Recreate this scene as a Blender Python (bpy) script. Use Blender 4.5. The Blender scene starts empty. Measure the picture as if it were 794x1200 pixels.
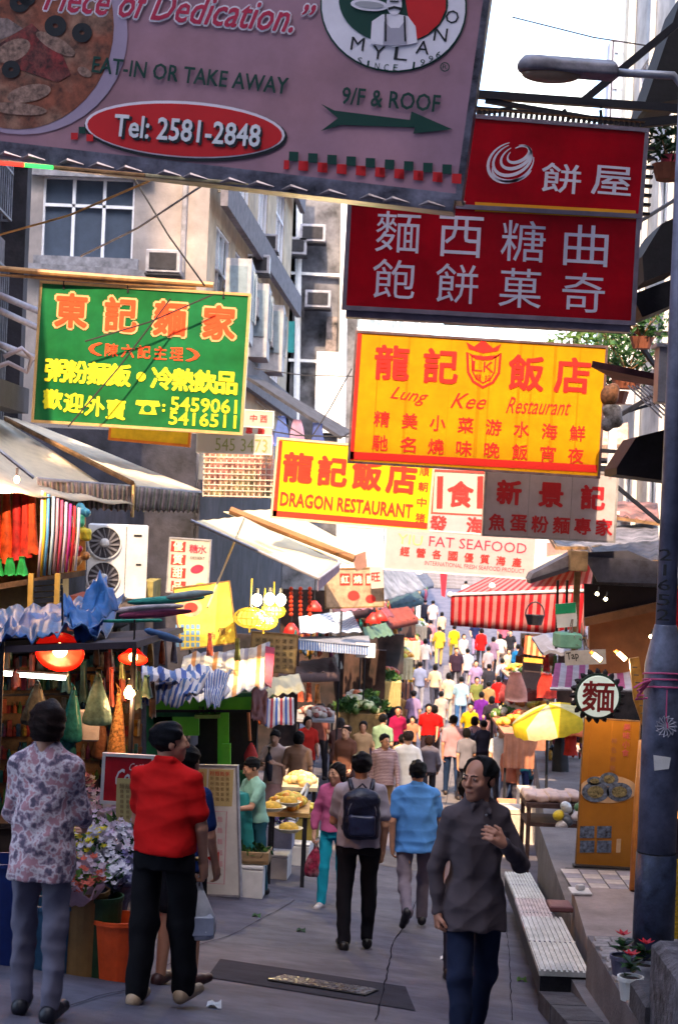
import bpy, math, random
import numpy as np
from mathutils import Vector, Matrix, noise
random.seed(7)
SC = bpy.context.scene
COL = SC.collection
# ------------------------------------------------------------------ camera, sky, sun, exposure
F = 2000.0                      # focal length in photo pixels (photo 794 x 1200)
CZ = 6.5                        # camera height over the lowest part of the street
ROLL = math.radians(2.3)
cr, sr = math.cos(ROLL), math.sin(ROLL)
cam_data = bpy.data.cameras.new("camera")
cam = bpy.data.objects.new("camera", cam_data)
COL.objects.link(cam)
cam.matrix_world = Matrix(((cr, -sr, 0, 0), (0, 0, -1, 0), (sr, cr, 0, CZ), (0, 0, 0, 1)))
cam_data.sensor_fit = 'VERTICAL'
cam_data.sensor_height = 36.0
cam_data.lens = 36.0 * F / 1200.0
cam_data.clip_end = 3000
cam_data.dof.use_dof = True
cam_data.dof.focus_distance = 13.0
cam_data.dof.aperture_fstop = 5.0
SC.camera = cam
SUN_EL, SUN_AZ = math.radians(50), math.radians(186)   # azimuth clockwise from +Y
world = bpy.data.worlds.new("World")
SC.world = world
world.use_nodes = True
wn = world.node_tree
sky = wn.nodes.new('ShaderNodeTexSky')
sky.sky_type = 'NISHITA'
sky.sun_disc = False
sky.sun_elevation = SUN_EL
sky.sun_rotation = SUN_AZ
sky.air_density = 1.0
sky.dust_density = 3.0
wn.links.new(sky.outputs[0], wn.nodes['Background'].inputs[0])
wn.nodes['Background'].inputs[1].default_value = 0.15
sl = bpy.data.lights.new("sun", 'SUN')
sl.energy = 2.0
sl.angle = math.radians(0.5)
sl.color = (1.0, 0.70, 0.42)
sun = bpy.data.objects.new("sun", sl)
COL.objects.link(sun)
sd = Vector((math.sin(SUN_AZ) * math.cos(SUN_EL), math.cos(SUN_AZ) * math.cos(SUN_EL), math.sin(SUN_EL)))
sun.rotation_euler = sd.to_track_quat('Z', 'Y').to_euler()
sun.location = (0, -20, 60)
SC.view_settings.view_transform = 'Standard'
SC.view_settings.look = 'None'
SC.view_settings.gamma = 1.0
SC.view_settings.exposure = 2.7
SC.cycles.max_bounces = 6
SC.cycles.use_denoising = True

# ------------------------------------------------------------------ where things stand
def V(*a): return Vector(a)
def AB(px, py):
    dx, dy = px - 397.0, py - 600.0
    return dx * cr + dy * sr, dx * sr - dy * cr
def U(px, py, d):
    a, b = AB(px, py)
    return Vector((a * d / F, d, CZ + b * d / F))
DY = [-60, 0, 7, 8.5, 9.5, 12, 15, 18, 25, 32, 45, 56, 64, 75, 90, 100, 130, 200, 300, 900]
DD = [-6, 1.5, 2.50, 2.74, 2.88, 3.32, 3.82, 4.2, 4.85, 5.4, 6.2, 6.5, 6.15, 5.65, 4.9, 4.4, 2.6, -2, -6, -8]
def GZ(x, y):
    return CZ - float(np.interp(y, DY, DD)) - float(np.interp(y, (8, 15), (.12, .07))) * max(-3, min(3, x))
def feet(px, py):
    """the street point seen at a pixel"""
    d = 5.0
    while d < 300:
        p = U(px, py, d)
        if p.z <= GZ(p.x, p.y): return V(p.x, p.y, GZ(p.x, p.y))
        d += 0.05
    return p
def head(px, py, H):
    d = 20.0
    while d < 300:
        p = U(px, py, d)
        if p.z <= GZ(p.x, p.y) + H: return V(p.x, p.y, GZ(p.x, p.y))
        d += 0.05
    return p

# ------------------------------------------------------------------ materials
MATS = {}
def mat(name, col, rough=.75, var=.18, sc=6.0, bump=.15, metal=0., trans=0., emit=0., ecol=None,
        stripes=None, kind=None, spec=.4, col2=None, alpha=1.0, bsc=None):
    if name in MATS: return MATS[name]
    m = bpy.data.materials.new(name); m.use_nodes = True
    nt = m.node_tree; N = nt.nodes; L = nt.links
    b = N['Principled BSDF']
    b.inputs['Roughness'].default_value = rough
    b.inputs['Metallic'].default_value = metal
    b.inputs['Specular IOR Level'].default_value = spec
    tc = N.new('ShaderNodeTexCoord')
    co = tc.outputs['Object']
    nz = N.new('ShaderNodeTexNoise'); nz.inputs['Scale'].default_value = sc
    nz.inputs['Detail'].default_value = 6; nz.inputs['Roughness'].default_value = .65
    L.new(co, nz.inputs['Vector'])
    src = None
    if stripes:
        cols, n, ax = stripes
        sp = N.new('ShaderNodeSeparateXYZ'); L.new(tc.outputs['UV'], sp.inputs[0])
        mu = N.new('ShaderNodeMath'); mu.operation = 'MULTIPLY'; mu.inputs[1].default_value = n
        L.new(sp.outputs[ax], mu.inputs[0])
        fr = N.new('ShaderNodeMath'); fr.operation = 'FRACT'; L.new(mu.outputs[0], fr.inputs[0])
        rp = N.new('ShaderNodeValToRGB'); rp.color_ramp.interpolation = 'CONSTANT'
        els = rp.color_ramp.elements
        while len(els) < len(cols): els.new(1.0)
        for i, c in enumerate(cols):
            els[i].position = i / len(cols); els[i].color = (*c, 1)
        L.new(fr.outputs[0], rp.inputs[0]); src = rp.outputs[0]
    if kind == 'check':
        ck = N.new('ShaderNodeTexChecker'); ck.inputs['Scale'].default_value = stripes_n(col2)
        ck.inputs[1].default_value = (*col, 1); ck.inputs[2].default_value = (*col2[1], 1)
        L.new(tc.outputs['UV'], ck.inputs[0]); src = ck.outputs[0]
    if kind == 'floral':
        vo = N.new('ShaderNodeTexVoronoi'); vo.inputs['Scale'].default_value = 30
        n2 = N.new('ShaderNodeTexNoise'); n2.inputs['Scale'].default_value = 24; n2.inputs['Detail'].default_value = 3
        L.new(co, n2.inputs['Vector'])
        rp = N.new('ShaderNodeValToRGB'); els = rp.color_ramp.elements
        els[0].position = .36; els[0].color = (.10, .08, .13, 1); els[1].position = .44; els[1].color = (*col, 1)
        e = els.new(.52); e.color = (.62, .56, .60, 1); e = els.new(.60); e.color = (.40, .20, .24, 1)
        L.new(n2.outputs[0], rp.inputs[0]); src = rp.outputs[0]
    mx = N.new('ShaderNodeMixRGB'); mx.blend_type = 'MULTIPLY'
    rr = N.new('ShaderNodeValToRGB')
    rr.color_ramp.elements[0].position = .3; rr.color_ramp.elements[1].position = .72
    lo = max(0, 1 - 2.2 * var)
    rr.color_ramp.elements[0].color = (lo, lo, lo, 1); rr.color_ramp.elements[1].color = (1, 1, 1, 1)
    L.new(nz.outputs[0], rr.inputs[0])
    mx.inputs[0].default_value = 1
    if src: L.new(src, mx.inputs[1])
    else:
        if col2 and kind is None:
            n3 = N.new('ShaderNodeTexNoise'); n3.inputs['Scale'].default_value = sc * .35; n3.inputs['Detail'].default_value = 8
            L.new(co, n3.inputs['Vector'])
            r3 = N.new('ShaderNodeValToRGB'); r3.color_ramp.elements[0].position = .42; r3.color_ramp.elements[1].position = .58
            r3.color_ramp.elements[0].color = (*col, 1); r3.color_ramp.elements[1].color = (*col2, 1)
            L.new(n3.outputs[0], r3.inputs[0]); L.new(r3.outputs[0], mx.inputs[1])
        else: mx.inputs[1].default_value = (*col, 1)
    L.new(rr.outputs[0], mx.inputs[2])
    L.new(mx.outputs[0], b.inputs['Base Color'])
    if bump:
        bp = N.new('ShaderNodeBump'); bp.inputs['Strength'].default_value = bump
        bp.inputs['Distance'].default_value = .02
        nb = N.new('ShaderNodeTexNoise'); nb.inputs['Scale'].default_value = bsc or sc * 4
        nb.inputs['Detail'].default_value = 5
        L.new(co, nb.inputs['Vector'])
        L.new(nb.outputs[0], bp.inputs['Height']); L.new(bp.outputs[0], b.inputs['Normal'])
    if emit:
        b.inputs['Emission Color'].default_value = (*(ecol or col), 1)
        b.inputs['Emission Strength'].default_value = emit
    if alpha < 1: b.inputs['Alpha'].default_value = alpha
    if trans:
        tr = N.new('ShaderNodeBsdfTranslucent'); ms = N.new('ShaderNodeMixShader'); ms.inputs[0].default_value = trans
        L.new(mx.outputs[0], tr.inputs[0])
        L.new(b.outputs[0], ms.inputs[1]); L.new(tr.outputs[0], ms.inputs[2])
        L.new(ms.outputs[0], N['Material Output'].inputs[0])
    MATS[name] = m
    return m
def stripes_n(c): return c[0]

# ------------------------------------------------------------------ mesh builder (world coordinates)
class MB:
    def __init__(s): s.v = []; s.f = []; s.uv = {}; s.smooth = False
    def add(s, vs, fs, uvs=None):
        o = len(s.v); s.v += [tuple(p) for p in vs]
        s.f += [tuple(i + o for i in f) for f in fs]
        if uvs:
            for i, u in enumerate(uvs): s.uv[o + i] = u
        return s
    def box(s, c, size, R=None, bev=0):
        c = Vector(c); x, y, z = [q / 2 for q in size]
        if bev:
            e = min(bev, x * .9, y * .9, z * .9); P = []
            for sz in (-1, 1):
                for k, (ex, ez) in enumerate(((x - e, z), (x, z - e)) if sz > 0 else ((x, z - e), (x - e, z))):
                    ey = y - e if ez == z else y
                    exx = x - e if ez == z else x
                    P.append([(-exx, -ey, sz * ez), (exx, -ey, sz * ez), (exx, ey, sz * ez), (-exx, ey, sz * ez)])
            P = [P[1], P[0], P[2], P[3]] if False else [P[1], P[0], P[3], P[2]]
            vs = []; order = sorted(P, key=lambda r: r[0][2])
            for r in order: vs += [Vector(q) for q in r]
            fs = [(3, 2, 1, 0)]
            for k in range(len(order) - 1):
                for i in range(4):
                    j = (i + 1) % 4; fs.append((4 * k + i, 4 * k + j, 4 * k + 4 + j, 4 * k + 4 + i))
            n = 4 * (len(order) - 1); fs.append((n, n + 1, n + 2, n + 3))
        else:
            vs = [Vector((i * x, j * y, k * z)) for k in (-1, 1) for j in (-1, 1) for i in (-1, 1)]
            fs = [(0, 2, 3, 1), (4, 5, 7, 6), (0, 1, 5, 4), (2, 6, 7, 3), (0, 4, 6, 2), (1, 3, 7, 5)]
        if R is not None: vs = [R @ p for p in vs]
        return s.add([c + p for p in vs], fs)
    def beam(s, p, q, w, h=None):
        p, q = Vector(p), Vector(q); h = h or w; d = q - p; L = d.length
        if L < 1e-6: return s
        R = frame(d)
        return s.box((p + q) / 2, (w, h, L), R)
    def tube(s, pts, r, n=7, caps=True):
        pts = [Vector(p) for p in pts]; m = len(pts)
        rs = r if isinstance(r, (list, tuple)) else [r] * m
        vs = []; fs = []
        for i, p in enumerate(pts):
            d = (pts[min(i + 1, m - 1)] - pts[max(i - 1, 0)])
            R = frame(d)
            for k in range(n):
                t = 2 * math.pi * k / n
                vs.append(p + R @ Vector((rs[i] * math.cos(t), rs[i] * math.sin(t), 0)))
        for i in range(m - 1):
            for k in range(n):
                a = i * n + k; b = i * n + (k + 1) % n
                fs.append((a, b, b + n, a + n))
        if caps: fs.append(tuple(range(n))[::-1]); fs.append(tuple(range((m - 1) * n, m * n)))
        return s.add(vs, fs)
    def lathe(s, c, prof, n=16, R=None, sq=1.0):
        c = Vector(c); vs = []; fs = []
        for r, z in prof:
            for k in range(n):
                t = 2 * math.pi * k / n; p = Vector((r * math.cos(t), r * math.sin(t) * sq, z))
                vs.append(c + (R @ p if R is not None else p))
        for i in range(len(prof) - 1):
            for k in range(n):
                a = i * n + k; b = i * n + (k + 1) % n
                fs.append((a, b, b + n, a + n))
        fs.append(tuple(range(n))[::-1]); m = len(prof) - 1; fs.append(tuple(range(m * n, m * n + n)))
        return s.add(vs, fs)
    def ball(s, c, r, n=8, m=6, R=None):
        if not isinstance(r, (list, tuple)): r = (r, r, r)
        c = Vector(c); vs = []; fs = []
        for i in range(m + 1):
            ph = math.pi * i / m - math.pi / 2
            for k in range(n):
                t = 2 * math.pi * k / n
                p = Vector((r[0] * math.cos(ph) * math.cos(t), r[1] * math.cos(ph) * math.sin(t), r[2] * math.sin(ph)))
                vs.append(c + (R @ p if R is not None else p))
        for i in range(m):
            for k in range(n):
                a = i * n + k; b = i * n + (k + 1) % n; fs.append((a, b, b + n, a + n))
        return s.add(vs, fs)
    def prism(s, pts, ext):
        pts = [Vector(p) for p in pts]; e = Vector(ext); n = len(pts)
        fs = [tuple(range(n))[::-1], tuple(range(n, 2 * n))]
        for i in range(n):
            j = (i + 1) % n; fs.append((i, j, j + n, i + n))
        return s.add(pts + [p + e for p in pts], fs)
    def sheet(s, A, B, C, D, nu=12, nv=8, fn=None, th=.012, u0=0, u1=1):
        """A top-left, B top-right, C bottom-right, D bottom-left; fn(u, v) adds an offset"""
        A, B, C, D = map(Vector, (A, B, C, D)); n = (B - A).cross(D - A)
        n = n.normalized() if n.length > 1e-9 else Vector((0, 0, 1))
        top = []; uvs = []
        for j in range(nv + 1):
            v = j / nv
            for i in range(nu + 1):
                u = i / nu
                p = (A * (1 - u) + B * u) * (1 - v) + (D * (1 - u) + C * u) * v
                if fn: p = p + Vector(fn(u, v))
                top.append(p); uvs.append((u0 + (u1 - u0) * u, v))
        bot = [p + n * th for p in top]; W = nu + 1; K = len(top); fs = []
        for j in range(nv):
            for i in range(nu):
                a = j * W + i
                fs.append((a, a + 1, a + 1 + W, a + W)); fs.append((K + a + W, K + a + 1 + W, K + a + 1, K + a))
        ring = [i for i in range(W)] + [j * W + nu for j in range(1, nv + 1)] + [nv * W + i for i in range(nu - 1, -1, -1)] + [j * W for j in range(nv - 1, 0, -1)]
        for i in range(len(ring)):
            a, b = ring[i], ring[(i + 1) % len(ring)]; fs.append((b, a, a + K, b + K))
        return s.add(top + bot, fs, uvs + uvs)
    def mesh(s, name, origin=(0, 0, 0), smooth=None):
        me = bpy.data.meshes.new(name); o = Vector(origin)
        me.from_pydata([(a - o.x, b - o.y, c - o.z) for a, b, c in s.v], [], s.f)
        if s.uv:
            uvl = me.uv_layers.new(name='UVMap')
            for l in me.loops: uvl.data[l.index].uv = s.uv.get(l.vertex_index, (0, 0))
        me.update()
        if smooth or (smooth is None and s.smooth): me.shade_smooth() if hasattr(me, 'shade_smooth') else None
        return me
def frame(d):
    d = Vector(d)
    if d.length < 1e-9: d = Vector((0, 0, 1))
    d.normalize(); up = Vector((0, 0, 1)) if abs(d.z) < .95 else Vector((0, 1, 0))
    x = up.cross(d).normalized(); y = d.cross(x)
    return Matrix((x, y, d)).transposed()
def RZ(a): return Matrix.Rotation(math.radians(a), 3, 'Z')

def link(name, me, m, parent=None, loc=(0, 0, 0)):
    if m is not None: me.materials.append(m)
    o = bpy.data.objects.new(name, me); COL.objects.link(o)
    if parent is not None: o.parent = parent
    else: o.location = loc
    return o
def setp(o, label=None, cat=None, group=None, kind=None):
    if label: o['label'] = label
    if cat: o['category'] = cat
    if group: o['group'] = group
    if kind: o['kind'] = kind
    return o
class Thing:
    """an Empty at the base of a thing, whose parts are meshes"""
    def __init__(s, name, label, cat, loc, group=None):
        s.o = bpy.data.objects.new(name, None); s.o.empty_display_size = .2; COL.objects.link(s.o)
        s.loc = Vector(loc); s.o.location = s.loc; setp(s.o, label, cat, group)
    def part(s, name, mb, m, parent=None, label=None, smooth=None, kind=None):
        me = mb.mesh(name, s.loc, smooth) if isinstance(mb, MB) else mb
        o = link(name, me, m, parent or s.o)
        return setp(o, label, kind=kind)
def solo(name, mb, m, label, cat, loc=None, group=None, smooth=None):
    loc = Vector(loc) if loc else Vector(mb.v[0]); me = mb.mesh(name, loc, smooth)
    return setp(link(name, me, m, None, loc), label, cat, group)
def struct(name, mb, m, kind='structure', smooth=None):
    return setp(link(name, mb.mesh(name, (0, 0, 0), smooth), m), kind=kind)
def dup(t, loc, rz=0., label=None):
    o = t.o if isinstance(t, Thing) else t
    r = o.copy(); COL.objects.link(r); r.location = loc; r.rotation_euler = (0, 0, rz)
    if label: r['label'] = label
    for ch in list(o.children):
        c = ch.copy(); COL.objects.link(c); c.parent = r
        for g in list(ch.children):
            e = g.copy(); COL.objects.link(e); e.parent = c
    return r
# ------------------------------------------------------------------ soft bodies: distance fields meshed with surface nets
def surfnets(val, org, h):
    nx, ny, nz = val.shape; S = val < 0
    pos = np.zeros((nx - 1, ny - 1, nz - 1, 3), np.float32); cnt = np.zeros((nx - 1, ny - 1, nz - 1), np.float32)
    for ax in range(3):
        o1, o2 = [a for a in range(3) if a != ax]
        sa = [slice(None)] * 3; sb = [slice(None)] * 3; sa[ax] = slice(0, -1); sb[ax] = slice(1, None)
        A = val[tuple(sa)]; B = val[tuple(sb)]; X = (A < 0) != (B < 0)
        t = np.where(X, A / np.where(A - B == 0, 1, A - B), 0).astype(np.float32)
        for i in (0, 1):
            for j in (0, 1):
                sl = [slice(None)] * 3
                sl[o1] = slice(i, (None if i else -1)); sl[o2] = slice(j, (None if j else -1))
                x = X[tuple(sl)]; tt = t[tuple(sl)]
                cnt += x
                pos[..., ax] += np.where(x, tt, 0); pos[..., o1] += np.where(x, i, 0); pos[..., o2] += np.where(x, j, 0)
    M = cnt > 0; idx = np.full(M.shape, -1, np.int64); idx[M] = np.arange(M.sum())
    c = np.argwhere(M).astype(np.float32); P = (pos[M] / cnt[M][:, None] + c) * h + np.array(org, np.float32)
    Q = []
    for ax in range(3):
        o1, o2 = (ax + 1) % 3, (ax + 2) % 3
        sa = [slice(1, -1)] * 3; sb = [slice(1, -1)] * 3; sa[ax] = slice(0, -1); sb[ax] = slice(1, None)
        A = S[tuple(sa)]; B = S[tuple(sb)]
        for flag, flip in ((A & ~B, False), (~A & B, True)):
            e = np.argwhere(flag)
            if not len(e): continue
            e[:, o1] += 1; e[:, o2] += 1
            def g(d1, d2):
                q = e.copy(); q[:, o1] -= d1; q[:, o2] -= d2; return idx[q[:, 0], q[:, 1], q[:, 2]]
            qd = np.stack([g(1, 1), g(0, 1), g(0, 0), g(1, 0)], 1)
            Q.append(qd[:, ::-1] if flip else qd)
    Q = np.concatenate(Q)
    return P, Q[(Q >= 0).all(1)]
def np_mesh(name, P, Q):
    me = bpy.data.meshes.new(name)
    me.vertices.add(len(P)); me.vertices.foreach_set('co', P.astype(np.float32).ravel())
    me.loops.add(len(Q) * 4); me.loops.foreach_set('vertex_index', Q.astype(np.int32).ravel())
    me.polygons.add(len(Q)); me.polygons.foreach_set('loop_start', np.arange(0, len(Q) * 4, 4, dtype=np.int32))
    me.polygons.foreach_set('loop_total', np.full(len(Q), 4, np.int32))
    me.polygons.foreach_set('use_smooth', np.ones(len(Q), bool))
    me.update(calc_edges=True); me.validate()
    return me
class SDF:
    def __init__(s): s.p = []
    def put(s, fn, lo, hi, k=.02, op='u'): s.p.append((fn, np.array(lo, float), np.array(hi, float), k, op)); return s
    def cap(s, a, b, ra, rb, k=.02, op='u'):
        a = np.array(a, float); b = np.array(b, float); d = b - a; L = max(float(d @ d), 1e-9)
        def fn(x, y, z):
            t = np.clip(((x - a[0]) * d[0] + (y - a[1]) * d[1] + (z - a[2]) * d[2]) / L, 0, 1)
            return np.sqrt((x - a[0] - t * d[0]) ** 2 + (y - a[1] - t * d[1]) ** 2 + (z - a[2] - t * d[2]) ** 2) - (ra + (rb - ra) * t)
        r = max(ra, rb); return s.put(fn, np.minimum(a, b) - r, np.maximum(a, b) + r, k, op)
    def ell(s, c, r, k=.02, op='u', R=None):
        c = np.array(c, float); r = np.array(r, float); m = float(r.max())
        Ri = np.array(R.transposed()) if R is not None else None
        def fn(x, y, z):
            X, Y, Z = x - c[0], y - c[1], z - c[2]
            if Ri is not None:
                X, Y, Z = (Ri[0, 0] * X + Ri[0, 1] * Y + Ri[0, 2] * Z, Ri[1, 0] * X + Ri[1, 1] * Y + Ri[1, 2] * Z, Ri[2, 0] * X + Ri[2, 1] * Y + Ri[2, 2] * Z)
            q = np.sqrt((X / r[0]) ** 2 + (Y / r[1]) ** 2 + (Z / r[2]) ** 2)
            g = np.sqrt((X / r[0] ** 2) ** 2 + (Y / r[1] ** 2) ** 2 + (Z / r[2] ** 2) ** 2) + 1e-6
            return q * (q - 1) / g
        return s.put(fn, c - m, c + m, k, op)
    def rbox(s, c, hs, rad, k=.02, op='u', R=None):
        c = np.array(c, float); hs = np.array(hs, float); m = float(np.sqrt((hs ** 2).sum()))
        Ri = np.array(R.transposed()) if R is not None else np.eye(3)
        def fn(x, y, z):
            X, Y, Z = x - c[0], y - c[1], z - c[2]
            X, Y, Z = [Ri[i, 0] * X + Ri[i, 1] * Y + Ri[i, 2] * Z for i in range(3)]
            qx, qy, qz = abs(X) - hs[0] + rad, abs(Y) - hs[1] + rad, abs(Z) - hs[2] + rad
            return np.sqrt(np.maximum(qx, 0) ** 2 + np.maximum(qy, 0) ** 2 + np.maximum(qz, 0) ** 2) + np.minimum(np.maximum(qx, np.maximum(qy, qz)), 0) - rad
        return s.put(fn, c - m, c + m, k, op)
    def prof(s, rows, k=.02, op='u', zc=None, p=2.4):
        """stacked sections (z, cx, cy, rx, ry)"""
        R = np.array(sorted(rows), float); z0, z1 = R[0, 0], R[-1, 0]
        def fn(x, y, z):
            I = [np.interp(z, R[:, 0], R[:, i]) for i in range(1, 5)]
            rm = np.minimum(I[2], I[3])
            q = (np.abs((x - I[0]) / I[2]) ** p + np.abs((y - I[1]) / I[3]) ** p) ** (1 / p)
            return np.maximum((q - 1) * rm, np.maximum(z0 - z, z - z1))
        m = R[:, 3:].max() + np.abs(R[:, 1:3]).max()
        return s.put(fn, (-m, -m, z0), (m, m, z1), k, op)
    def mesh(s, name, h, disp=None, cut=None):
        un = [p for p in s.p if p[4] == 'u']
        lo = np.min([p[1] for p in un], 0) - 3 * h; hi = np.max([p[2] for p in un], 0) + 3 * h
        n = np.maximum(((hi - lo) / h).astype(int) + 2, 4)
        ax = [(lo[i] + h * np.arange(n[i])).astype(np.float32) for i in range(3)]
        val = np.full(tuple(n), .05, np.float32)
        for fn, a, b, k, op in s.p:
            mg = max(k, h) * 1.6 + 2 * h
            i0 = np.maximum(((a - mg - lo) / h).astype(int), 0); i1 = np.minimum(((b + mg - lo) / h).astype(int) + 2, n)
            if (i1 <= i0).any(): continue
            sl = tuple(slice(i0[i], i1[i]) for i in range(3))
            x = ax[0][sl[0]][:, None, None]; y = ax[1][sl[1]][None, :, None]; z = ax[2][sl[2]][None, None, :]
            d = fn(x, y, z).astype(np.float32); v = val[sl]
            if op == 'u':
                hh = np.maximum(k - np.abs(v - d), 0) / k; val[sl] = np.minimum(np.minimum(v, d) - hh * hh * k * .25, .05)
            else:
                d = -d; hh = np.maximum(k - np.abs(v - d), 0) / k; val[sl] = np.maximum(v, d) + hh * hh * k * .25
        x = ax[0][:, None, None]; y = ax[1][None, :, None]; z = ax[2][None, None, :]
        if disp is not None: val = val + disp(x, y, z).astype(np.float32)
        if cut is not None: val = np.maximum(val, cut(x, y, z).astype(np.float32))
        val[0] = val[-1] = .05; val[:, 0] = val[:, -1] = .05; val[:, :, 0] = val[:, :, -1] = .05
        P, Q = surfnets(val, lo, h)
        return np_mesh(name, P, Q)
def wrinkle(amp, seed=0, f=1.0):
    rs = np.random.RandomState(seed + 1); ks = rs.normal(size=(6, 3)) * np.array([30, 24, 16]) * f; ph = rs.rand(6) * 6.28
    ks[3:, 2] *= 1.7; ks[3:, :2] *= .8
    def fn(x, y, z):
        s = 0
        for q, p in zip(ks, ph):
            s = s + 1 - np.abs(np.sin(.5 * (q[0] * x + q[1] * y + q[2] * z) + p + .8 * np.sin(11 * z + p) + .7 * np.sin(10 * x - p))) * 1.6
        return -amp * s / 2.2
    return fn

SKINS = [(.50, .24, .15), (.56, .28, .17), (.42, .18, .11), (.60, .33, .22)]
def skinmat(i): return mat('skin_%d' % i, SKINS[i], rough=.5, var=.08, sc=9, bump=.08, bsc=70)
def cloth(col, key=None):
    key = key or 'cloth_%02d_%02d_%02d' % tuple(int(c * 99) for c in col)
    return mat(key, col, rough=.88, var=.14, sc=4, bump=.12, bsc=22, spec=.2)
DOWN = np.array([0, 0, -1.])
def person(pos, H, rz, label, group=None, h=.02, skin=1, hair='short', hairc=(.012, .011, .012), top=(.5, .5, .5), bottom=(.05, .05, .08),
           shoe=(.03, .03, .03), sleeve='short', legs=((8, 6), (-10, 14)), arms=(None, None), yaw=0., pitch=0., hem=.80, lean=0.,
           build=1.0, bottom_kind='trousers', topmat=None, wr=.004, face=False, fat=0., collar=False, hem_slope=0., top_len_flare=0.0):
    """pos: feet on the street; rz: degrees, 0 looks at the camera. legs: (swing forward, knee bend) right, left.
    arms: None or dict(sw, ab, el, inn) or dict(elbow, wrist) ; right arm first"""
    k = H / 1.70; b = build
    T = Thing('person', label, 'person', pos, group); T.o.rotation_euler = (0, 0, math.radians(rz))
    hips = [np.array([sx * .092 * b, 0, .90]) for sx in (-1, 1)]
    jl = []
    for (sw, kb), hp, sx in zip(legs, hips, (-1, 1)):
        a = math.radians(sw); c = math.radians(sw - kb)
        kn = hp + .41 * np.array([sx * .02, -math.sin(a), -math.cos(a)])
        an = kn + .41 * np.array([0, -math.sin(c), -math.cos(c)])
        fp = math.radians(max(0, kb - sw) * .85 if kb > 12 else 0)
        toe = an + .17 * np.array([sx * .15, -math.cos(fp), -math.sin(fp)]) - np.array([0, 0, .035])
        heel = an + np.array([0, .045 * math.cos(fp), .045 * math.sin(fp)]) + np.array([0, 0, -.045 * math.cos(fp)])
        jl.append((hp, kn, an, toe, heel))
    zmin = min(min(j[3][2], j[4][2]) for j in jl) - .03
    ln = math.radians(lean)
    def up(p):                                     # the upper body leans forward about the hips
        p = np.array(p, float); q = p[2] - .95
        return np.array([p[0], p[1] * 1. - math.sin(ln) * q, .95 + math.cos(ln) * q])
    def G(s_, p):                                   # metres in a 1.70 m figure -> local metres
        return (np.array(p) - np.array([0, 0, zmin])) * k
    ja = []
    for A, sx in zip(arms, (-1, 1)):
        sh = up([sx * .165 * b, .008, 1.365]); A = A or dict(sw=-6 * sx)
        if 'elbow' in A: el = up(A['elbow']); wr_ = up(A['wrist'])
        else:
            a = math.radians(A.get('sw', 0)); ab = math.radians(A.get('ab', 9)); e = math.radians(A.get('sw', 0) + A.get('el', 16)); inn = math.radians(A.get('inn', 2))
            el = sh + .285 * np.array([sx * math.sin(ab), -math.sin(a) * math.cos(ab), -math.cos(a) * math.cos(ab)])
            wr_ = el + .245 * np.array([-sx * math.sin(inn), -math.sin(e) * math.cos(inn), -math.cos(e) * math.cos(inn)])
        ja.append((sh, el, wr_, A))
    g = lambda p: G(None, p)
    # ---- skin
    S = SDF()
    S.prof([(g(up([0, 0, z]))[2], 0, g(up([0, 0, z]))[1], rx * k * b, ry * k) for z, rx, ry in
            ((.86, .12, .085), (1.0, .12, .08), (1.2, .135, .085), (1.34, .15, .08), (1.42, .10, .06), (1.46, .05, .05))], k=.03 * k)
    for hp, kn, an, toe, heel in jl:
        S.cap(g(hp), g(kn), .08 * k * b, .052 * k, k=.03 * k); S.cap(g(kn), g(an), .052 * k, .036 * k, k=.02 * k)
        S.cap(g(heel + [0, 0, .01]), g(toe + [0, 0, .01]), .032 * k, .026 * k, k=.02 * k)
    for sh, el, wr_, A in ja:
        S.cap(g(sh), g(el), .047 * k * b, .037 * k, k=.03 * k); S.cap(g(el), g(wr_), .036 * k, .026 * k, k=.015 * k)
    hr = Matrix.Rotation(math.radians(yaw), 3, 'Z') @ Matrix.Rotation(math.radians(pitch), 3, 'X')
    hn = np.array(hr); hc = g(up([0, -.012, 1.585]))
    hk = k * (1.06 if H > 1.3 else 1.3)
    def hp_(x, y, z): return hc + hn @ np.array([x, y, z]) * hk
    S.cap(g(up([0, .01, 1.40])), hp_(0, .02, -.05), .056 * k, .052 * k, k=.025 * k)
    hR = hr
    S.ell(hp_(0, .012, .025), np.array([.073, .09, .084]) * hk, k=.02 * k, R=hR)
    S.ell(hp_(0, -.025, -.03), np.array([.060, .066, .082]) * hk, k=.02 * k, R=hR)
    S.ell(hp_(0, -.062, -.088), np.array([.030, .026, .024]) * hk, k=.03 * k, R=hR)
    S.cap(hp_(0, -.086, .018), hp_(0, -.108, -.022), .008 * hk, .013 * hk, k=.012 * k)
    S.ell(hp_(0, -.094, -.026), np.array([.019, .012, .009]) * hk, k=.008 * k, R=hR)
    for sx in (-1, 1):
        S.ell(hp_(sx * .076, .012, -.005), np.array([.010, .020, .032]) * hk, k=.008 * k, R=hR)
        if h < .012:
            S.ell(hp_(sx * .041, -.062, -.022), np.array([.024, .022, .020]) * hk, k=.02 * k, R=hR)     # cheek
            S.ell(hp_(sx * .031, -.094, .010), np.array([.017, .013, .011]) * hk, k=.012 * k, op='s', R=hR)
            S.ell(hp_(sx * .031, -.080, .010), np.array([.0155, .013, .0115]) * hk, k=.004 * k, R=hR)
            S.cap(hp_(sx * .014, -.088, .030), hp_(sx * .048, -.076, .028), .003 * hk, .002 * hk, k=.014 * k)
    if h < .012:
        S.ell(hp_(0, -.086, -.052), np.array([.025, .012, .0065]) * hk, k=.006 * k, R=hR)
        S.ell(hp_(0, -.083, -.064), np.array([.021, .012, .0070]) * hk, k=.006 * k, R=hR)
    # ---- hands: a palm and five fingers
    hands = []
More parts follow.
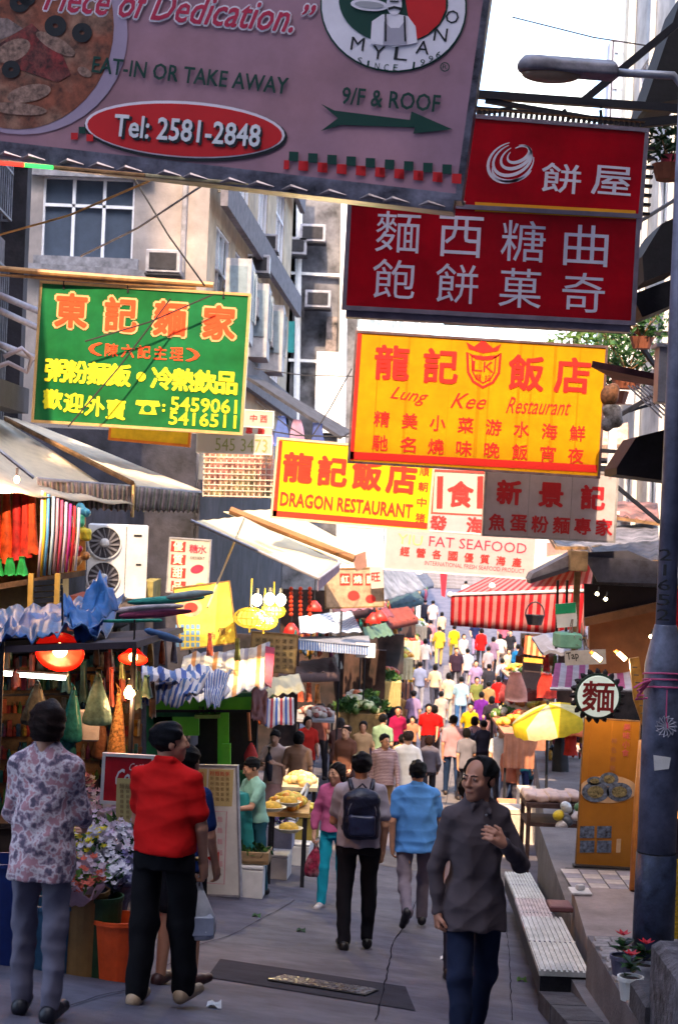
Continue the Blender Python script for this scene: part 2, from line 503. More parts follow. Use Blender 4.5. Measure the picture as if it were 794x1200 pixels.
    for (sh, el, wr_, A), sx in zip(ja, (-1, 1)):
        d = wr_ - el; d = d / np.linalg.norm(d)
        if 'hd' in A: d = np.array(A['hd'], float); d /= np.linalg.norm(d)
        n = np.array(A.get('pn', (-sx, 0, 0)), float); n = n - d * (n @ d); n /= np.linalg.norm(n)
        t = np.cross(n, d) * (1 if sx > 0 else -1)              # towards the thumb
        if 'th' in A: t = t * A['th']
        curl = A.get('curl', 35)
        W = g(wr_)
        for q in (-.5, .5):
            S.cap(W + t * .016 * q * 2 * k + d * .012 * k, W + t * .022 * q * 2 * k + d * .075 * k, .019 * k, .017 * k, k=.012 * k)
        S.cap(W, W + d * .04 * k, .026 * k, .022 * k, k=.012 * k)
        for fi, (off, ln_) in enumerate(((.033, .068), (.012, .078), (-.010, .072), (-.030, .056))):
            c1 = math.radians(curl * (.8 + .12 * fi)); c2 = math.radians(curl * (1.9 + .15 * fi))
            p0 = W + t * off * k + d * .082 * k
            p1 = p0 + (d * math.cos(c1) + n * math.sin(c1)) * ln_ * .52 * k
            p2 = p1 + (d * math.cos(c2) + n * math.sin(c2)) * ln_ * .48 * k
            S.cap(p0, p1, .0100 * k, .0092 * k, k=.006 * k); S.cap(p1, p2, .0092 * k, .0078 * k, k=.004 * k)
        p0 = W + t * .026 * k + d * .028 * k; p1 = p0 + (t * .75 + d * .6 + n * .35) * .042 * k; p2 = p1 + (d * .9 + t * .15 + n * .5) * .030 * k
        S.cap(p0, p1, .014 * k, .011 * k, k=.01 * k); S.cap(p1, p2, .011 * k, .009 * k, k=.004 * k)
        hands.append(W + d * .085 * k + n * .03 * k)
    body = T.part('body', S.mesh('body', h), skinmat(skin))
    # ---- top
    C = SDF(); f = fat
    hz = hem
    fl = top_len_flare
    rows = [(hz, .182 + fl, .130 + f + fl), (max(hz + .04, .92), .178 + fl * .7, .126 + f + fl * .6), (1.04, .158 + f * .6, .112 + f), (1.16, .158 + f * .4, .108 + f), (1.28, .170, .112),
            (1.34, .176, .100), (1.385, .166, .084), (1.42, .125, .076), (1.445, .085, .068), (1.475, .064, .060)]
    C.prof([(g(up([0, 0, z]))[2], 0, g(up([0, .004 if z > 1.3 else 0, z]))[1], rx * k * b, ry * k) for z, rx, ry in rows], k=.03 * k)
    for sh, el, wr_, A in ja:
        if sleeve == 'long':
            C.cap(g(sh), g(el), .054 * k * b, .047 * k, k=.035 * k); C.cap(g(el), g(wr_ * .97 + el * .03), .047 * k, .036 * k, k=.02 * k)
        elif sleeve == 'threeq':
            C.cap(g(sh), g(el), .053 * k * b, .048 * k, k=.05 * k); C.cap(g(el), g(wr_ * .6 + el * .4), .050 * k, .046 * k, k=.02 * k)
        elif sleeve == 'short':
            C.cap(g(sh), g(sh * .30 + el * .70), .053 * k * b, .056 * k, k=.035 * k)
        else: C.cap(g(sh), g(sh * .8 + el * .2), .06 * k * b, .058 * k, k=.03 * k)
    for sx in (-1, 1): C.cap(g(up([sx * .04, .012, 1.45])), g(up([sx * .15 * b, .010, 1.388])), .036 * k, .040 * k, k=.04 * k)
    if collar:
        for sx in (-1, 1):
            C.cap(g(up([sx * .058, .03, 1.485])), g(up([sx * .035, -.062, 1.445])), .016 * k, .016 * k, k=.008)
            C.cap(g(up([sx * .042, -.060, 1.448])), g(up([sx * .055, -.088, 1.405])), .014 * k, .010 * k, k=.008)
        C.cap(g(up([-.05, .05, 1.49])), g(up([.05, .05, 1.49])), .018 * k, .018 * k, k=.01)
        S2 = [g(up([0, -.10, 1.47])), g(up([0, -.085, 1.40]))]
        C.cap(S2[0], S2[1], .036 * k, .008 * k, k=.008, op='s')
    # sleeve openings and the neck are hollowed so that skin shows
    C.cap(g(up([0, -.02, 1.46])), g(up([0, -.012, 1.55])), .050 * k, .07 * k, k=.008, op='s')
    zt = g(up([0, 0, hz]))[2]
    T.part('shirt', C.mesh('shirt', h, wrinkle(wr * k, int(pos[0] * 100) % 97)), topmat or cloth(top))
    # ---- bottom
    B = SDF()
    wz = 1.02
    B.prof([(g([0, 0, z])[2], 0, 0, rx * k * b, ry * k) for z, rx, ry in ((.84, .152, .104 + f * .6), (.93, .158, .106 + f * .8), (min(wz, max(hz + .06, .93)), .145, .098 + f))], k=.03 * k)
    if bottom_kind == 'skirt':
        B.prof([(g([0, 0, z])[2], 0, 0, rx * k, ry * k) for z, rx, ry in ((.45, .21, .17), (.7, .19, .14), (.9, .16, .11))], k=.03 * k)
    else:
        for hp, kn, an, toe, heel in jl:
            if bottom_kind == 'shorts': B.cap(g(hp), g(hp * .25 + kn * .75), .095 * k * b, .09 * k, k=.03 * k)
            else:
                wd = 1.28 if bottom_kind == 'wide' else 1.0
                B.cap(g(hp), g(kn), .086 * k * b, .068 * k * wd, k=.03 * k); B.cap(g(kn), g(an + [0, 0, .015]), .068 * k * wd, .054 * k * wd, k=.02 * k)
    zc_ = None
    T.part('trousers' if bottom_kind in ('trousers', 'wide') else bottom_kind, B.mesh('trousers', h, wrinkle(wr * k, 5 + int(pos[1] * 100) % 97)), bottom if not isinstance(bottom, tuple) else cloth(bottom))
    # ---- shoes
    for hp, kn, an, toe, heel in jl:
        Sh = SDF(); Sh.cap(g(heel + [0, 0, .008]), g(toe + [0, 0, .004]), .040 * k, .034 * k, k=.02)
        Sh.cap(g(heel + [0, -.01, .03]), g(an * .5 + toe * .5), .040 * k, .030 * k, k=.03)
        T.part('shoe', Sh.mesh('shoe', min(h, .012)), shoe if not isinstance(shoe, tuple) else mat('shoe_%02d' % int(shoe[0] * 99), shoe, rough=.45, var=.1))
    # ---- hair
    if hair:
        Hh = SDF(); rs = .084
        Hh.ell(hp_(0, .018, .030), np.array([.087, .104, .093]) * hk, R=hR)
        inv = hn.T
        def loc(x, y, z):
            X, Y, Z = (x - hc[0]) / hk, (y - hc[1]) / hk, (z - hc[2]) / hk
            return [inv[i, 0] * X + inv[i, 1] * Y + inv[i, 2] * Z for i in range(3)]
        low = -.055
        if hair == 'bob': low = -.085; Hh.ell(hp_(0, .035, -.02), np.array([.092, .080, .085]) * hk, R=hR)
        if hair == 'long':
            low = -.19; Hh.ell(hp_(0, .040, -.07), np.array([.090, .066, .135]) * hk, k=.03, R=hR)
        if hair == 'bun': Hh.ell(hp_(0, .11, .03), np.array([.04, .035, .04]) * hk, k=.01, R=hR)
        def hcut(x, y, z):
            X, Y, Z = loc(x, y, z)
            f_ = -Y * .86 - (Z - .045) * .5 - .050
            side = -Y * .95 - .3 * (Z + .02) - (.028 if hair not in ('bob', 'long') else .045)
            c = np.maximum(f_, np.where(Z < .045, side, -1)) * hk
            c = np.maximum(c, (low - Z) * hk)
            if hair not in ('bob', 'long'): c = np.maximum(c, np.where(Z < .02, -Y * 1.0 - .004 - .5 * (.02 - Z), -1) * hk)
            if hair == 'receding':
                c = np.maximum(c, (-Y * .9 + Z * .35 - .057) * hk); 
            if hair == 'thin':
                c = np.maximum(c, (.055 - np.sqrt(X ** 2 + (Y + .0) ** 2 + (Z - .115) ** 2)) * hk)
            return c
        T.part('hair', Hh.mesh('hair', h, wrinkle(.006, 3, 3.5), hcut), mat('hair_%02d_%02d' % (int(hairc[0] * 300), int(hairc[1] * 300)), tuple(q * .6 for q in hairc), rough=.5, var=.35, sc=60, bump=.8, bsc=200, spec=.12))
    if face:
        Lp = MB()
        for sx in (-1, 1):
            E = MB(); Pm = MB(); Bm = MB()
            E.ball(hp_(sx * .031, -.0875, .010), [.0115 * hk, .0080 * hk, .0042 * hk], 10, 8, hr)
            Pm.ball(hp_(sx * .0315, -.0945, .010), [.0062 * hk, .0035 * hk, .0056 * hk], 8, 6, hr)
            Bm.tube([hp_(sx * x, y, z) for x, y, z in ((.013, -.0955, .027), (.030, -.0930, .0315), (.049, -.0815, .027))], [.0028 * hk, .0042 * hk, .0020 * hk], 6)
            T.part('eye', E.mesh('eye', (0, 0, 0), True), mat('eye_white', (.16, .11, .10), rough=.3, var=.02), smooth=True)
            T.part('pupil', Pm.mesh('pupil', (0, 0, 0), True), mat('pupil', (.008, .006, .005), rough=.2, var=0), smooth=True)
            T.part('eyebrow', Bm.mesh('eyebrow', (0, 0, 0), True), mat('brow', (.02, .015, .012), rough=.7), smooth=True)
        Lp.tube([hp_(x, y, z) for x, y, z in ((-.024, -.088, -.059), (-.009, -.0975, -.057), (0, -.0985, -.058), (.009, -.0975, -.057), (.024, -.088, -.059))], [.001, .0028 * hk, .0032 * hk, .0028 * hk, .001], 6)
        T.part('lips', Lp.mesh('lips', (0, 0, 0), True), mat('lips', (.30, .09, .08), rough=.5, var=.05), smooth=True)
    R = RZ(rz)
    T.hands = [Vector(pos) + R @ Vector(q) for q in hands]
    T.g = lambda x, y, z: Vector(pos) + R @ Vector(g(up([x, y, z])))
    T.k = k
    return T
def skin_of(sdf, thing, name, m, h, disp=None, cut=None, parent=None):
    return link(name, sdf.mesh(name, h, disp, cut), m, parent or thing)
# ------------------------------------------------------------------ the street
asphalt = mat('asphalt', (.080, .078, .115), rough=.75, var=.2, sc=4.5, bump=.25, bsc=70, col2=(.115, .110, .15), spec=.3)
patch_m = mat('asphalt_patch', (.046, .046, .062), rough=.95, var=.2, sc=3, bump=.2, bsc=110, spec=.1)
conc = mat('concrete', (.18, .165, .18), rough=.85, var=.25, sc=2.2, bump=.3, bsc=40)
conc2 = mat('pink_concrete', (.33, .27, .27), rough=.85, var=.2, sc=3, bump=.2, bsc=50)
stone = mat('dark_stone', (.09, .085, .10), rough=.85, var=.35, sc=6, bump=.6, bsc=30)
steel = mat('dark_steel', (.025, .025, .035), rough=.55, var=.3, sc=9, metal=.2)
galv = mat('galvanised', (.42, .42, .48), rough=.45, var=.22, sc=7, metal=.35, bump=.1)
wood = mat('raw_wood', (.30, .17, .08), rough=.7, var=.35, sc=7, bump=.2)
rope = mat('cable', (.02, .02, .025), rough=.6, var=0, bump=0)
white = mat('white_paint', (.75, .75, .74), rough=.5, var=.1, bump=.05)
foam = mat('foam_box', (.72, .70, .70), rough=.8, var=.14, sc=4, bump=.15, bsc=80)
cardb = mat('cardboard', (.36, .23, .12), rough=.85, var=.2, sc=5)
teal = mat('teal_paint', (.03, .30, .30), rough=.5)

def ground_sheet():
    xs = list(np.concatenate([np.linspace(-400, -12, 12), np.linspace(-10, 14, 49), np.linspace(16, 400, 12)]))
    ys = list(np.concatenate([np.linspace(-60, 4, 14), np.linspace(5, 130, 180), np.linspace(140, 900, 24)]))
    vs = []; fs = []
    for y in ys:
        for x in xs: vs.append((x, y, GZ(x, y)))
    W = len(xs)
    for j in range(len(ys) - 1):
        for i in range(W - 1): a = j * W + i; fs.append((a, a + 1, a + W + 1, a + W))
    m = MB(); m.add(vs, fs); return m
struct('road', ground_sheet(), asphalt, smooth=True)
def on_road(pts, lift):
    return [V(p.x, p.y, GZ(p.x, p.y) + lift) for p in pts]
def road_patch(name, cs, m_, lift, nu=8, nv=6):
    """a thin sheet following the street between four corner points"""
    A, B, C, D = cs; m = MB(); vs = []; fs = []
    for j in range(nv + 1):
        for i in range(nu + 1):
            u, v = i / nu, j / nv
            p = (A * (1 - u) + B * u) * (1 - v) + (D * (1 - u) + C * u) * v
            vs.append((p.x, p.y, GZ(p.x, p.y) + lift))
    for j in range(nv):
        for i in range(nu): a = j * (nu + 1) + i; fs.append((a, a + nu + 1, a + nu + 2, a + 1))
    m.add(vs, fs); return struct(name, m, m_)
road_patch('road_repair_patch', [feet(379, 1157) + V(*q, 0) for q in ((-.78, 1.0), (.60, .70), (.60, -.72), (-.78, -.42))], patch_m, .006)
road_patch('road_repair_patch', [feet(80, 1090), feet(200, 1050), feet(235, 1075), feet(90, 1130)], mat('asphalt_b', (.075, .07, .08), sc=2), .005)
road_patch('concrete_strip', [feet(380, 985), feet(600, 1020), feet(598, 1040), feet(390, 1005)], mat('worn_concrete', (.15, .13, .13), sc=3, var=.3), .005)
road_patch('concrete_strip', [feet(520, 780), feet(600, 775), feet(560, 960), feet(480, 950)], mat('pale_road', (.17, .15, .155), sc=1.5, var=.25), .006, 8, 30)
# joints and cracks: thin tar lines lying on the street
def crack(pts, w=.012, lift=.009, seed=1):
    rs = random.Random(seed); P = []
    for a, b in zip(pts[:-1], pts[1:]):
        a = feet(*a); b = feet(*b); n = max(2, int((b - a).length / .25))
        for i in range(n): P.append(a.lerp(b, i / n) + V(rs.uniform(-.006, .006), 0, 0))
    P.append(feet(*pts[-1])); m = MB()
    for p in P: p.z = GZ(p.x, p.y) + lift
    vs = []; fs = []
    for i, p in enumerate(P):
        d = (P[min(i + 1, len(P) - 1)] - P[max(0, i - 1)]); n = V(-d.y, d.x, 0).normalized() * w * rs.uniform(.15, .5)
        vs += [p - n, p + n]
    for i in range(len(P) - 1): fs.append((2 * i, 2 * i + 1, 2 * i + 3, 2 * i + 2))
    m.add(vs, fs); struct('road_crack', m, mat('tar', (.026, .026, .034), rough=1, spec=0, bump=0))
crack([(440, 1198), (452, 1148), (460, 1105), (478, 1082), (500, 1020), (520, 950), (535, 880)], .014, seed=1)
crack([(78, 1182), (150, 1162), (230, 1110), (345, 1055)], .010, seed=2)
crack([(600, 1198), (596, 1120), (590, 1040)], .008, seed=3)
crack([(380, 1060), (460, 1078), (600, 1092)], .006, seed=4)
# inspection cover with its chequered plate
def manhole():
    c = feet(379, 1157); X0 = V(1, -.22, 0).normalized() * .34; a = c - X0; b = c + X0
    T = Thing('inspection_cover', 'long iron inspection cover set in the dark asphalt patch in the foreground', 'manhole cover', c)
    w = (b - a).length / 2; dy = .24
    X = (b - a).normalized(); Yd = V(-X.y, X.x, 0); sl_ = (GZ(c.x, c.y + .2) - GZ(c.x, c.y - .2)) / .4
    def q(u, v, l): p = c + X * u + Yd * v; return V(p.x, p.y, GZ(p.x, p.y) + l)
    m = MB(); m.prism([q(-w, -dy, .007), q(w, -dy, .007), q(w, dy, .007), q(-w, dy, .007)], (0, 0, .012)); T.part('plate', m, mat('worn_iron', (.03, .03, .035), rough=.6, metal=.2))
    m = MB(); rs = random.Random(3)
    for i in range(34):
        for j in range(8):
            u = -w * .95 + 1.9 * w * i / 33; v = -dy * .85 + 1.7 * dy * j / 7
            u += rs.uniform(-.01, .01); t = rs.choice((.018, -.018, .03, 0)); p = q(u - .012, v - t * .6, .020); r_ = q(u + .012, v + t * .6, .020)
            m.beam(p, r_, .009, .009)
    T.part('tread', m, mat('polished_iron', (.16, .16, .19), rough=.3, metal=.6), kind='stuff')
manhole()

# ---- right-hand terraces, kerb and covers
def platform(name, y0, y1, xl0, xl1, xr, z, m_, bot=-1.6, gap=.0):
    m = MB(); z = CZ + z
    m.prism([(xl0, y0, z), (xr, y0, z), (xr, y1, z), (xl1, y1, z)], (0, 0, bot)); return struct(name, m, m_)
platform('pavement', 8.0, 11.98, 1.84, 1.86, 4.36, -2.90, conc)
platform('pavement', 12.0, 15.18, 1.97, 2.2, 4.36, -3.25, conc2)
platform('pavement', 15.2, 19.5, 2.2, 2.43, 4.7, -3.50, conc)
platform('pavement', 19.52, 30, 2.6, 3.6, 9, -4.05, conc)
def brick_strip():
    T = struct('paved_edge', MB().prism([(1.72, 8.0, CZ - 3.0), (1.835, 8.0, CZ - 3.0), (1.95, 12.6, CZ - 3.3), (1.80, 12.6, CZ - 3.3)], (0, 0, -.9)), conc)
    br = mat('paving_brick', (.42, .38, .38), rough=.85, var=.3, sc=9, bump=.3); me = None; rs = random.Random(5)
    for i in range(24):
        for j in range(2):
            y = 8.6 + i * .14; x = 1.91 + j * .115 + (i % 2) * .03
            if me is None: me = MB().box((0, 0, 0), (.105, .13, .03), bev=.005).mesh('brick'); me.materials.append(br)
            o = bpy.data.objects.new('brick', me); COL.objects.link(o); o.parent = T; o.location = (x, y, CZ - 2.9 + .004 + rs.uniform(0, .006)); o.rotation_euler = (0, 0, rs.uniform(-.03, .03))
    # kerb stones
    K = struct('kerb', MB().prism([(1.44, 7.4, GZ(1.5, 7.4) - .2), (1.70, 7.4, GZ(1.5, 7.4) - .2), (1.78, 12.2, GZ(1.6, 12.2) - .2), (1.52, 12.2, GZ(1.6, 12.2) - .2)], (0, 0, .18)), stone)
    for i in range(6):
        y0 = 7.5 + i * .78; x0 = 1.47 + (y0 - 7.5) * .018; b = MB(); z0, z1 = GZ(1.5, y0), GZ(1.5, y0 + .75)
        b.prism([(x0, y0, z0 + .0), (x0 + .24, y0, z0), (x0 + .255, y0 + .75, z1), (x0 + .015, y0 + .75, z1)], (0, 0, .13)); k = K
        o = link('kerb_stone', b.mesh('kerb_stone'), stone, K)
    # gutter wall between road and terraces
    struct('retaining_wall', MB().prism([(1.86, 12.7, CZ - 3.9), (1.96, 12.7, CZ - 3.9), (2.42, 19.5, CZ - 4.8), (2.30, 19.5, CZ - 4.8)], (0, 0, .62)), stone)
brick_strip()
def tiles():
    T = struct('tiled_landing', MB().prism([(2.32, 15.4, CZ - 3.498), (3.9, 15.4, CZ - 3.498), (3.9, 17.2, CZ - 3.498), (2.42, 17.2, CZ - 3.498)], (0, 0, .01)), stone)
    a = mat('tile_pale', (.50, .46, .47), rough=.6, var=.2, sc=5); b = mat('tile_blue', (.30, .29, .36), rough=.6, var=.2, sc=5)
    for i in range(8):
        for j in range(8):
            x = 2.44 + i * .185; y = 15.5 + j * .21
            o = link('tile', MB().box((0, 0, 0), (.175, .2, .012), bev=.004).mesh('tile'), a if (i + j) % 2 else b, T); o.location = (x, y, CZ - 3.48)
tiles()
def ribbed_cover(y0, y1, x0, x1, z0, z1, w, label, tint):
    c = V((x0 + x1) / 2 + w / 2, y0, CZ + z0 - .3); T = Thing('gutter_cover', label, 'metal cover', V(x0 + w / 2, y0, GZ(x0, y0)), 'ribbed metal covers over the gutter')
    m = MB(); z0 += CZ; z1 += CZ
    m.prism([(x0, y0, z0), (x0 + w, y0, z0), (x1 + w, y1, z1), (x1, y1, z1)], (0, 0, -.035)); T.part('plate', m, tint)
    n = 9
    for i in range(n):
        u = (i + .5) / n * w; b = MB(); b.prism([(x0 + u - .011, y0, z0), (x0 + u + .011, y0, z0), (x1 + u + .011, y1, z1), (x1 + u - .011, y1, z1)], (0, 0, .012)); T.part('rib', b, tint)
    m = MB(); m.prism([(x0 + .01, y0 + .02, z0 - .037), (x0 + w - .01, y0 + .02, z0 - .037), (x1 + w - .01, y1, z1 - .037), (x1 + .01, y1, z1 - .037)], (0, 0, -.16)); T.part('base', m, steel)
    m = MB(); m.box(((x0 + x1) / 2 + w / 2, (y0 + y1) / 2, (z0 + z1) / 2 + .004), (w * 1.02, .03, .014)); T.part('joint_strip', m, galv)
zincl = mat('ribbed_zinc', (.62, .63, .62), rough=.5, var=.25, sc=5, metal=.1)
ribbed_cover(12.2, 14.7, 1.56, 1.70, -3.22, -3.42, .36, 'largest ribbed metal gutter cover, nearest the camera beside the pavement', zincl)
ribbed_cover(14.9, 17.0, 1.76, 1.90, -3.56, -3.78, .30, 'pinkish middle gutter cover between the large one and the far one', mat('pinkish_zinc', (.60, .50, .53), rough=.5, var=.3, sc=5))
ribbed_cover(17.1, 19.6, 1.92, 2.06, -3.80, -4.06, .30, 'farthest ribbed gutter cover next to the cart of boxes', zincl)
solo('wooden_board', MB().box((2.06, 14.9, CZ - 3.36), (.20, .28, .05), bev=.01), mat('maroon_board', (.20, .08, .09), rough=.7), 'small maroon board lying beside the ribbed gutter covers', 'board')
pb = MB().box((2.24, 14.95, CZ - 3.235), (.18, .24, .02), bev=.004); pb.box((2.24, 14.95, CZ - 3.2), (.07, .05, .05), RZ(20), bev=.01)
solo('crumpled_paper', pb, foam, 'crumpled white paper lying at the edge of the raised pavement', 'paper')
blk = MB().box((2.42, 9.2, CZ - 2.63), (1.1, 1.0, .56), bev=.04)
solo('stone_block', blk, mat('rough_stone', (.16, .15, .18), rough=.9, var=.4, sc=9, bump=1.0, bsc=26), 'rough grey stone block in the bottom right corner below the lamp post', 'stone block', loc=(2.42, 9.2, CZ - 2.9))
st2 = MB().box((1.95, 9.9, CZ - 2.80), (.22, .5, .2), bev=.03)
solo('stone_step', st2, stone, 'low dark stone step between the kerb and the poinsettia pots', 'stone step')

# ------------------------------------------------------------------ buildings
glass = mat('window_glass', (.07, .09, .13), rough=.12, var=.1, spec=.8, bump=0)
glass_l = mat('window_glass_pale', (.25, .32, .38), rough=.15, var=.2, spec=.8, bump=0)
frame_w = mat('window_frame', (.75, .75, .80), rough=.5, var=.1)
def wallp(T, name, o, X, W, H, th, m_, holes=(), parent=None):
    """a wall panel standing on o along X (unit), with openings cut out"""
    o = V(*o); X = V(*X).normalized(); N = X.cross(V(0, 0, 1)); us = sorted({0, W, *[h[0] for h in holes], *[h[2] for h in holes]}); vs = sorted({0, H, *[h[1] for h in holes], *[h[3] for h in holes]})
    m = MB()
    for a, b in zip(us[:-1], us[1:]):
        for c, d in zip(vs[:-1], vs[1:]):
            cu, cv = (a + b) / 2, (c + d) / 2
            if any(h[0] < cu < h[2] and h[1] < cv < h[3] for h in holes): continue
            m.prism([o + X * a + V(0, 0, c), o + X * b + V(0, 0, c), o + X * b + V(0, 0, d), o + X * a + V(0, 0, d)], -N * th)
    T.part(name, m, m_, parent); return o, X, N
def window(T, o, X, N, h, cols=3, rows=2, fm=None, gm=None, depth=.12, fw=.07, sill=True, split=.62):
    u0, v0, u1, v1 = h; P = lambda u, v, n: o + X * u + V(0, 0, v) + N * n
    m = MB()
    for a, b in (((u0, v0), (u1, v0)), ((u0, v1), (u1, v1)), ((u0, v0), (u0, v1)), ((u1, v0), (u1, v1))):
        m.beam(P(*a, -depth * .5), P(*b, -depth * .5), fw)
    for i in range(1, cols): u = u0 + (u1 - u0) * i / cols; m.beam(P(u, v0, -depth * .5), P(u, v1, -depth * .5), fw * .8)
    ys = [v0] + ([v0 + (v1 - v0) * split] if rows == 2 else [v0 + (v1 - v0) * j / rows for j in range(1, rows)]) + [v1]
    for v in ys[1:-1]: m.beam(P(u0, v, -depth * .5), P(u1, v, -depth * .5), fw * .8)
    w = T.part('window', m, fm or frame_w)
    for i in range(cols):
        for a, b in zip(ys[:-1], ys[1:]):
            x0 = u0 + (u1 - u0) * i / cols; x1 = u0 + (u1 - u0) * (i + 1) / cols; g = MB()
            g.prism([P(x0 + .01, a + .01, -depth), P(x1 - .01, a + .01, -depth), P(x1 - .01, b - .01, -depth), P(x0 + .01, b - .01, -depth)], -N * .02)
            T.part('pane', g, gm or glass, w)
    if sill: T.part('sill', MB().beam(P(u0 - .12, v0 - .06, .06), P(u1 + .12, v0 - .06, .06), .1, .22), T_sill, w)
    # dark panel painted as the unlit room behind the panes
    bk = MB(); bk.prism([P(u0, v0, -depth - .25), P(u1, v0, -depth - .25), P(u1, v1, -depth - .25), P(u0, v1, -depth - .25)], -N * .02); T.part('room_shade', bk, mat('room_dark', (.03, .03, .035)), w)
T_sill = mat('sill_concrete', (.30, .29, .32), rough=.85, var=.3)
plaster = mat('grey_plaster', (.36, .31, .29), rough=.9, var=.16, sc=2.6, bump=.25, bsc=30, col2=(.27, .235, .23))
cream = mat('cream_plaster', (.60, .47, .31), rough=.9, var=.25, sc=1.4, bump=.2, col2=(.50, .42, .32))
pale = mat('pale_wall', (.62, .62, .64), rough=.85, var=.25, sc=1.1, bump=.2, col2=(.50, .52, .56))
darkw = mat('dark_bluish_wall', (.035, .035, .055), rough=.85, var=.4, sc=2.0, bump=.3, bsc=25, col2=(.06, .055, .075))  # dark bluish base colour with a mottled tone
weath = mat('weathered_concrete', (.30, .30, .33), rough=.9, var=.5, sc=1.1, bump=.3, col2=(.17, .17, .20))

# building on the left whose front faces us (big white window) and whose side runs along the street
BX = -2.66
def building_left():
    T = Thing('apartment_building', 'grey plastered building on the left with a wide white framed window above the green sign', 'building', (-6, 34, GZ(-3, 34)))
    z0 = 0.2; z = lambda py, px=100: (U(px, py, 32).z - z0)
    xw = lambda px, py: U(px, py, 32).x
    ox = -9.5; wx0 = xw(50, 255) - ox; wx1 = xw(157, 255) - ox
    h = (wx0, z(305), wx1, z(208)); gd = (5.0, 0.05, 6.6, 2.9); up = (wx0, h[1] + 3.1, wx1, h[3] + 3.1); up2 = (wx0, h[1] + 6.2, wx1, h[3] + 6.2)
    o, X, N = wallp(T, 'front_wall', (ox, 32, z0), (1, 0, 0), BX - ox, 22, .3, plaster, [h, up, up2])
    for q in (h, up, up2): window(T, o, X, N, q, 3, 2, split=.66)
    P = lambda u, v, n: o + X * u + V(0, 0, v) + N * n
    T.part('ledge', MB().beam(P(wx0 - .3, h[1] - .22, .12), P(wx1 + .45, h[1] - .28, .12), .26, .2), T_sill)
    T.part('hood', MB().beam(P(wx0 - .3, h[3] + .12, .14), P(wx1 + .35, h[3] + .12, .14), .12, .28), T_sill)
    m = MB(); m.tube([P(wx1 + .95, 3, .07), P(wx1 + .95, 21, .07)], .05, 8); T.part('drainpipe', m, T_sill)
    # street side
    Xs = V(-1.7 - BX, 50 - 32, 0).normalized(); L = 18.1; zc = CZ - z0
    hs = [(1.2, zc + 3.4, 3.4, zc + 5.5), (4.4, zc + 3.4, 6.6, zc + 5.5), (8.5, zc + 3.4, 10.8, zc + 5.5), (13, zc + 3.4, 15.5, zc + 5.5)]
    hs += [(a, b + 3.2, c, d + 3.2) for a, b, c, d in hs] + [(a, b - 3.1, c, d - 3.3) for a, b, c, d in hs[1:4]]
    o2, X2, N2 = wallp(T, 'side_wall', (BX + .002, 32, z0), tuple(Xs), L, 22, .3, cream, hs)
    for q in hs: window(T, o2, X2, N2, q, 3, 2, gm=glass_l, sill=False)
    P2 = lambda u, v, n: o2 + X2 * u + V(0, 0, v) + N2 * n
    for v in (zc + 5.95, zc + 2.9, zc + 9.0): T.part('canopy', MB().beam(P2(0, v, .28), P2(L, v, .28), .14, .6), mat('canopy_dark', (.16, .15, .18), rough=.8, var=.3))
    for i in range(24): T.part('rib', MB().beam(P2(.4 + i * .72, zc + 6.1, .03), P2(.4 + i * .72, zc + 6.55, .03), .05, .09), cream)
    # projecting bay and open casements
    for k, u in enumerate((1.4, 5.0, 8.8)):
        m = MB(); m.box(P2(u + .9, zc + 4.1, .38), (.5, 1.5, 1.6)); 
        b = T.part('bay', m, mat('bay_grey', (.36, .37, .42), rough=.6))
        for s_ in range(3):
            T.part('pane', MB().box(P2(u + .4 + s_ * .5, zc + 4.25, .64), (.03, .42, 1.0)), glass_l, b)
        T.part('pane', MB().box(P2(u + .9, zc + 4.25, .38) + V(0, -.765, 0), (.36, .03, 1.0)), glass_l, b)
    T.part('lower_wall_shade', MB().prism([(-9.4, 31.66, .5), (BX - .02, 31.66, .5), (BX - .02, 31.66, CZ + 1.35), (-9.4, 31.66, CZ + 1.35)], (0, .04, 0)), darkw)  # dark slab paints deep shade over the lower front wall
    m = MB(); m.prism([P2(-.3, .3, .09), P2(L, .3, .09), P2(L, zc + .2, .09), P2(-.3, zc + .5, .09)], -N2 * .05); T.part('shop_wall_shade', m, darkw)  # dark sheet along the shops, shade put into its colour
    # ground floor behind the stalls
    T.part('back_wall', MB().box((-6, 50.2, 11.2), (7, .3, 22)), plaster)
    T.part('roof', MB().box((-6, 41, 22.4), (8, 18.5, .3)), plaster)
    return T
building_left()
def cond(T, c, w, h, m_=galv, rz=0, nf=1):
    R = RZ(rz); m = MB(); m.box(c, (w, .34, h), R, bev=.015); b = T
    return m
def ac_small(p, label, rz=0, s=1.0):
    T = Thing('air_conditioner', label, 'air conditioner', p, 'window air conditioners on the left buildings'); R = RZ(rz)
    T.part('casing', MB().box(V(*p) + V(0, 0, .22 * s), (.62 * s, .5 * s, .42 * s), R, bev=.015), galv)
    T.part('grille', MB().box(V(*p) + R @ V(0, -.255 * s, .22 * s), (.5 * s, .02, .3 * s), R), steel)
    T.part('bracket', MB().box(V(*p) + V(0, 0, -.02), (.66 * s, .5 * s, .03), R), steel)
for px, py, d, lb in ((286, 372, 37, 'window air conditioner nearest the top right corner of the green sign'), (300, 322, 39, 'grey window air conditioner on the side wall under the long canopy'), (311, 296, 42, 'small air conditioner just below the end of the long canopy'), (305, 408, 41, 'air conditioner low on the side wall right of the green sign')):
    q = U(px, py, d); ac_small(q, lb)

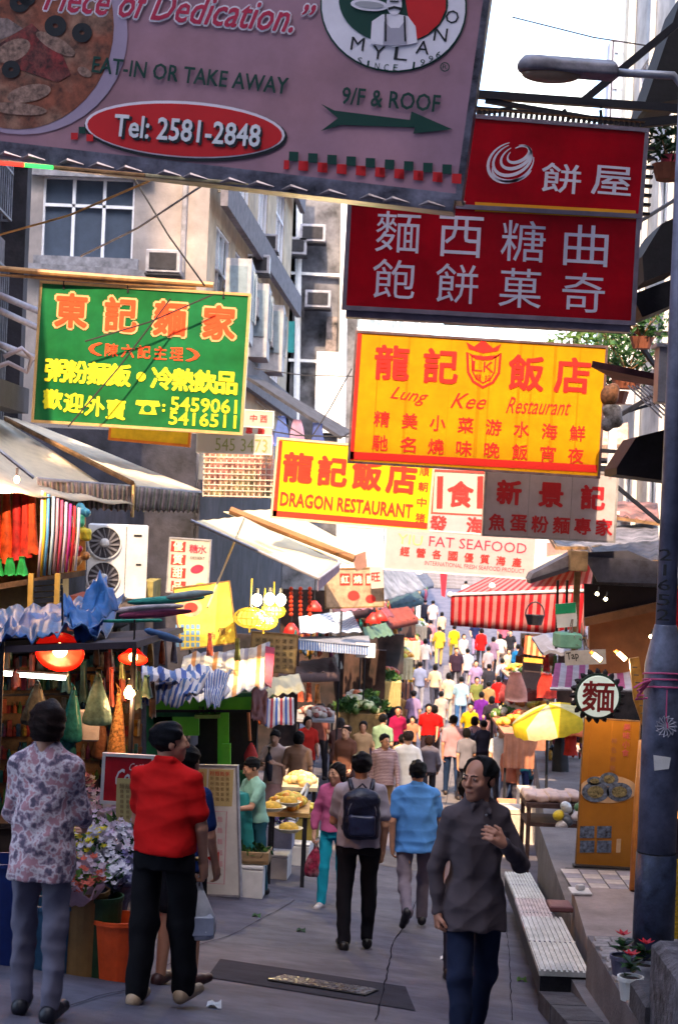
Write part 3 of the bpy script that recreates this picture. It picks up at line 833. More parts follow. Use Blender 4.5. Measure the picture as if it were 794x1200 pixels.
for px, py, d, lb in ((192, 322, 31.4, 'air conditioner on the ledge right of the white framed window'), (344, 300, 54.4, 'air conditioner high on the weathered grey building'), (372, 362, 54.4, 'air conditioner between the two rails of the weathered grey building'), (366, 285, 54.4, 'grey air conditioner above the upper rail of the weathered building'), (700, 560, 37, 'air conditioner low on the whitish building by the pink pillar'), (745, 330, 40.2, 'air conditioner on the edge of the whitish building')): ac_small(U(px, py, d), lb, s=1.0 if d < 50 else 1.3)
def building_cage():
    T = Thing('caged_tenement', 'dark tenement at far left with caged balconies and pipes', 'building', (-4.6, 16, GZ(-3, 16)))
    z0 = 1.6
    holes = [(a, b, a + 2.0, b + 1.7) for a in (1.0, 4.4, 7.8, 11.0) for b in (CZ - z0 + 1.0, CZ - z0 + 3.9, CZ - z0 + 6.8)]
    o, X, N = wallp(T, 'street_wall', (-4.4, 9, z0), (-.03, 1, 0), 15, 17, .3, darkw, holes)
    for q in holes: window(T, o, X, N, q, 3, 2, sill=True, fm=mat('dull_frame', (.22, .23, .27), rough=.6))
    P = lambda u, v, n: o + X * u + V(0, 0, v) + N * n
    m = MB()
    for a, b, c, d in holes:                                     # cages: bars round each window
        for i in range(15):
            u = a - .1 + (c - a + .2) * i / 14; m.tube([P(u, b - .3, .4), P(u, d + .25, .4)], .012, 4)
        for v in (b - .3, b + .3, b + .9, d + .25):
            m.beam(P(a - .1, v, .4), P(c + .1, v, .4), .03)
            for u in (a - .1, c + .1): m.beam(P(u, v, 0), P(u, v, .4), .03)
        for i in range(5):
            for u in (a - .1, c + .1): m.tube([P(u, b - .3, .08 * i + .04), P(u, d + .25, .08 * i + .04)], .012, 4)
    T.part('window_cage', m, mat('cage_grey', (.20, .21, .26), rough=.6, var=.3), kind='stuff')
    for a, b, c, d in holes: T.part('cage_roof', MB().beam(P(a - .2, d + .34, .3), P(c + .2, d + .30, .3), .04, .7), mat('rust_sheet', (.16, .14, .16), rough=.8, var=.4))
    T.part('end_wall', MB().prism([(-4.5, 24.0, z0), (-12, 24.0, z0), (-12, 24.0, z0 + 17), (-4.5, 24.0, z0 + 17)], (0, -.3, 0)), darkw)
    for k, (a, b) in enumerate((((-30, 350), (44, 384)), ((-30, 392), (42, 420)), ((-20, 338), (44, 364)))):
        T.part('pipe', MB().tube([U(*a, 19), U(*b, 22.5)], .045, 8, True), mat('pipe_grey', (.30, .27, .33), rough=.6), smooth=True)
    T.part('coiled_hose', MB().tube([U(5, 418, 19), U(26, 408, 19), U(38, 420, 19), U(32, 436, 19), U(10, 425, 19), U(-8, 432, 19)], .03, 6), mat('hose', (.36, .34, .42), rough=.6), smooth=True)
    T.part('ledge', MB().beam(U(-40, 450, 18), U(22, 470, 20.6), .25, .3), mat('ledge_dark', (.05, .05, .07)))
building_cage()

def building_grey():
    T = Thing('weathered_building', 'weathered grey concrete building with a teal drainpipe left of the red signs', 'building', (-1, 56, GZ(0, 56)))
    o, X, N = wallp(T, 'front_wall', (U(336, 400, 55).x, 55, 0), (1, 0, 0), 2.25, 26, .4, weath, [])
    wx = lambda px, py: V(U(px, py, 54.9).x, 54.85, U(px, py, 54.9).z)
    T.part('window', MB().box(wx(340.5, 395), (.26, .1, 1.0)), teal)
    T.part('white_pipe', MB().tube([wx(345, 640), wx(352, 150)], .10, 8), white)
    T.part('white_pipe', MB().tube([wx(398, 640), wx(405, 150)], .13, 8), white)
    T.part('drainpipe', MB().tube([wx(331, 370), wx(337, 150)], .09, 8), teal)
    for y in (322, 424): T.part('rail', MB().beam(wx(338, y - 2), wx(400, y + 1), .09), white)
    T.part('white_panel', MB().box(wx(383, 460), (.75, .12, 2.6)), white)
    T.part('stair_stain', MB().box(wx(388, 395), (.34, .06, 1.3)), mat('brown_stain', (.30, .24, .22), var=.5, sc=4))
    T.part('side_wall', MB().box((-1.9, 62, 13), (.3, 14, 26)), cream)
    return T
building_grey()
def building_pale():
    T = Thing('pale_block', 'pale concrete block with rows of small windows seen between the signs', 'building', (2, 75, GZ(0, 75)))
    x0 = U(396, 400, 74).x; x1 = U(505, 400, 74).x; holes = []
    for r_ in range(9):
        for c in range(4): holes.append((.35 + c * .95, 5 + r_ * 1.9, .95 + c * .95, 6.1 + r_ * 1.9))
    o, X, N = wallp(T, 'front_wall', (x0, 74, 0), (1, 0, 0), x1 - x0, 24, .3, pale, holes)
    for q in holes: window(T, o, X, N, q, 2, 1, gm=glass_l, sill=False)
    T.part('side_wall', MB().box((x1 - .16, 80.5, 12), (.3, 12.6, 24)), pale)
    T.part('roof', MB().box(((x0 + x1) / 2, 80.5, 24.2), (x1 - x0, 13, .3)), pale)
building_pale()
def tower(name, label, px0, px1, d, ztop, m_, cat='building', rows=22, cols=5, step=3.2, gm=None):
    x0, x1 = U(px0, 200, d).x, U(px1, 200, d).x; W = x1 - x0; T = Thing(name, label, cat, ((x0 + x1) / 2, d, GZ(x0, d) - 1))
    zb = GZ(0, d) - 1; H = ztop - zb; holes = []
    for r_ in range(rows):
        v = H - 2.6 - r_ * step
        if v < 3: break
        for c in range(cols): holes.append((W * (c + .25) / cols, v, W * (c + .75) / cols, v + step * .5))
    o, X, N = wallp(T, 'front_wall', (x0, d, zb), (1, 0, 0), W, H, .3, m_, holes)
    for q in holes:
        g = MB(); g.prism([o + X * q[0] + V(0, .2, q[1]), o + X * q[2] + V(0, .2, q[1]), o + X * q[2] + V(0, .2, q[3]), o + X * q[0] + V(0, .2, q[3])], (0, .05, 0)); T.part('window', g, gm or glass_l)
    T.part('side_wall', MB().box((x0 - .02 if px0 > 397 else x1 + .02, d + W * .45, zb + H / 2), (.3, W * .9, H)), m_)
    T.part('roof', MB().box(((x0 + x1) / 2, d + W * .45, ztop + .1), (W, W * .9, .4)), m_)
    return T
tower('tower_block', 'slender cream tower block rising at the top right behind the street lamp', 734, 776, 85, U(750, -60, 85).z, mat('tower_cream', (.55, .47, .36), var=.3, sc=.8), cols=3)
tower('tower_block', 'small grey tower block top peeking out between the lamp head and the cream tower', 711, 740, 150, U(720, 48, 150).z, mat('tower_grey', (.34, .34, .42), var=.2, sc=.5), cols=3, rows=8)
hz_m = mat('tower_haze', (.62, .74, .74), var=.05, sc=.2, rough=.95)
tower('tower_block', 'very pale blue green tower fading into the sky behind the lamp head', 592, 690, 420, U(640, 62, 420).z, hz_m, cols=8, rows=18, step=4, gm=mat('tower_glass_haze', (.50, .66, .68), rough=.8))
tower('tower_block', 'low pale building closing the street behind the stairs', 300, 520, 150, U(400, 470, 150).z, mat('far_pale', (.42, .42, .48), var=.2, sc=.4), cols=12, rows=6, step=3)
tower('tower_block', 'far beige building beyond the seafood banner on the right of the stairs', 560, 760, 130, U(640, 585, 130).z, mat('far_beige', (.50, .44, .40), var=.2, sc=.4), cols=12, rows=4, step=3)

def building_right():
    T = Thing('white_building', 'tall whitish building behind the lamp post on the right with dark canopies', 'building', (8, 34, GZ(3, 34)))
    z0 = 1.2; hs = [(a, v, a + 1.3, v + 1.3) for a in (1.5, 4.5, 7.2) for v in (5.5, 8.5, 11.5, 14.5)]
    o, X, N = wallp(T, 'street_wall', (6.55, 41, z0), (.0, -1, 0), 9.6, 20, .3, pale, hs)
    for q in hs: window(T, o, X, N, q, 2, 1, gm=glass_l, sill=True)
    P = lambda u, v, n: o + X * u + V(0, 0, v) + N * n
    for k, u in enumerate((.35, .7, 3.4, 6.3)): T.part('pipe', MB().tube([P(u, 1, .08), P(u, 20, .08)], .06, 8), white)
    T.part('end_wall', MB().box((8.6, 41.1, z0 + 10), (4.1, .3, 20)), pale)
    T.part('front_end_wall', MB().box((8.7, 31.3, z0 + 10), (4.2, .3, 20)), pale)
    T.part('roof', MB().box((8.6, 36, z0 + 20.2), (4.2, 9.5, .3)), pale)
    T.part('pink_pillar', MB().beam(V(U(703, 640, 38).x, 38, 0), V(U(708, 505, 38).x, 38, U(708, 505, 38).z), .35), mat('pink_pillar', (.50, .36, .34), var=.2))
    T.part('pillar_hood', MB().sheet(U(672, 512, 37), U(735, 495, 37), U(735, 520, 36.4), U(672, 523, 36.4), 4, 2, th=.1), mat('pink_hood', (.55, .40, .34), var=.3))
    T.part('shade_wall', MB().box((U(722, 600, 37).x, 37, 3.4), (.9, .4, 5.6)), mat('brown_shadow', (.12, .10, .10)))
    T.part('white_stack', MB().box((U(718, 400, 30).x + .12, 30.0, U(718, 400, 30).z + .6), (.5, .4, 3.4)), white)
building_right()
def building_dark_right():
    T = Thing('dark_building', 'dark fronted building at the right edge beside the lamp post', 'building', (6, 12, GZ(3, 12)))
    z0 = 2.0
    o, X, N = wallp(T, 'street_wall', (4.4, 19, z0), (0, -1, 0), 39, CZ + 12 - z0, .4, darkw, [])
    T.part('end_wall', MB().box((7.0, 18.9, z0 + 8), (5, .3, 16.5)), darkw)
    T.part('roof', MB().box((7, -.5, CZ + 12.1), (5.6, 39, .3)), darkw)
building_dark_right()
def building_behind():  # unseen block, added and sized to shade the near street
    T = Thing('shade_block', 'unseen tall block added behind the camera to shade the near part of the street', 'building', (0, -14, GZ(0, -14)))
    o, X, N = wallp(T, 'front_wall', (-8.3, -13, 4), (1, 0, 0), 48, CZ + 39 - 4, .5, plaster, [])
    wallp(T, 'tall_shade_wall', (-40, -13, 4), (1, 0, 0), 31.68, CZ + 63 - 4, .5, plaster, [])  # taller wall added to keep the sun off the left building's front
    T.part('back_wall', MB().box((3, -24, 4 + (CZ + 35) / 2), (74, .4, CZ + 35)), plaster)
    T.part('roof', MB().box((3, -18.5, CZ + 39.2), (74, 11.5, .4)), plaster)
    for r_ in range(10):
        for c in range(12): T.part('window', MB().box((-30 + c * 6, -12.98 + .03, 10 + r_ * 3.6), (2.4, .06, 1.6)), glass)
building_behind()

# hillside stairs at the end of the street
def stairs():
    a, b = 104.0, 3.0; S = struct('stairs', MB().box((7.3, 112, GZ(4, 104) - .3), (9.5, 16, .4)), conc)
    z = GZ(3, 104)
    for i in range(22):
        o = link('step', MB().box((0, 0, 0), (9, .62, .2), bev=.01).mesh('step'), conc, S); o.location = (7.3, 104 + i * .6, z + .1 + i * .19)
    m = MB()
stairs()
# ------------------------------------------------------------------ lamp post
def lamp_post():
    b = V(2.13, 11, CZ - 2.9); T = Thing('lamp_post', 'blue grey street lamp post with stencilled number and tied pink string', 'lamp post', b)
    g = mat('lamp_paint', (.26, .29, .44), rough=.45, var=.35, sc=5, bump=.15, metal=.15)
    g2 = mat('lamp_paint_dark', (.055, .075, .15), rough=.4, var=.4, sc=9, bump=.25, bsc=30)
    zt = lambda py: U(775, py, 11).z
    T.part('lower_shaft', MB().lathe(b, [(.135, 0), (.13, zt(1000) - b.z), (.128, zt(1000) - b.z + .002)], 24), g2, smooth=True)
    T.part('shaft_base', MB().lathe(b, [(.124, zt(1000) - b.z), (.124, zt(780) - b.z), (.115, zt(770) - b.z), (.072, zt(733) - b.z), (.070, zt(732) - b.z)], 24), g, smooth=True)
    T.part('upper_shaft', MB().lathe(b, [(.066, zt(736) - b.z), (.058, zt(400) - b.z), (.055, zt(88) - b.z)], 20), mat('lamp_paint_pale', (.27, .29, .42), rough=.45, var=.25, sc=6, metal=.15), smooth=True)
    T.part('door_seam', MB().lathe(b, [(.1265, zt(1000) - b.z - .01), (.1275, zt(1000) - b.z + .012)], 24), steel)
    # number running down the shaft
    chars = '21652'
    for i, ch in enumerate(chars):
        py = 650 + i * 17.5; p = V(b.x, b.y, zt(py)); ang = -28; R = RZ(ang) @ Matrix.Rotation(math.radians(90), 3, 'X')
        c = p + RZ(ang) @ V(0, -.0665, 0)
        glyph(T, ch, c, R, .085, .072, mat('stencil_black', (.015, .015, .02)))
    # arm and lamp head
    e = V(b.x, b.y, zt(88)); hp = U(722, 84, 11.0)
    T.part('arm', MB().tube([e + V(0, 0, -.25), e + V(-.02, 0, -.08), e + V(-.09, 0, .0), hp + V(-.02, 0, -.005)], .026, 10), galv, smooth=True)
    h0 = U(616, 80, 11.0); S = SDF(); L = (hp - h0).length; c = (h0 + hp) / 2
    S.cap((-.27, 0, .012), (.24, 0, .03), .068, .052, k=.03); S.ell((-.22, 0, .0), (.13, .12, .07)); S.rbox((0, 0, .0), (.29, .10, .045), .03, k=.04); S.rbox((0, 0, -.13), (.5, .5, .095), .01, op='s', k=.01)
    me = S.mesh('lamp_head', .007)
    me.transform(Matrix.Rotation(math.radians(2), 4, 'Y')); me.transform(Matrix.Translation(c - b)); T.part('lamp_head', me, mat('lamp_head_grey', (.30, .28, .33), rough=.5, var=.25, sc=9))
    S = SDF(); S.ell((-.13, 0, -.035), (.19, .085, .055)); me = S.mesh('lens', .008); me.transform(Matrix.Translation(c - b)); T.part('lens', me, mat('lens', (.45, .30, .18), rough=.15, spec=.8))
    # strings
    pk = mat('pink_string', (.62, .10, .25), rough=.7, var=.1)
    for z_, r_ in ((790, .131), (806, .132), (797, .13)):
        T.part('string', MB().tube([V(b.x + r_ * math.cos(t), b.y + r_ * math.sin(t), zt(z_ + 3 * math.sin(t))) for t in [i * math.pi / 10 for i in range(21)]], .006, 5), pk)
    for k in range(5): T.part('string_end', MB().tube([V(b.x - .10, b.y - .10, zt(796)), U(752 - k * 2, 800 + 5 * k, 10.85), U(742 + k * 4, 806 + k * 3, 10.82)], .007, 4), pk)
    T.part('hanging_string', MB().tube([V(b.x, b.y - .134, zt(806)), V(b.x, b.y - .136, zt(835)), V(b.x + .01, b.y - .15, zt(850))], .005, 4), pk)
    rs = random.Random(2); m = MB()
    for k in range(14):
        t = k * .45; m.tube([V(b.x, b.y - .14, zt(848)), V(b.x + .07 * math.cos(t), b.y - .15, zt(848) + .07 * math.sin(t)), V(b.x + .05 * math.cos(t + .5), b.y - .145, zt(848) + .05 * math.sin(t + .5))], .004, 4)
    T.part('wire_knot', m, mat('pale_wire', (.45, .45, .55), rough=.5), kind='stuff')
    T.part('torn_poster', MB().sheet(V(b.x - .07, b.y - .128, zt(882)), V(b.x + .04, b.y - .14, zt(884)), V(b.x + .03, b.y - .14, zt(897)), V(b.x - .06, b.y - .13, zt(900)), 4, 2, th=.002), foam)
# ------------------------------------------------------------------ lettering
_DG = None; _TX = {}
def text_mesh(st, bold=0.0, shear=0.0):
    key = (st, bold, shear)
    if key in _TX: return _TX[key]
    cu = bpy.data.curves.new('lettering', 'FONT'); cu.body = st;  cu.shear = shear; cu.resolution_u = 2
    o = bpy.data.objects.new('lettering', cu); COL.objects.link(o)
    dg = bpy.context.evaluated_depsgraph_get(); me = bpy.data.meshes.new_from_object(o.evaluated_get(dg))
    v = [tuple(p.co) for p in me.vertices]; f = [tuple(p.vertices) for p in me.polygons]
    bpy.data.objects.remove(o); bpy.data.curves.remove(cu); bpy.data.meshes.remove(me)
    xs = [p[0] for p in v]; ys = [p[1] for p in v]
    x0, x1, y0, y1 = min(xs), max(xs), min(ys), max(ys)
    W, H = x1 - x0 + 1e-9, y1 - y0 + 1e-9; v0, f0 = v, f; v = []; f = []; e = bold * .85; n = 1 if bold < .012 else (4 if bold < .03 else 8)
    for i in range(n):                                # strokes are thickened by layers laid a hair apart
        t = 2 * math.pi * (i + .5) / n; dx, dy = (0, 0) if n == 1 else (e * math.cos(t), e * math.sin(t)); o = len(v)
        v += [((a + dx - x0) / W, (b + dy - y0) / H, i * .0004) for a, b, c in v0]; f += [tuple(q + o for q in p) for p in f0]
    _TX[key] = (v, f, (x1 - x0), (y1 - y0)); return _TX[key]
def glyph(T, ch, c, R, w, h, m_, name='number'):
    v, f, a, b = text_mesh(ch, .01); m = MB(); w *= .25 if ch == '1' else 1; m.add([c + R @ V((x - .5) * w, (y - .5) * h, 0) for x, y, z in v], f); return T.part(name, m, m_)
class Sign(Thing):
    """a flat board seen by its corners (photo pixels) at depths dl, dr; z of its local frame points at us"""
    def __init__(s, name, label, TL, TR, BL, dl, dr, cat='sign', group=None):
        o = U(*TL, dl); X = U(*TR, dr) - o; Dn = U(*BL, dl) - o
        s.w = X.length; X = X.normalized(); Dn = Dn - X * Dn.dot(X); s.h = Dn.length; s.up = -Dn.normalized(); s.X = X; s.N = X.cross(s.up); s.o_ = o
        s.s = s.w / (math.hypot(TR[0] - TL[0], TR[1] - TL[1])); s.R = Matrix((s.X, s.up, s.N)).transposed()
        super().__init__(name, label, cat, o + X * s.w / 2 - s.up * s.h, group); s.lift = .004
    def W(s, u, v, n=0.): return s.o_ + s.X * u - s.up * v + s.N * n      # u right, v down, metres
    def pl(s, px, py):
        ray = U(px, py, 1) - V(0, 0, CZ); c = V(0, 0, CZ); t = (s.o_ - c).dot(s.N) / ray.dot(s.N); q = c + ray * t - s.o_
        return q.dot(s.X), -q.dot(s.up)
    def panel(s, m_, th=.12, name='panel'):
        b = MB(); b.prism([s.W(0, s.h, 0), s.W(s.w, s.h, 0), s.W(s.w, 0, 0), s.W(0, 0, 0)], -s.N * th); s.part(name, b, m_); s.th = th; return s
    def frame(s, m_, w=.04, d=.03, name='frame'):
        e = w / 2; th = s.th
        for a, b in (((-e, -e), (s.w + e, -e)), ((-e, s.h + e), (s.w + e, s.h + e))):
            m = MB(); p, q = s.W(*a, d / 2 - th / 2), s.W(*b, d / 2 - th / 2); m.box((p + q) / 2, (s.w + 2 * w, w, th + d), s.R); s.part(name, m, m_)
        for u in (-e, s.w + e):
            m = MB(); m.box(s.W(u, s.h / 2, d / 2 - th / 2), (w, s.h - .002, th + d - .002), s.R); s.part(name, m, m_)
        return s
    def line(s, st, a, b, hp, m_, bold=.012, shear=0., name='lettering'):
        """one line: baseline from pixel a to pixel b, letter height hp pixels"""
        v, f, _, _ = text_mesh(st, bold, shear); ua, va = s.pl(*a); ub, vb = s.pl(*b); L = math.hypot(ub - ua, vb - va); ex = ((ub - ua) / L, (vb - va) / L); h = hp * s.s; m = MB()
        m.add([s.W(ua + ex[0] * x * L + ex[1] * y * h, va + ex[1] * x * L - ex[0] * y * h, s.lift + z) for x, y, z in v], f); return s.part(name, m, m_)
    def row(s, st, a, b, sz, m_, bold=.03, shear=0., wf=1.0, name='lettering', vert=False):
        """separate characters, centres from pixel a to pixel b"""
        m = MB(); n = len(st); ua, va = s.pl(*a); ub, vb = s.pl(*b)
        for i, ch in enumerate(st):
            if ch == ' ': continue
            t = i / (n - 1) if n > 1 else 0; cu, cv = ua + (ub - ua) * t, va + (vb - va) * t; v, f, _, _ = text_mesh(ch, bold, shear); k = sz * s.s * (.28 if ch == '·' else 1)
            m.add([s.W(cu + (x - .5) * k * wf, cv - (y - .5) * k, s.lift + z) for x, y, z in v], f)
            if sz >= 14: s.part('character', m, m_); m = MB()
        return s.part(name, m, m_, kind='stuff' if n > 1 else None) if m.v else None
    def poly(s, pts, m_, name='print', lift=None, th=.0025):
        P = [s.pl(*p) for p in pts]; L = lift if lift is not None else s.lift; m = MB()
        ar = sum(P[i][0] * P[(i + 1) % len(P)][1] - P[(i + 1) % len(P)][0] * P[i][1] for i in range(len(P)))
        if ar > 0: P = P[::-1]
        m.prism([s.W(u, v, L) for u, v in P], -s.N * th); return s.part(name, m, m_)
    def ellipse(s, c, rx, ry, m_, name='print', lift=None, rot=0., n=40, ring=None):
        t0 = math.radians(rot); f = lambda rx, ry: [(c[0] + rx * math.cos(t) * math.cos(t0) - ry * math.sin(t) * math.sin(t0), c[1] + rx * math.cos(t) * math.sin(t0) + ry * math.sin(t) * math.cos(t0)) for t in [2 * math.pi * i / n for i in range(n)]]
        if ring is None: return s.poly(f(rx, ry), m_, name, lift)
        return s.stroke(f(rx, ry) + f(rx, ry)[:1], ring, m_, name, lift)
    def stroke(s, pts, w, m_, name='print', lift=None):
        P = [V(*s.pl(*p), 0) for p in pts]; ws = w if isinstance(w, (list, tuple)) else [w] * len(P); L = lift if lift is not None else s.lift; m = MB(); vs = []; fs = []
        for i, p in enumerate(P):
            if (P[0] - P[-1]).length < 1e-6 and i in (0, len(P) - 1): d = P[1] - P[-2]
            else: d = P[min(i + 1, len(P) - 1)] - P[max(0, i - 1)]
            n = V(-d.y, d.x, 0).normalized() * ws[i] * s.s / 2; a, b = p - n, p + n; vs += [s.W(a.x, a.y, L), s.W(b.x, b.y, L)]
        for i in range(len(P) - 1): fs.append((2 * i, 2 * i + 1, 2 * i + 3, 2 * i + 2))
        m.add(vs, fs); return s.part(name, m, m_)
def ink(name, c, **k): return mat('ink_' + name, c, rough=.5, var=.08, sc=5, bump=0, **k)
SR = ink('red', (.62, .01, .015)); SG = ink('green', (.002, .045, .032)); SW = ink('white', (.80, .78, .82)); SK = ink('black', (.012, .012, .016)); SY = ink('yellow', (.92, .82, .03))
lamp_post()
# ---- big pizza restaurant lightbox hanging over the top left
def sign_pizza():
    s = Sign('restaurant_sign', 'huge mauve pizza restaurant lightbox with telephone oval hanging at the top left', (-45, -90), (570, -30), (-65, 158), 9.4, 9.0)
    bg = mat('mauve_print', (.46, .23, .28), rough=.55, var=.2, sc=1.5, bump=.03, col2=(.40, .22, .30))
    s.panel(bg, .14); al = mat('aluminium_strip', (.30, .28, .36), rough=.35, var=.5, sc=5, metal=.6)
    s.frame(al, .035, .01); s.lift = .006
    # wavy metal skirt below the face
    m = MB(); m.prism([s.W(0, s.h + .10, .02), s.W(s.w, s.h + .10, .02), s.W(s.w, s.h + .036, .02), s.W(0, s.h + .036, .02)], -s.N * .14); s.part('bottom_trim', m, al)
    for k in range(16):
        u = s.w * (k + .5) / 16 + random.uniform(-.04, .04); m = MB(); m.tube([s.W(u - .07, s.h + .09, .03), s.W(u - .02, s.h + .07, .045), s.W(u + .07, s.h + .08, .03)], [.004, .014, .004], 6); s.part('trim_curl', m, mat('gold_glint', (.38, .30, .28), rough=.3, metal=.7))
    # string of small coloured tubes
    for k, (x0, x1, c) in enumerate(((-10, 28, (.9, .05, .03)), (28, 62, (.05, .6, .12)), (62, 170, (.6, .3, .12)), (170, 300, (.7, .55, .3)), (300, 352, (.9, .6, .3)), (352, 440, (.5, .5, .45)), (440, 545, (.75, .55, .35)))):
        y = lambda x: 191 + (x - 0) * (238 - 191) / 540
        a = U(x0, y(x0), 9.2); b = U(x1, y(x1), 9.15); s.part('neon_tube', MB().tube([a, b], .012, 7), mat('neon_%d' % k, c, rough=.25, var=.3, sc=12, emit=.35 if k < 2 else 0))
    hal = ink('halo', (.85, .78, .86)); red2 = ink('crimson', (.50, .02, .07))
    # pizza picture
    crust = mat('pizza_crust', (.38, .10, .05), rough=.6, var=.4, sc=14, bump=.05, col2=(.42, .20, .13)); s.ellipse((28, 40), 122, 118, ink('plate', (.40, .30, .42)), 'print', .005); s.ellipse((22, 30), 112, 122, crust, 'picture', .007)
    sal = mat('salami', (.36, .03, .03), rough=.5, var=.5, sc=25, col2=(.28, .06, .05))
    s.poly([(-20, 66), (15, 42), (38, 28), (72, 60), (84, 88), (68, 97), (30, 84)], sal, 'picture', .010)
    s.poly([(-30, 20), (10, 22), (28, 34), (14, 42), (-30, 60)], mat('cheese', (.40, .28, .26), var=.4, sc=22), 'picture', .009)
    for c, r in (((24, 4), 12), ((66, 31), 13), ((97, 39), 12), ((14, 82), 11), ((33, -2), 10)):
        s.ellipse(c, r * .62, r * .58, SK, 'picture', .0125, ring=r * .75, n=20)
    for c, a, b, r in (((16, 60), 22, 12, -25), ((66, 52), 26, 8, 30), ((35, 110), 26, 10, -12), ((100, 85), 9, 5, 30), ((22, 128), 34, 7, 5)): s.ellipse(c, a, b, mat('mushroom', (.45, .26, .20), var=.4, sc=30), 'picture', .011, rot=r, n=24)
    def hline(st, a, b, h, m_, bold, sh=0., halo=None):
        if halo: s.lift = .006; s.line(st, a, b, h, hal, bold + .05, sh)
        s.lift = .010; s.line(st, a, b, h, m_, bold, sh)
    hline('Piece of Dedication.”', (52, 12), (366, 41), 33, red2, .02, .35, True)
    hline('more than just a', (200, -22), (326, -8), 22, red2, .02, .35, True)
    hline('EAT-IN OR TAKE AWAY', (108, 85), (336, 111), 18.5, SG, .022)
    hline('9/F & ROOF', (400, 122), (514, 132), 19, SG, .022)
    s.ellipse((218, 154), 119, 35, SK, 'print', .006, rot=3.5); s.ellipse((217, 152), 117, 33, hal, 'print', .0085, rot=3.5); s.ellipse((217, 153), 114, 30.5, SR, 'print', .011, rot=3.5)
    s.lift = .0145; s.line('Tel: 2581-2848', (137, 163), (306, 176), 26, SK, .03); s.lift = .018; s.line('Tel: 2581-2848', (134, 160), (304, 173), 25, SW, .025)
    s.lift = .010
    s.poly([(376, 122), (392, 130), (480, 141), (482, 131), (530, 152), (484, 157), (486, 150), (400, 147), (376, 154), (396, 139)], SG, 'arrow')
    for k in range(18):
        x = 344 + 11.2 * k; y = 183 + k * .93; 
        s.poly([(x - 5, y - 5), (x + 6, y - 4.5), (x + 5.5, y + 6.5), (x - 5.5, y + 6)], SG if k % 2 == 0 else SR, 'chequer') if k % 2 == 0 else s.poly([(x - 5, y + 5), (x + 6, y + 5.5), (x + 5.5, y + 17), (x - 5.5, y + 16)], SR, 'chequer')
        if k % 2 == 0: s.poly([(x - 16 + 5, y + 5), (x - 5, y + 5.3), (x - 5.3, y + 16), (x - 11.5, y + 15.7)], SR, 'chequer')
    for x, y, m_ in ((88, 160, SR), (97, 153, SG), (106, 162, SR)): s.poly([(x - 4, y - 4), (x + 4, y - 4), (x + 4, y + 4), (x - 4, y + 4)], m_, 'chequer')
    # round emblem with the cook
    c = (461, 8); s.ellipse(c, 86, 77, SG, 'emblem', .006, rot=5); s.ellipse(c, 84, 75, hal, 'emblem', .009, rot=5); s.ellipse((461, 2), 64, 50, SG, 'emblem', .012, rot=5)
    s.poly([(470, -30)] + [(461 + 62 * math.cos(math.radians(t)) , 4 + 48 * math.sin(math.radians(t))) for t in (-50, -30, -10, 10, 30, 50, 65)] + [(482, 42)], SR, 'emblem', .0145)
    s.poly([(434, 52), (436, 26), (448, 18), (462, 17), (478, 20), (487, 32), (489, 51), (462, 56)], hal, 'emblem', .017)
    s.poly([(449, 54), (450, 26), (458, 34), (468, 34), (474, 26), (477, 54)], ink('apron', (.42, .38, .46)), 'emblem', .0195)
    for a, b in (((452, 18), (452, 50)), ((474, 20), (475, 50))): s.stroke([a, b], 2, SK, 'emblem', .022)
    s.ellipse((462, 6), 9, 13, hal, 'emblem', .0195, n=20); s.ellipse((463, -6), 13, 9, hal, 'emblem', .022, n=20)
    s.stroke([(455, 12), (462, 10), (470, 12)], 3, SK, 'emblem', .0235); s.stroke([(457, 3), (467, 3)], 2, SK, 'emblem', .0235)
    s.ellipse((433, 7), 22, 7, hal, 'emblem', .0195, rot=5); s.ellipse((433, 7), 17, 4, ink('pie', (.4, .38, .42)), 'emblem', .022, rot=5)
    s.lift = .012
    chars = 'MYLANO'
    for i, ch in enumerate(chars):
        t = math.radians(125 - i * 21); px, py = 461 + 73 * math.cos(t), -2 + 66 * math.sin(t); s.row(ch, (px, py), (px, py), 15, SK, .01)
    for i, ch in enumerate('SINCE 1996'):
        if ch == ' ': continue
        t = math.radians(118 - i * 7.4); px, py = 461 + 84 * math.cos(t), 6 + 70 * math.sin(t) + 4; s.row(ch, (px, py), (px, py), 7.5, SG, .01, wf=.7 if ch != '1' and ch != 'I' else .3)
    s.ellipse((521, 79), 5, 5, SG, 'mark', .010, ring=1.2, n=16); s.row('R', (521, 79), (521, 79), 5, SG, .01)
    for px in (60, 300, 540): s.part('hanger', MB().tube([s.W(*s.pl(px, -60), -.1), s.W(*s.pl(px, -60), -.1) + V(0, 0, 3)], .015, 6), steel)
sign_pizza()
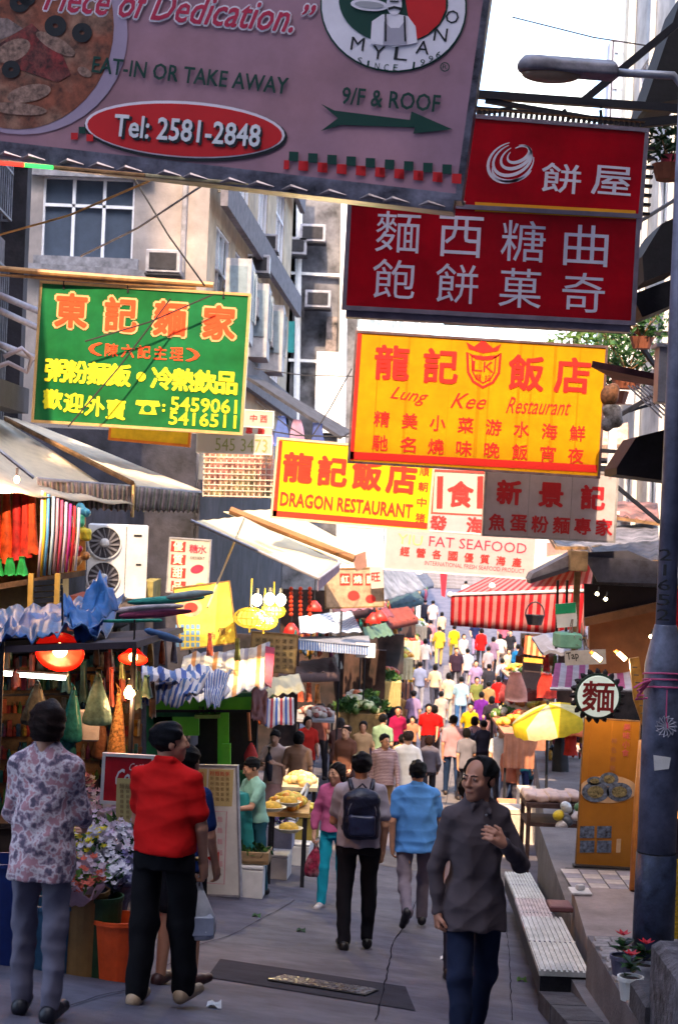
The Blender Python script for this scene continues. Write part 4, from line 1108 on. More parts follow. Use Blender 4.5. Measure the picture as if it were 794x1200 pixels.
def sign_red():
    al = mat('sign_edge_grey', (.22, .18, .24), rough=.5, var=.2); rd = mat('red_acrylic', (.62, .004, .022), rough=.28, var=.2, sc=2.5, bump=.02, trans=.5)
    wh = ink('violet_white', (.70, .64, .78))
    t = Sign('cake_shop_sign', 'upper red sign with a white swirl logo hanging above the larger red sign', (545, 138), (755, 155), (536, 247), 11.8, 11.8); t.panel(rd, .012).frame(al, .028, .01)
    for k in range(34):
        u = t.w * (k + .5) / 34; t.part('bulb_rail_slot', MB().box(t.W(u, -.055, -.05), (t.w / 34 * .55, .03, .05), t.R), steel)
    t.part('bulb_rail', MB().box(t.W(t.w / 2, -.085, -.05), (t.w, .012, .07), t.R), steel)
    for k in range(8): t.part('side_rung', MB().box(t.W(t.w + .06, .1 + k * .065, -.05), (.05, .02, .05), t.R), steel)
    t.row('餅屋', (657, 209), (716, 212), 34, wh, .012, wf=1.35)
    sw = lambda cx, cy, rx, ry, a0, a1, rot: [(cx + rx * math.cos(math.radians(a)) * math.cos(rot) - ry * math.sin(math.radians(a)) * math.sin(rot), cy + rx * math.cos(math.radians(a)) * math.sin(rot) + ry * math.sin(math.radians(a)) * math.cos(rot)) for a in np.linspace(a0, a1, 26)]
    for cx, cy, rx, ry, a0, a1, ro in ((598, 190, 28, 22, 20, 290, -.5), (600, 187, 24, 17, -20, 280, -.5), (604, 184, 19, 12, -60, 270, -.5), (607, 181, 14, 8, -90, 240, -.5), (600, 196, 24, 16, 30, 200, -.2)):
        n = 26; t.stroke(sw(cx, cy, rx, ry, a0, a1, ro), [.8 + 3.2 * math.sin(math.pi * i / (n - 1)) for i in range(n)], wh, 'logo')
    yb = ink('gold', (.80, .36, .01)); t.lift = .008; t.poly([(556, 237), (744, 247), (744, 251), (556, 241)], yb, 'gold_band')
    s = Sign('cake_shop_sign', 'large dark red sign with eight white characters above the yellow restaurant sign', (412, 238), (745, 256), (404, 358), 11.5, 11.5); s.panel(rd, .012).frame(al, .03, .012)
    s.poly([(556, 244.5), (744, 254), (744, 257), (556, 247.5)], yb, 'gold_band')
    s.row('麵西糖曲', (466, 272), (686, 288), 48, wh, .010, wf=1.08); s.row('飽餅菓奇', (461, 327), (683, 343), 46, wh, .010, wf=1.08)
    s.part('base_rail', MB().box(s.W(s.w / 2, s.h + .05, -.06), (s.w * 1.0, .05, .1), s.R), al)
    return s
sign_red()
def sign_lk():
    y = mat('yellow_acrylic', (.74, .37, .003), rough=.35, var=.14, sc=3, bump=.03, trans=.3); y2 = mat('yellow_join_fold_shade', (.60, .28, .003), rough=.35, var=.06, trans=.4)
    rd = ink('sign_red', (.55, .012, .008)); s = Sign('restaurant_sign', 'big yellow sign with a red crowned shield between its top characters', (419, 390), (709, 408), (409, 540), 19.6, 19.6)
    s.panel(y, .012).frame(mat('bronze_edge', (.20, .13, .15), rough=.4, metal=.4, var=.3), .028, .012)
    s.part('panel_join', MB().box(s.W(s.w * .38, s.h / 2, .001), (.006, s.h, .004), s.R), y2)
    for u, w in ((.09, .015), (.21, .03), (.50, .04), (.54, .02), (.66, .03), (.71, .02), (.80, .035), (.90, .02)): s.part('fold_strip', MB().box(s.W(s.w * u, s.h / 2, .0005), (w, s.h * .98, .002), s.R), y2)  # darker strips paint the shade of folds on a flat panel
    s.lift = .005; s.poly([(409, 538), (699, 554), (699, 545), (409, 529)], rd, 'red_band'); s.poly([(419, 391), (424, 391), (414, 539), (408, 539)], rd, 'red_band')
    s.row('龍記', (459, 425), (516, 429), 39, rd, .035); s.row('飯店', (616, 437), (670, 440), 40, rd, .035)
    s.line('Lung', (456, 471), (500, 477), 19, rd, .0, .5); s.line('Kee', (527, 478), (569, 480), 18, rd, .0, .5); s.line('Restaurant', (592, 484), (668, 487), 19, rd, .0, .5)
    s.row('精美小菜游水海鮮', (447, 491), (676, 508), 18, rd, .02); s.row('馳名燒味晚飯宵夜', (445, 519), (674, 534), 18, rd, .02)
    c = (566, 430); sh = [(547, 413), (553, 417), (566, 419), (580, 418), (586, 414), (584, 437), (577, 448), (565, 454), (554, 447), (548, 436), (547, 413)]
    s.stroke([(c[0] + (x - c[0]) * 1.0, y_) for x, y_ in sh], 3, rd, 'shield'); s.stroke([(c[0] + (x - c[0]) * .72, c[1] + (y_ - c[1]) * .78) for x, y_ in sh], 1.6, rd, 'shield')
    s.poly([(549, 409), (546, 401), (555, 406), (566, 398), (577, 408), (587, 403), (583, 411), (566, 414)], rd, 'crown')
    s.row('LK', (559, 429), (572, 430), 12, rd, .01); s.row('龍記', (560, 442), (571, 443), 7, rd, .01)
sign_lk()
def sign_green():
    g = mat('green_acrylic', (.010, .17, .045), rough=.35, var=.2, sc=2.6, bump=.02, trans=.2, col2=(.014, .22, .075)); rd = ink('orange_red', (.88, .07, .015)); yl = ink('lemon', (.85, .80, .02))
    s = Sign('noodle_shop_sign', 'green noodle shop sign with orange characters and yellow telephone numbers', (50, 332), (291, 347), (44, 492), 20.2, 20.2)
    s.panel(g, .16).frame(mat('brass_edge', (.75, .50, .22), rough=.35, metal=.3, var=.15), .032, .012)
    s.lift = .004; s.row('東記麵家', (84, 364), (257, 378), 40, ink('peach', (.85, .42, .20)), .085, wf=.95); s.lift = .008; s.row('東記麵家', (84, 364), (257, 378), 38, rd, .045, wf=.95)
    s.lift = .006; s.row('（陳六記主理）', (112, 409), (226, 416), 15, rd, .02); s.row('粥粉麵飯·冷熱飲品', (66, 434), (265, 449), 25, yl, .045)
    s.row('歡迎外賣', (62, 468), (136, 480), 22, yl, .045)
    s.poly([(160, 469), (186, 470), (188, 476), (181, 477), (184, 486), (163, 485), (167, 476), (159, 474)], yl, 'telephone'); s.ellipse((173, 479), 5, 4.5, g, 'telephone', .010, n=16); s.row(':', (192, 478), (192, 478), 8, yl, .04, wf=.3)
    s.line('5459061', (200, 481), (277, 485), 16, yl, .025); s.line('5416511', (198, 497), (276, 502), 15, yl, .025)
    br = mat('rust_pole', (.55, .30, .12), rough=.5, var=.3)
    solo('sign_pole', MB().tube([U(-30, 312, 20.1), U(60, 320, 20.1), U(250, 334, 20.2)], .035, 8).tube([U(-30, 320, 20.1), U(230, 338, 20.2)], .02, 6), br, 'long rusty horizontal pole carrying the green sign', 'pole')
    for px in (75, 150, 262): s.part('hanger', MB().tube([U(px, 322 + px * .06, 20.2), U(px, 334 + px * .06, 20.2)], .014, 6), steel)
sign_green()
def sign_dragon():
    y = mat('yellow_lit', (.92, .66, .01), rough=.4, var=.08, sc=2, bump=.02, trans=.3); rd = ink('dragon_red', (.62, .03, .012))
    s = Sign('restaurant_sign', 'smaller yellow sign reading dragon restaurant with a red lower band', (327, 515), (508, 531), (319, 605), 23.5, 23.5); s.panel(y, .16).frame(mat('peach_edge', (.80, .60, .40), rough=.5), .03, .01)
    s.lift = .005; s.poly([(319, 605), (503, 620), (503, 613), (319, 598)], rd, 'red_band'); s.poly([(326, 516), (331, 517), (324, 606), (319, 605)], rd, 'red_band')
    s.row('龍記飯店', (349, 548), (470, 561), 33, rd, .05); s.line('DRAGON RESTAURANT', (328, 592), (482, 607), 15.5, rd, .032); s.row('順朝中猪', (497, 552), (492, 607), 11, rd, .02)
sign_dragon()
def small_signs():
    grey = mat('grey_board', (.60, .55, .62), rough=.45, var=.15, sc=3, trans=.2); rd = ink('deep_red', (.52, .015, .03))
    s = Sign('noodle_specialist_sign', 'grey white sign with red characters in two rows under the big yellow sign', (571, 548), (722, 556), (568, 626), 20.3, 20.3); s.panel(grey, .14).frame(galv, .025, .01)
    for u in (.33, .66): s.part('panel_join', MB().box(s.W(s.w * u, s.h / 2, .001), (.008, s.h, .004), s.R), galv)
    s.row('新景記', (596, 577), (694, 583), 27, rd, .05); s.row('魚蛋粉麵專家', (582, 612), (707, 618), 19, rd, .035)
    w = mat('cream_lightbox', (.62, .58, .54), rough=.4, var=.05, trans=.3); pr = ink('signal_red', (.75, .03, .03))
    s = Sign('food_lightbox', 'small white lightbox with one big red character and red side bars', (509, 552), (569, 555), (506, 600), 25, 25); s.panel(w, .14).frame(mat('red_edge', (.65, .06, .05)), .03, .01)
    s.row('食', (539, 579), (539, 579), 29, pr, .04); 
    for x in (516, 563): s.poly([(x - 4, 558), (x + 3, 558), (x + 2, 596), (x - 5, 596)], pr, 'red_bar')
    pk = mat('pinkish_board', (.50, .40, .41), rough=.6, var=.06, trans=.2); p1 = ink('rose', (.50, .02, .06)); gd = ink('ochre', (.60, .42, .16))
    s = Sign('seafood_shop_sign', 'pinkish white sign with two big red characters above the seafood banner', (478, 598), (572, 604), (476, 628), 29, 29); s.panel(pk, .1).frame(galv, .02, .01); s.row('發海', (513, 614), (556, 616), 19, pr, .04)
    s = Sign('seafood_shop_banner', 'long white seafood shop banner with English and Chinese lettering across the street', (453, 619), (627, 631), (450, 666), 28, 28); s.panel(pk, .06).frame(white, .02, .006)
    s.line('YIU', (465, 637), (494, 640), 12, gd, .0); s.line('FAT SEAFOOD', (502, 640), (616, 649), 12, p1, .0); s.row('經營各國優質海產', (474, 646), (605, 659), 10.5, pr, .03); s.line('INTERNATIONAL FRESH SEAFOOD PRODUCT', (497, 662), (614, 672), 5, p1, .0)
    s = Sign('phone_number_board', 'white board with a faded telephone number right of the green sign', (232, 508), (318, 511), (231, 529), 21, 21); s.panel(w, .06).frame(white, .015, .004); s.line('545 3473', (252, 528), (313, 530), 15, ink('olive', (.30, .34, .12)), .0)
    s = Sign('small_lightbox', 'tiny white lightbox above the telephone number board', (287, 481), (320, 483), (287, 499), 22, 22); s.panel(w, .1).frame(white, .015, .004); s.row('中西', (297, 490), (309, 491), 8, pr, .02)
    s = Sign('small_lightbox', 'narrow white strip sign with red characters under the tiny lightbox', (287, 500), (319, 503), (286, 508), 21.6, 21.6); s.panel(w, .1); s.row('專雞', (292, 505), (306, 506), 8, pr, .03)
    s = Sign('blank_yellow_sign', 'bright yellow sign mostly hidden behind the bottom of the green sign', (132, 488), (222, 496), (131, 513), 21, 21); s.panel(mat('hot_yellow', (.92, .60, .02)), .1).frame(mat('orange_edge', (.85, .25, .03)), .03, .01)
    s = Sign('menu_lightbox', 'upright white sign with four red tiles standing beside the big air conditioner', (200, 631), (246, 634), (197, 693), 25.5, 25.5); s.panel(w, .14).frame(galv, .02, .01)
    for i, ch in enumerate('優質甜品'): s.lift = .004; y = 640 + i * 15.5; s.poly([(201, y - 6), (218, y - 5), (217, y + 7), (200, y + 6)], pr, 'red_tile'); s.lift = .008; s.row(ch, (209 - i * .4, y), (209 - i * .4, y), 11, mat('tile_cream', (.9, .8, .6)), .03)
    s.lift = .004; s.row('糖水', (227, 643), (237, 644), 10, p1, .02); s.ellipse((231, 667), 8, 5, p1, 'bowl', rot=-15, n=20); s.line('DESSERT', (223, 655), (240, 656), 3, SK, .01); s.ellipse((236, 688), 9, 5, mat('mango', (.9, .5, .05)), 'bowl', n=20)
    s = Sign('yellow_poster', 'big yellow poster with blue squares and a round picture under the awning', (204, 690), (268, 682), (200, 762), 24, 24); s.panel(mat('poster_yellow', (.75, .60, .10), var=.25, sc=4), .04).frame(wood, .02, .01)
    s.ellipse((224, 712), 13, 11, mat('poster_pink', (.75, .35, .25), var=.3), 'picture', n=24); s.ellipse((224, 712), 8, 6, pr, 'picture', .0065, n=24)
    for i in range(5):
        for j in range(4): s.poly([(206 + i * 6, 732 + j * 7), (210 + i * 6, 732 + j * 7), (210 + i * 6, 737 + j * 7), (206 + i * 6, 737 + j * 7)], mat('poster_blue', (.12, .25, .55)), 'print')
    s.row('特價', (248, 745), (260, 740), 9, wood, .02)
    s = Sign('menu_board', 'tan menu board with rows of small writing under the basket lanterns', (296, 741), (348, 745), (294, 785), 26, 26); s.panel(mat('tan_board', (.40, .27, .14), var=.2), .04).frame(wood, .02, .01)
    for j in range(5): s.row('粥麵飯粉湯茶', (302, 750 + j * 7.5), (341, 752 + j * 7.5), 5, SK, .0)
    s = Sign('shop_front_sign', 'red and cream shop sign with three red tiles under the dark awning', (381, 668), (447, 666), (380, 712), 29, 29); s.panel(mat('shop_cream', (.55, .38, .26), var=.3), .08).frame(wood, .025, .01)
    for i, ch in enumerate('紅燒臘'): s.lift = .004; x = 404 + i * 15; s.poly([(x - 6, 672), (x + 6, 672), (x + 6, 686), (x - 6, 686)], pr, 'red_tile'); s.lift = .008; s.row(ch, (x, 679), (x, 679), 9, mat('tile_cream', (.9, .8, .6)), .03)
    s.lift = .004; s.ellipse((414, 698), 7, 6, pr, 'picture', n=20); s.ellipse((434, 702), 6, 5, pr, 'picture', n=20)
    s = Sign('white_slip', 'white slip of paper with a red mark beside the shop front sign', (433, 665), (448, 664), (432, 690), 28.8, 28.8); s.panel(w, .02); s.row('旺', (440, 676), (440, 676), 10, pr, .03)
    s = Sign('white_slip', 'tall blank white lightbox standing right of the awning tips', (400, 617), (447, 620), (399, 664), 30, 30); s.panel(mat('blank_white', (.88, .82, .74)), .15).frame(white, .03, .01)
    for cx, w_ in ((330, 4),): pass
small_signs()
def brackets():
    D = mat('bracket_black', (.012, .012, .022), rough=.6, var=.2)
    T = Thing('sign_bracket', 'black steel bracket frame above the red signs at the top right', 'bracket', U(790, 150, 12), 'black sign brackets reaching out from the right')
    for a, b, w in (((560, 111), (800, 128), .055), ((568, 118), (735, 146), .035), ((735, 146), (800, 140), .06), ((683, 118), (800, 22), .05), ((660, 128), (668, 140), .02), ((558, 132), (600, 128), .03)):
        T.part('beam', MB().beam(U(*a, 12.0), U(*b, 12.0), w), D)
    for y in range(3): T.part('chain_link', MB().tube([U(703, 118 + y * 11, 12), U(704, 127 + y * 11, 12)], .012, 6), D)
    T = Thing('sign_bracket', 'black steel bracket holding the big yellow sign from the right', 'bracket', U(790, 380, 12.5), 'black sign brackets reaching out from the right')
    for a, b, w in (((520, 378), (800, 392), .035), ((740, 392), (790, 460), .03), ((703, 500), (790, 448), .03), ((703, 492), (775, 470), .02), ((700, 528), (790, 533), .03), ((702, 549), (790, 553), .045), ((705, 556), (772, 612), .025), ((745, 262), (800, 228), .025)):
        T.part('beam', MB().beam(U(*a, 20.4), U(*b, 20.8), w * 1.6), D)
    for k, (pts, d, lb) in enumerate(((((752, 130), (800, -10), (800, 115), (765, 122)), 14, 'black shape of a raised canopy at the top right corner'),
                                     (((752, 300), (775, 262), (800, 250), (800, 312), (754, 330)), 14, 'dark metal canopy right of the red signs'),
                                     (((740, 345), (800, 322), (800, 352), (752, 372)), 15, 'dark canopy between the red sign and the hanging plants'),
                                     (((722, 548), (745, 512), (800, 498), (800, 566), (722, 556)), 17, 'black tarpaulin canopy right of the yellow sign'))):
        m = MB(); m.prism([U(*p, d) for p in pts], (0, .8, 0)); solo('canopy', m, mat('canopy_black', (.014, .014, .022), rough=.7, var=.3), lb, 'canopy')
    m = MB().sheet(U(692, 430, 16), U(800, 452, 16), U(800, 458, 17), U(720, 445, 17), 3, 2, th=.06); solo('plant_shelf', m, mat('shelf_red', (.12, .04, .05), var=.3), 'dark shelf carrying potted plants right of the yellow sign', 'shelf')
    T = Thing('grey_pillar_box', 'pale grey meter box fixed above the lamp post shaft', 'box', U(780, 470, 14)); T.part('casing', MB().box(U(781, 440, 14), (.18, .2, .46), bev=.01), galv); T.part('lid', MB().box(U(781, 406, 14), (.22, .24, .03)), galv)
    for a, b, d0, d1, lb in (((0, 275), (175, 212), 16, 14, 'orange cable crossing the white framed window'), ((95, 300), (245, 212), 17, 14, 'pale cable running up from the green sign to the pizza sign'), ((155, 205), (240, 335), 18, 18, 'thin dark wire hanging in front of the plaster wall'),
                              ((298, 432), (415, 441), 30, 30, 'dark horizontal rod left of the yellow sign'), ((285, 500), (410, 512), 24, 24, 'dark rod above the dragon restaurant sign'), ((360, 520), (412, 432), 26, 26, 'brown diagonal wire left of the yellow sign'), ((100, 400), (250, 345), 20.0, 20.0, 'thin wire slanting across the green sign'), ((80, 500), (200, 350), 19.9, 19.9, 'second thin wire slanting across the green sign'), ((300, 470), (372, 520), 26, 26, 'wire strung below the small white lightbox'), ((345, 600), (470, 500), 32, 32, 'thin wire behind the dragon restaurant sign'),
                              ((600, 20), (800, 60), 22, 20, 'faint wire at the top right'), ((740, 250), (790, 30), 18, 18, 'wire climbing the white building')):
        p, q = U(*a, d0), U(*b, d1); md = (p + q) / 2 - V(0, 0, .05); c = mat('cable_orange', (.75, .38, .12)) if 'orange' in lb else (mat('cable_pale', (.55, .5, .5)) if 'pale' in lb else rope)
        solo('wire', MB().tube([p, md, q], .010, 5), c, lb, 'wire')
brackets()
# ------------------------------------------------------------------ awnings, stalls and goods
def sag(a, ripple=.0, n=6, seed=0):
    rs = random.Random(seed); ph = [rs.uniform(0, 6.28) for _ in range(4)]
    return lambda u, v: (0, 0, -a * math.sin(math.pi * u) * math.sin(math.pi * v) + ripple * (math.sin(n * 2 * math.pi * u + ph[0] + 2 * v) * (.4 + v) + .6 * math.sin(9 * v + 5 * u + ph[1])))
canvas = mat('white_canvas', (.84, .73, .56), rough=.85, var=.14, sc=3, trans=.25, bump=.1)
canvas_w = mat('warm_canvas', (.88, .78, .54), rough=.85, var=.12, sc=3, trans=.3, bump=.1)
val_m = mat('valance_cloth', (.40, .34, .33), rough=.9, var=.3, sc=9, trans=.2, stripes=(((.42, .34, .34), (.24, .22, .22), (.46, .40, .38), (.30, .32, .24), (.48, .36, .36)), 13, 0))
stripe_rw = mat('red_white_stripe', (.6, .1, .1), rough=.85, var=.1, trans=.25, stripes=(((.40, .003, .010), (.50, .20, .19)), 17, 0))
stripe_rw2 = mat('red_white_stripe_top', (.6, .1, .1), rough=.85, var=.1, trans=.2, stripes=(((.40, .01, .02), (.50, .20, .20)), 17, 0))
stripe_bw = mat('blue_white_stripe', (.1, .2, .5), rough=.7, var=.15, trans=.25, stripes=(((.05, .12, .45), (.70, .72, .80), (.10, .22, .55), (.75, .75, .82)), 5, 0))
stripe_ow = mat('orange_white_stripe', (.8, .5, .3), rough=.8, var=.12, trans=.2, stripes=(((.85, .80, .76), (.84, .78, .74), (.75, .33, .13), (.86, .80, .76), (.45, .42, .50)), 4, 0))
stripe_rwb = mat('red_white_blue_bag', (.6, .1, .1), rough=.7, var=.1, trans=.3, stripes=(((.05, .15, .55), (.75, .72, .75), (.62, .03, .06), (.78, .70, .72)), 3, 0))
check_b = mat('blue_check', (.35, .45, .6), rough=.85, var=.1, kind='check', col2=(18, (.80, .82, .84)), trans=.25)
tarp_b = mat('blue_tarp', (.04, .17, .55), rough=.5, var=.3, sc=4, trans=.25, bump=.3, bsc=14, col2=(.12, .30, .60))
awn_grey = mat('grey_tarp', (.25, .26, .30), rough=.8, var=.35, sc=3, bump=.3)
def canopy(name, label, cs, ds, m_, s=.05, rip=.01, th=.012, nu=24, nv=10, val=None, poles=(), seed=0, group=None, pole_m=None, edge=None):
    P = [U(*c, d) for c, d in zip(cs, ds)]; T = Thing(name, label, 'awning', V(P[2].x, P[2].y, GZ(P[2].x, P[2].y)), group)
    T.part('cloth', MB().sheet(*P, nu, nv, sag(s, rip, 5, seed), th), m_, smooth=True)
    if val:
        (a, b, drop, vm) = val; A, B = P[a], P[b]; D = V(0, 0, -drop); nf = 26
        def wav(u, v): w = .02 * math.sin(u * nf * 1.7 + seed) * v; return (0, w, .03 * v * abs(math.sin(u * math.pi * 9)) - s * 0)
        T.part('valance', MB().sheet(A, B, B + D, A + D, 70, 4, wav, .006), vm, smooth=True)
    for a, b in edge or ():
        T.part('rail', MB().tube([P[a], P[b]], .022, 7), pole_m or galv)
    for p, q in poles: T.part('pole', MB().tube([p, q], .022, 7), pole_m or galv)
    return T, P
# -- upper left awning over the stall with hanging goods
T, P = canopy('awning', 'long white awning with pleated striped valance at the far left', [(-70, 478), (5, 492), (157, 592), (-60, 570)], [17.6, 21.5, 18.6, 16.5], canvas, .10, .01, seed=1)
T.part('cloth', MB().sheet(U(5, 487, 21.6), U(50, 500, 23), U(236, 576, 20.0), U(155, 569, 18.9), 16, 8, sag(.05, .008, 4, 2), .012), canvas, smooth=True)
def pleat(u, v): return (0, .03 * math.sin(u * 118) * (.3 + v), .035 * v * abs(math.sin(u * math.pi * 13)))
T.part('valance', MB().sheet(U(44, 562, 18.0), U(157, 570, 18.7), U(155, 601, 18.7), U(47, 596, 18.0), 90, 4, pleat, .006, u1=1.0), val_m, smooth=True)
T.part('valance', MB().sheet(U(158, 570, 18.7), U(236, 578, 19.8), U(232, 602, 19.8), U(156, 601, 18.7), 70, 4, pleat, .006, u1=.7), val_m, smooth=True)
T.part('rail', MB().tube([U(157, 566, 18.7), U(155, 606, 18.7)], .02, 7), mat('gold_rail', (.75, .55, .25), metal=.3, rough=.4))
T.part('rail', MB().tube([U(7, 491, 21.3), U(155, 566, 18.6)], .03, 7), wood)
T.part('rail', MB().tube([U(44, 561, 17.9), U(236, 577, 19.8)], .018, 7), galv)
for d in (16.8, 19): T.part('pole', MB().tube([U(-60, 480, d), U(40, 560, d)], .02, 6), galv)
# -- stall with hanging red cloths and coloured tubes
b = V(-4.0, 17.5, GZ(-4, 17.5)); T = Thing('hanging_goods_stall', 'upper stall at far left hung with red garments and coloured plastic tubes', 'market stall', b)
T.part('shelf', MB().prism([U(-40, 690, 17), U(100, 668, 18.2), U(100, 668, 19.5), U(-40, 690, 19.5)], (0, 0, -.06)), wood)
T.part('slatted_box', MB().prism([U(0, 688, 17.6), U(72, 676, 18), U(72, 715, 18), U(0, 720, 17.6)], (0, .5, 0)), mat('slat_tan', (.40, .27, .10), var=.2))
for i in range(5): T.part('slat', MB().beam(U(34, 684 + i * 7, 17.55), U(73, 681 + i * 7, 17.9), .02, .05), steel)
for px in (37, 68): T.part('post', MB().beam(U(px, 672, 17.5), U(px - 2, 722, 17.5), .05), mat('post_yellow', (.70, .45, .10)))
T.part('back_cloth', MB().prism([U(-40, 566, 18.9), U(100, 590, 19), U(100, 668, 19), U(-40, 690, 18.9)], (0, .06, 0)), mat('back_amber', (.60, .30, .08), var=.5, sc=5))
def hang(name, label, px, y0, y1, w, m_, d=18, group=None, waves=2.0, cat='garment', dep=.05):
    a = U(px, y0, d); e = U(px, y1, d); hgt = a.z - e.z; ww = w * d / F; vs = MB(); n = 12; q = 6; rs = random.Random(px * 7 + y0)
    ph = rs.uniform(0, 6)
    def sec(t):
        return [V(e.x + (a.x - e.x) * (1 - t) + ww * (.5 * math.cos(k * math.pi * 2 / n)) * (.55 + .45 * t + .1 * math.sin(5 * t + ph)), a.y + dep * math.sin(k * math.pi * 2 / n) * (1 + .5 * math.sin(3 * k + ph)), a.z - hgt * t + .01 * math.sin(2 * k + ph)) for k in range(n)]
    V_ = []; F_ = []
    for j in range(q + 1): V_ += sec(j / q)
    for j in range(q):
        for k in range(n): F_.append((j * n + k, j * n + (k + 1) % n, (j + 1) * n + (k + 1) % n, (j + 1) * n + k))
    F_ += [tuple(range(n)), tuple(range(q * n, q * n + n))[::-1]]; vs.add(V_, F_)
    return solo(name, vs, m_, label, cat, (a.x, a.y, a.z), group, smooth=True)
redg = mat('garment_red', (.70, .03, .008), rough=.7, var=.35, sc=8, emit=0); 
words = ['leftmost', 'second', 'third', 'fourth', 'fifth']
for i, px in enumerate((-4, 8, 20, 30, 38)): hang('garment', 'red garment hanging in the upper left stall, %s of the row of five' % words[i], px, 573 + i * 2, 648 + (i * 13) % 17, 15, mat('garment_red_%d' % (i % 3), ((.72, .03, .01), (.80, .10, .01), (.60, .02, .02))[i % 3], rough=.7, var=.35, sc=8), 17.9, 'red garments hung in the upper left stall')
for i, px in enumerate((-2, 12, 26)): hang('garment', 'bright green cloth low in the upper left stall, %s from the left' % ('first', 'second', 'third')[i], px, 655 - i, 674, 14, mat('garment_green', (.02, .55, .12), var=.3, sc=10), 17.7, 'green cloths under the red garments')
tubes = [(48, (.75, .6, .75), 'lilac'), (51, (.8, .55, .05), 'amber'), (55, (.10, .35, .70), 'blue'), (61, (.45, .70, .85), 'sky blue'), (66, (.45, .30, .40), 'dusky'), (71, (.60, .10, .20), 'wine red'), (76, (.7, .65, .85), 'pale violet'), (81, (.55, .06, .35), 'magenta'), (86, (.65, .04, .05), 'red'), (91, (.75, .72, .80), 'white')]
for i, (px, c, nm) in enumerate(tubes):
    t = MB(); t.tube([U(px + 2, 575 + i * 2.2, 17.6), U(px + 1, 625, 17.6), U(px - 3, 676 - i * .8, 17.6)], .016, 7); solo('plastic_tube', t, mat('tube_' + nm.replace(' ', '_'), c, rough=.3, var=.05), '%s plastic tube hanging in the row between red garments and toys' % nm, 'tube', group='coloured plastic tubes hung in a row', smooth=True)
for i, (px, py, c, nm) in enumerate(((97, 600, (.10, .45, .60), 'turquoise'), (92, 612, (.10, .60, .30), 'green'), (96, 624, (.85, .70, .05), 'yellow'), (88, 645, (.50, .02, .08), 'crimson'), (94, 655, (.50, .20, .05), 'brown'))):
    S = SDF(); rs = random.Random(i)
    for k in range(6): S.ell((rs.uniform(-.06, .06), rs.uniform(-.03, .03), rs.uniform(-.06, .06)), (.045, .04, .04), k=.03)
    p = U(px, py, 17.9); setp(link('toy_bundle', S.mesh('toy_bundle', .015), mat('toy_' + nm, c, rough=.4), None, p), '%s bundle of small toys hanging right of the plastic tubes' % nm, 'toy bundle')
T = Thing('bare_bulb', 'warm bulb added to light the red garments in the upper left stall', 'light bulb', U(20, 562, 17.3)); c = U(20, 562, 17.3); T.part('glass', MB().ball(c, (.03, .03, .04), 10, 8), mat('bulb_orange', (1, .6, .2), emit=5, ecol=(1, .5, .2), bump=0, var=0), smooth=True); T.part('socket', MB().tube([c + V(0, 0, .04), c + V(0, 0, .12)], .014, 8), steel)
L = bpy.data.lights.new('bulb_glow', 'POINT'); L.energy = 16; L.color = (1, .6, .35); o = bpy.data.objects.new('bulb_glow', L); COL.objects.link(o); o.parent = T.o; o.location = (0, -.3, -.1)  # bulb and its glow added to brighten the hanging garments
# -- outdoor unit with two fans
def ac_big():
    d = 26; TL, TR, BL = U(105, 613, d), U(174, 616, d), U(101, 700, d); w = (TR - TL).length; h = TL.z - BL.z; c = (TL + TR) / 2 - V(0, 0, h / 2); R = RZ(6)
    T = Thing('air_conditioner', 'large white outdoor air conditioner with two round fans, one above the other', 'air conditioner', c - V(0, 0, h / 2)); wm = mat('ac_white', (.52, .54, .60), rough=.45, var=.12, sc=3)
    T.part('casing', MB().box(c, (w, .34, h), R, bev=.02), wm)
    for k, zz in enumerate((.25, -.22)):
        fc = c + R @ V(-w * .22, -.175, h * zz); T.part('fan_ring', MB().lathe(fc, [(.235, 0), (.255, 0), (.255, .03), (.235, .03), (.235, 0)], 28, R @ Matrix.Rotation(math.radians(90), 3, 'X')), wm, smooth=False)
        T.part('fan_well', MB().lathe(fc, [(.233, .002), (.233, .008)], 28, R @ Matrix.Rotation(math.radians(90), 3, 'X')), mat('fan_dark', (.03, .03, .05), rough=.6))
        bl = MB()
        for i in range(14):
            t = 2 * math.pi * i / 14; a0 = R @ V(math.cos(t) * .07, -.015, math.sin(t) * .07); a1 = R @ V(math.cos(t + .35) * .22, -.022, math.sin(t + .35) * .22); bl.beam(fc + a0, fc + a1, .012, .03)
        g = T.part('fan_grille', bl, mat('fan_grey', (.16, .16, .20), rough=.5), kind='stuff')
        T.part('hub', MB().lathe(fc, [(.07, .02), (.065, .035), (.02, .04)], 20, R @ Matrix.Rotation(math.radians(90), 3, 'X')), wm, smooth=True)
    T.part('seam', MB().box(c + R @ V(w * .14, -.172, 0), (.008, .01, h * .97), R), steel)
    T.part('badge', MB().box(c + R @ V(w * .33, -.173, h * .36), (.12, .008, .03), R), steel); T.part('handle', MB().box(c + R @ V(w * .36, -.173, -.03), (.08, .012, .025), R), steel)
    T.part('stand', MB().box(c - V(0, 0, h / 2 + .05), (w * 1.1, .45, .08), R), steel)
ac_big()
solo('shop_canopy', MB().prism([U(60, 706, 25.2), U(260, 706, 25.2), U(260, 706, 29.5), U(60, 706, 29.5)], (0, 0, -.12)), mat('canopy_rust', (.18, .15, .16), var=.4), 'low dark shelf roof under the big air conditioner', 'canopy')
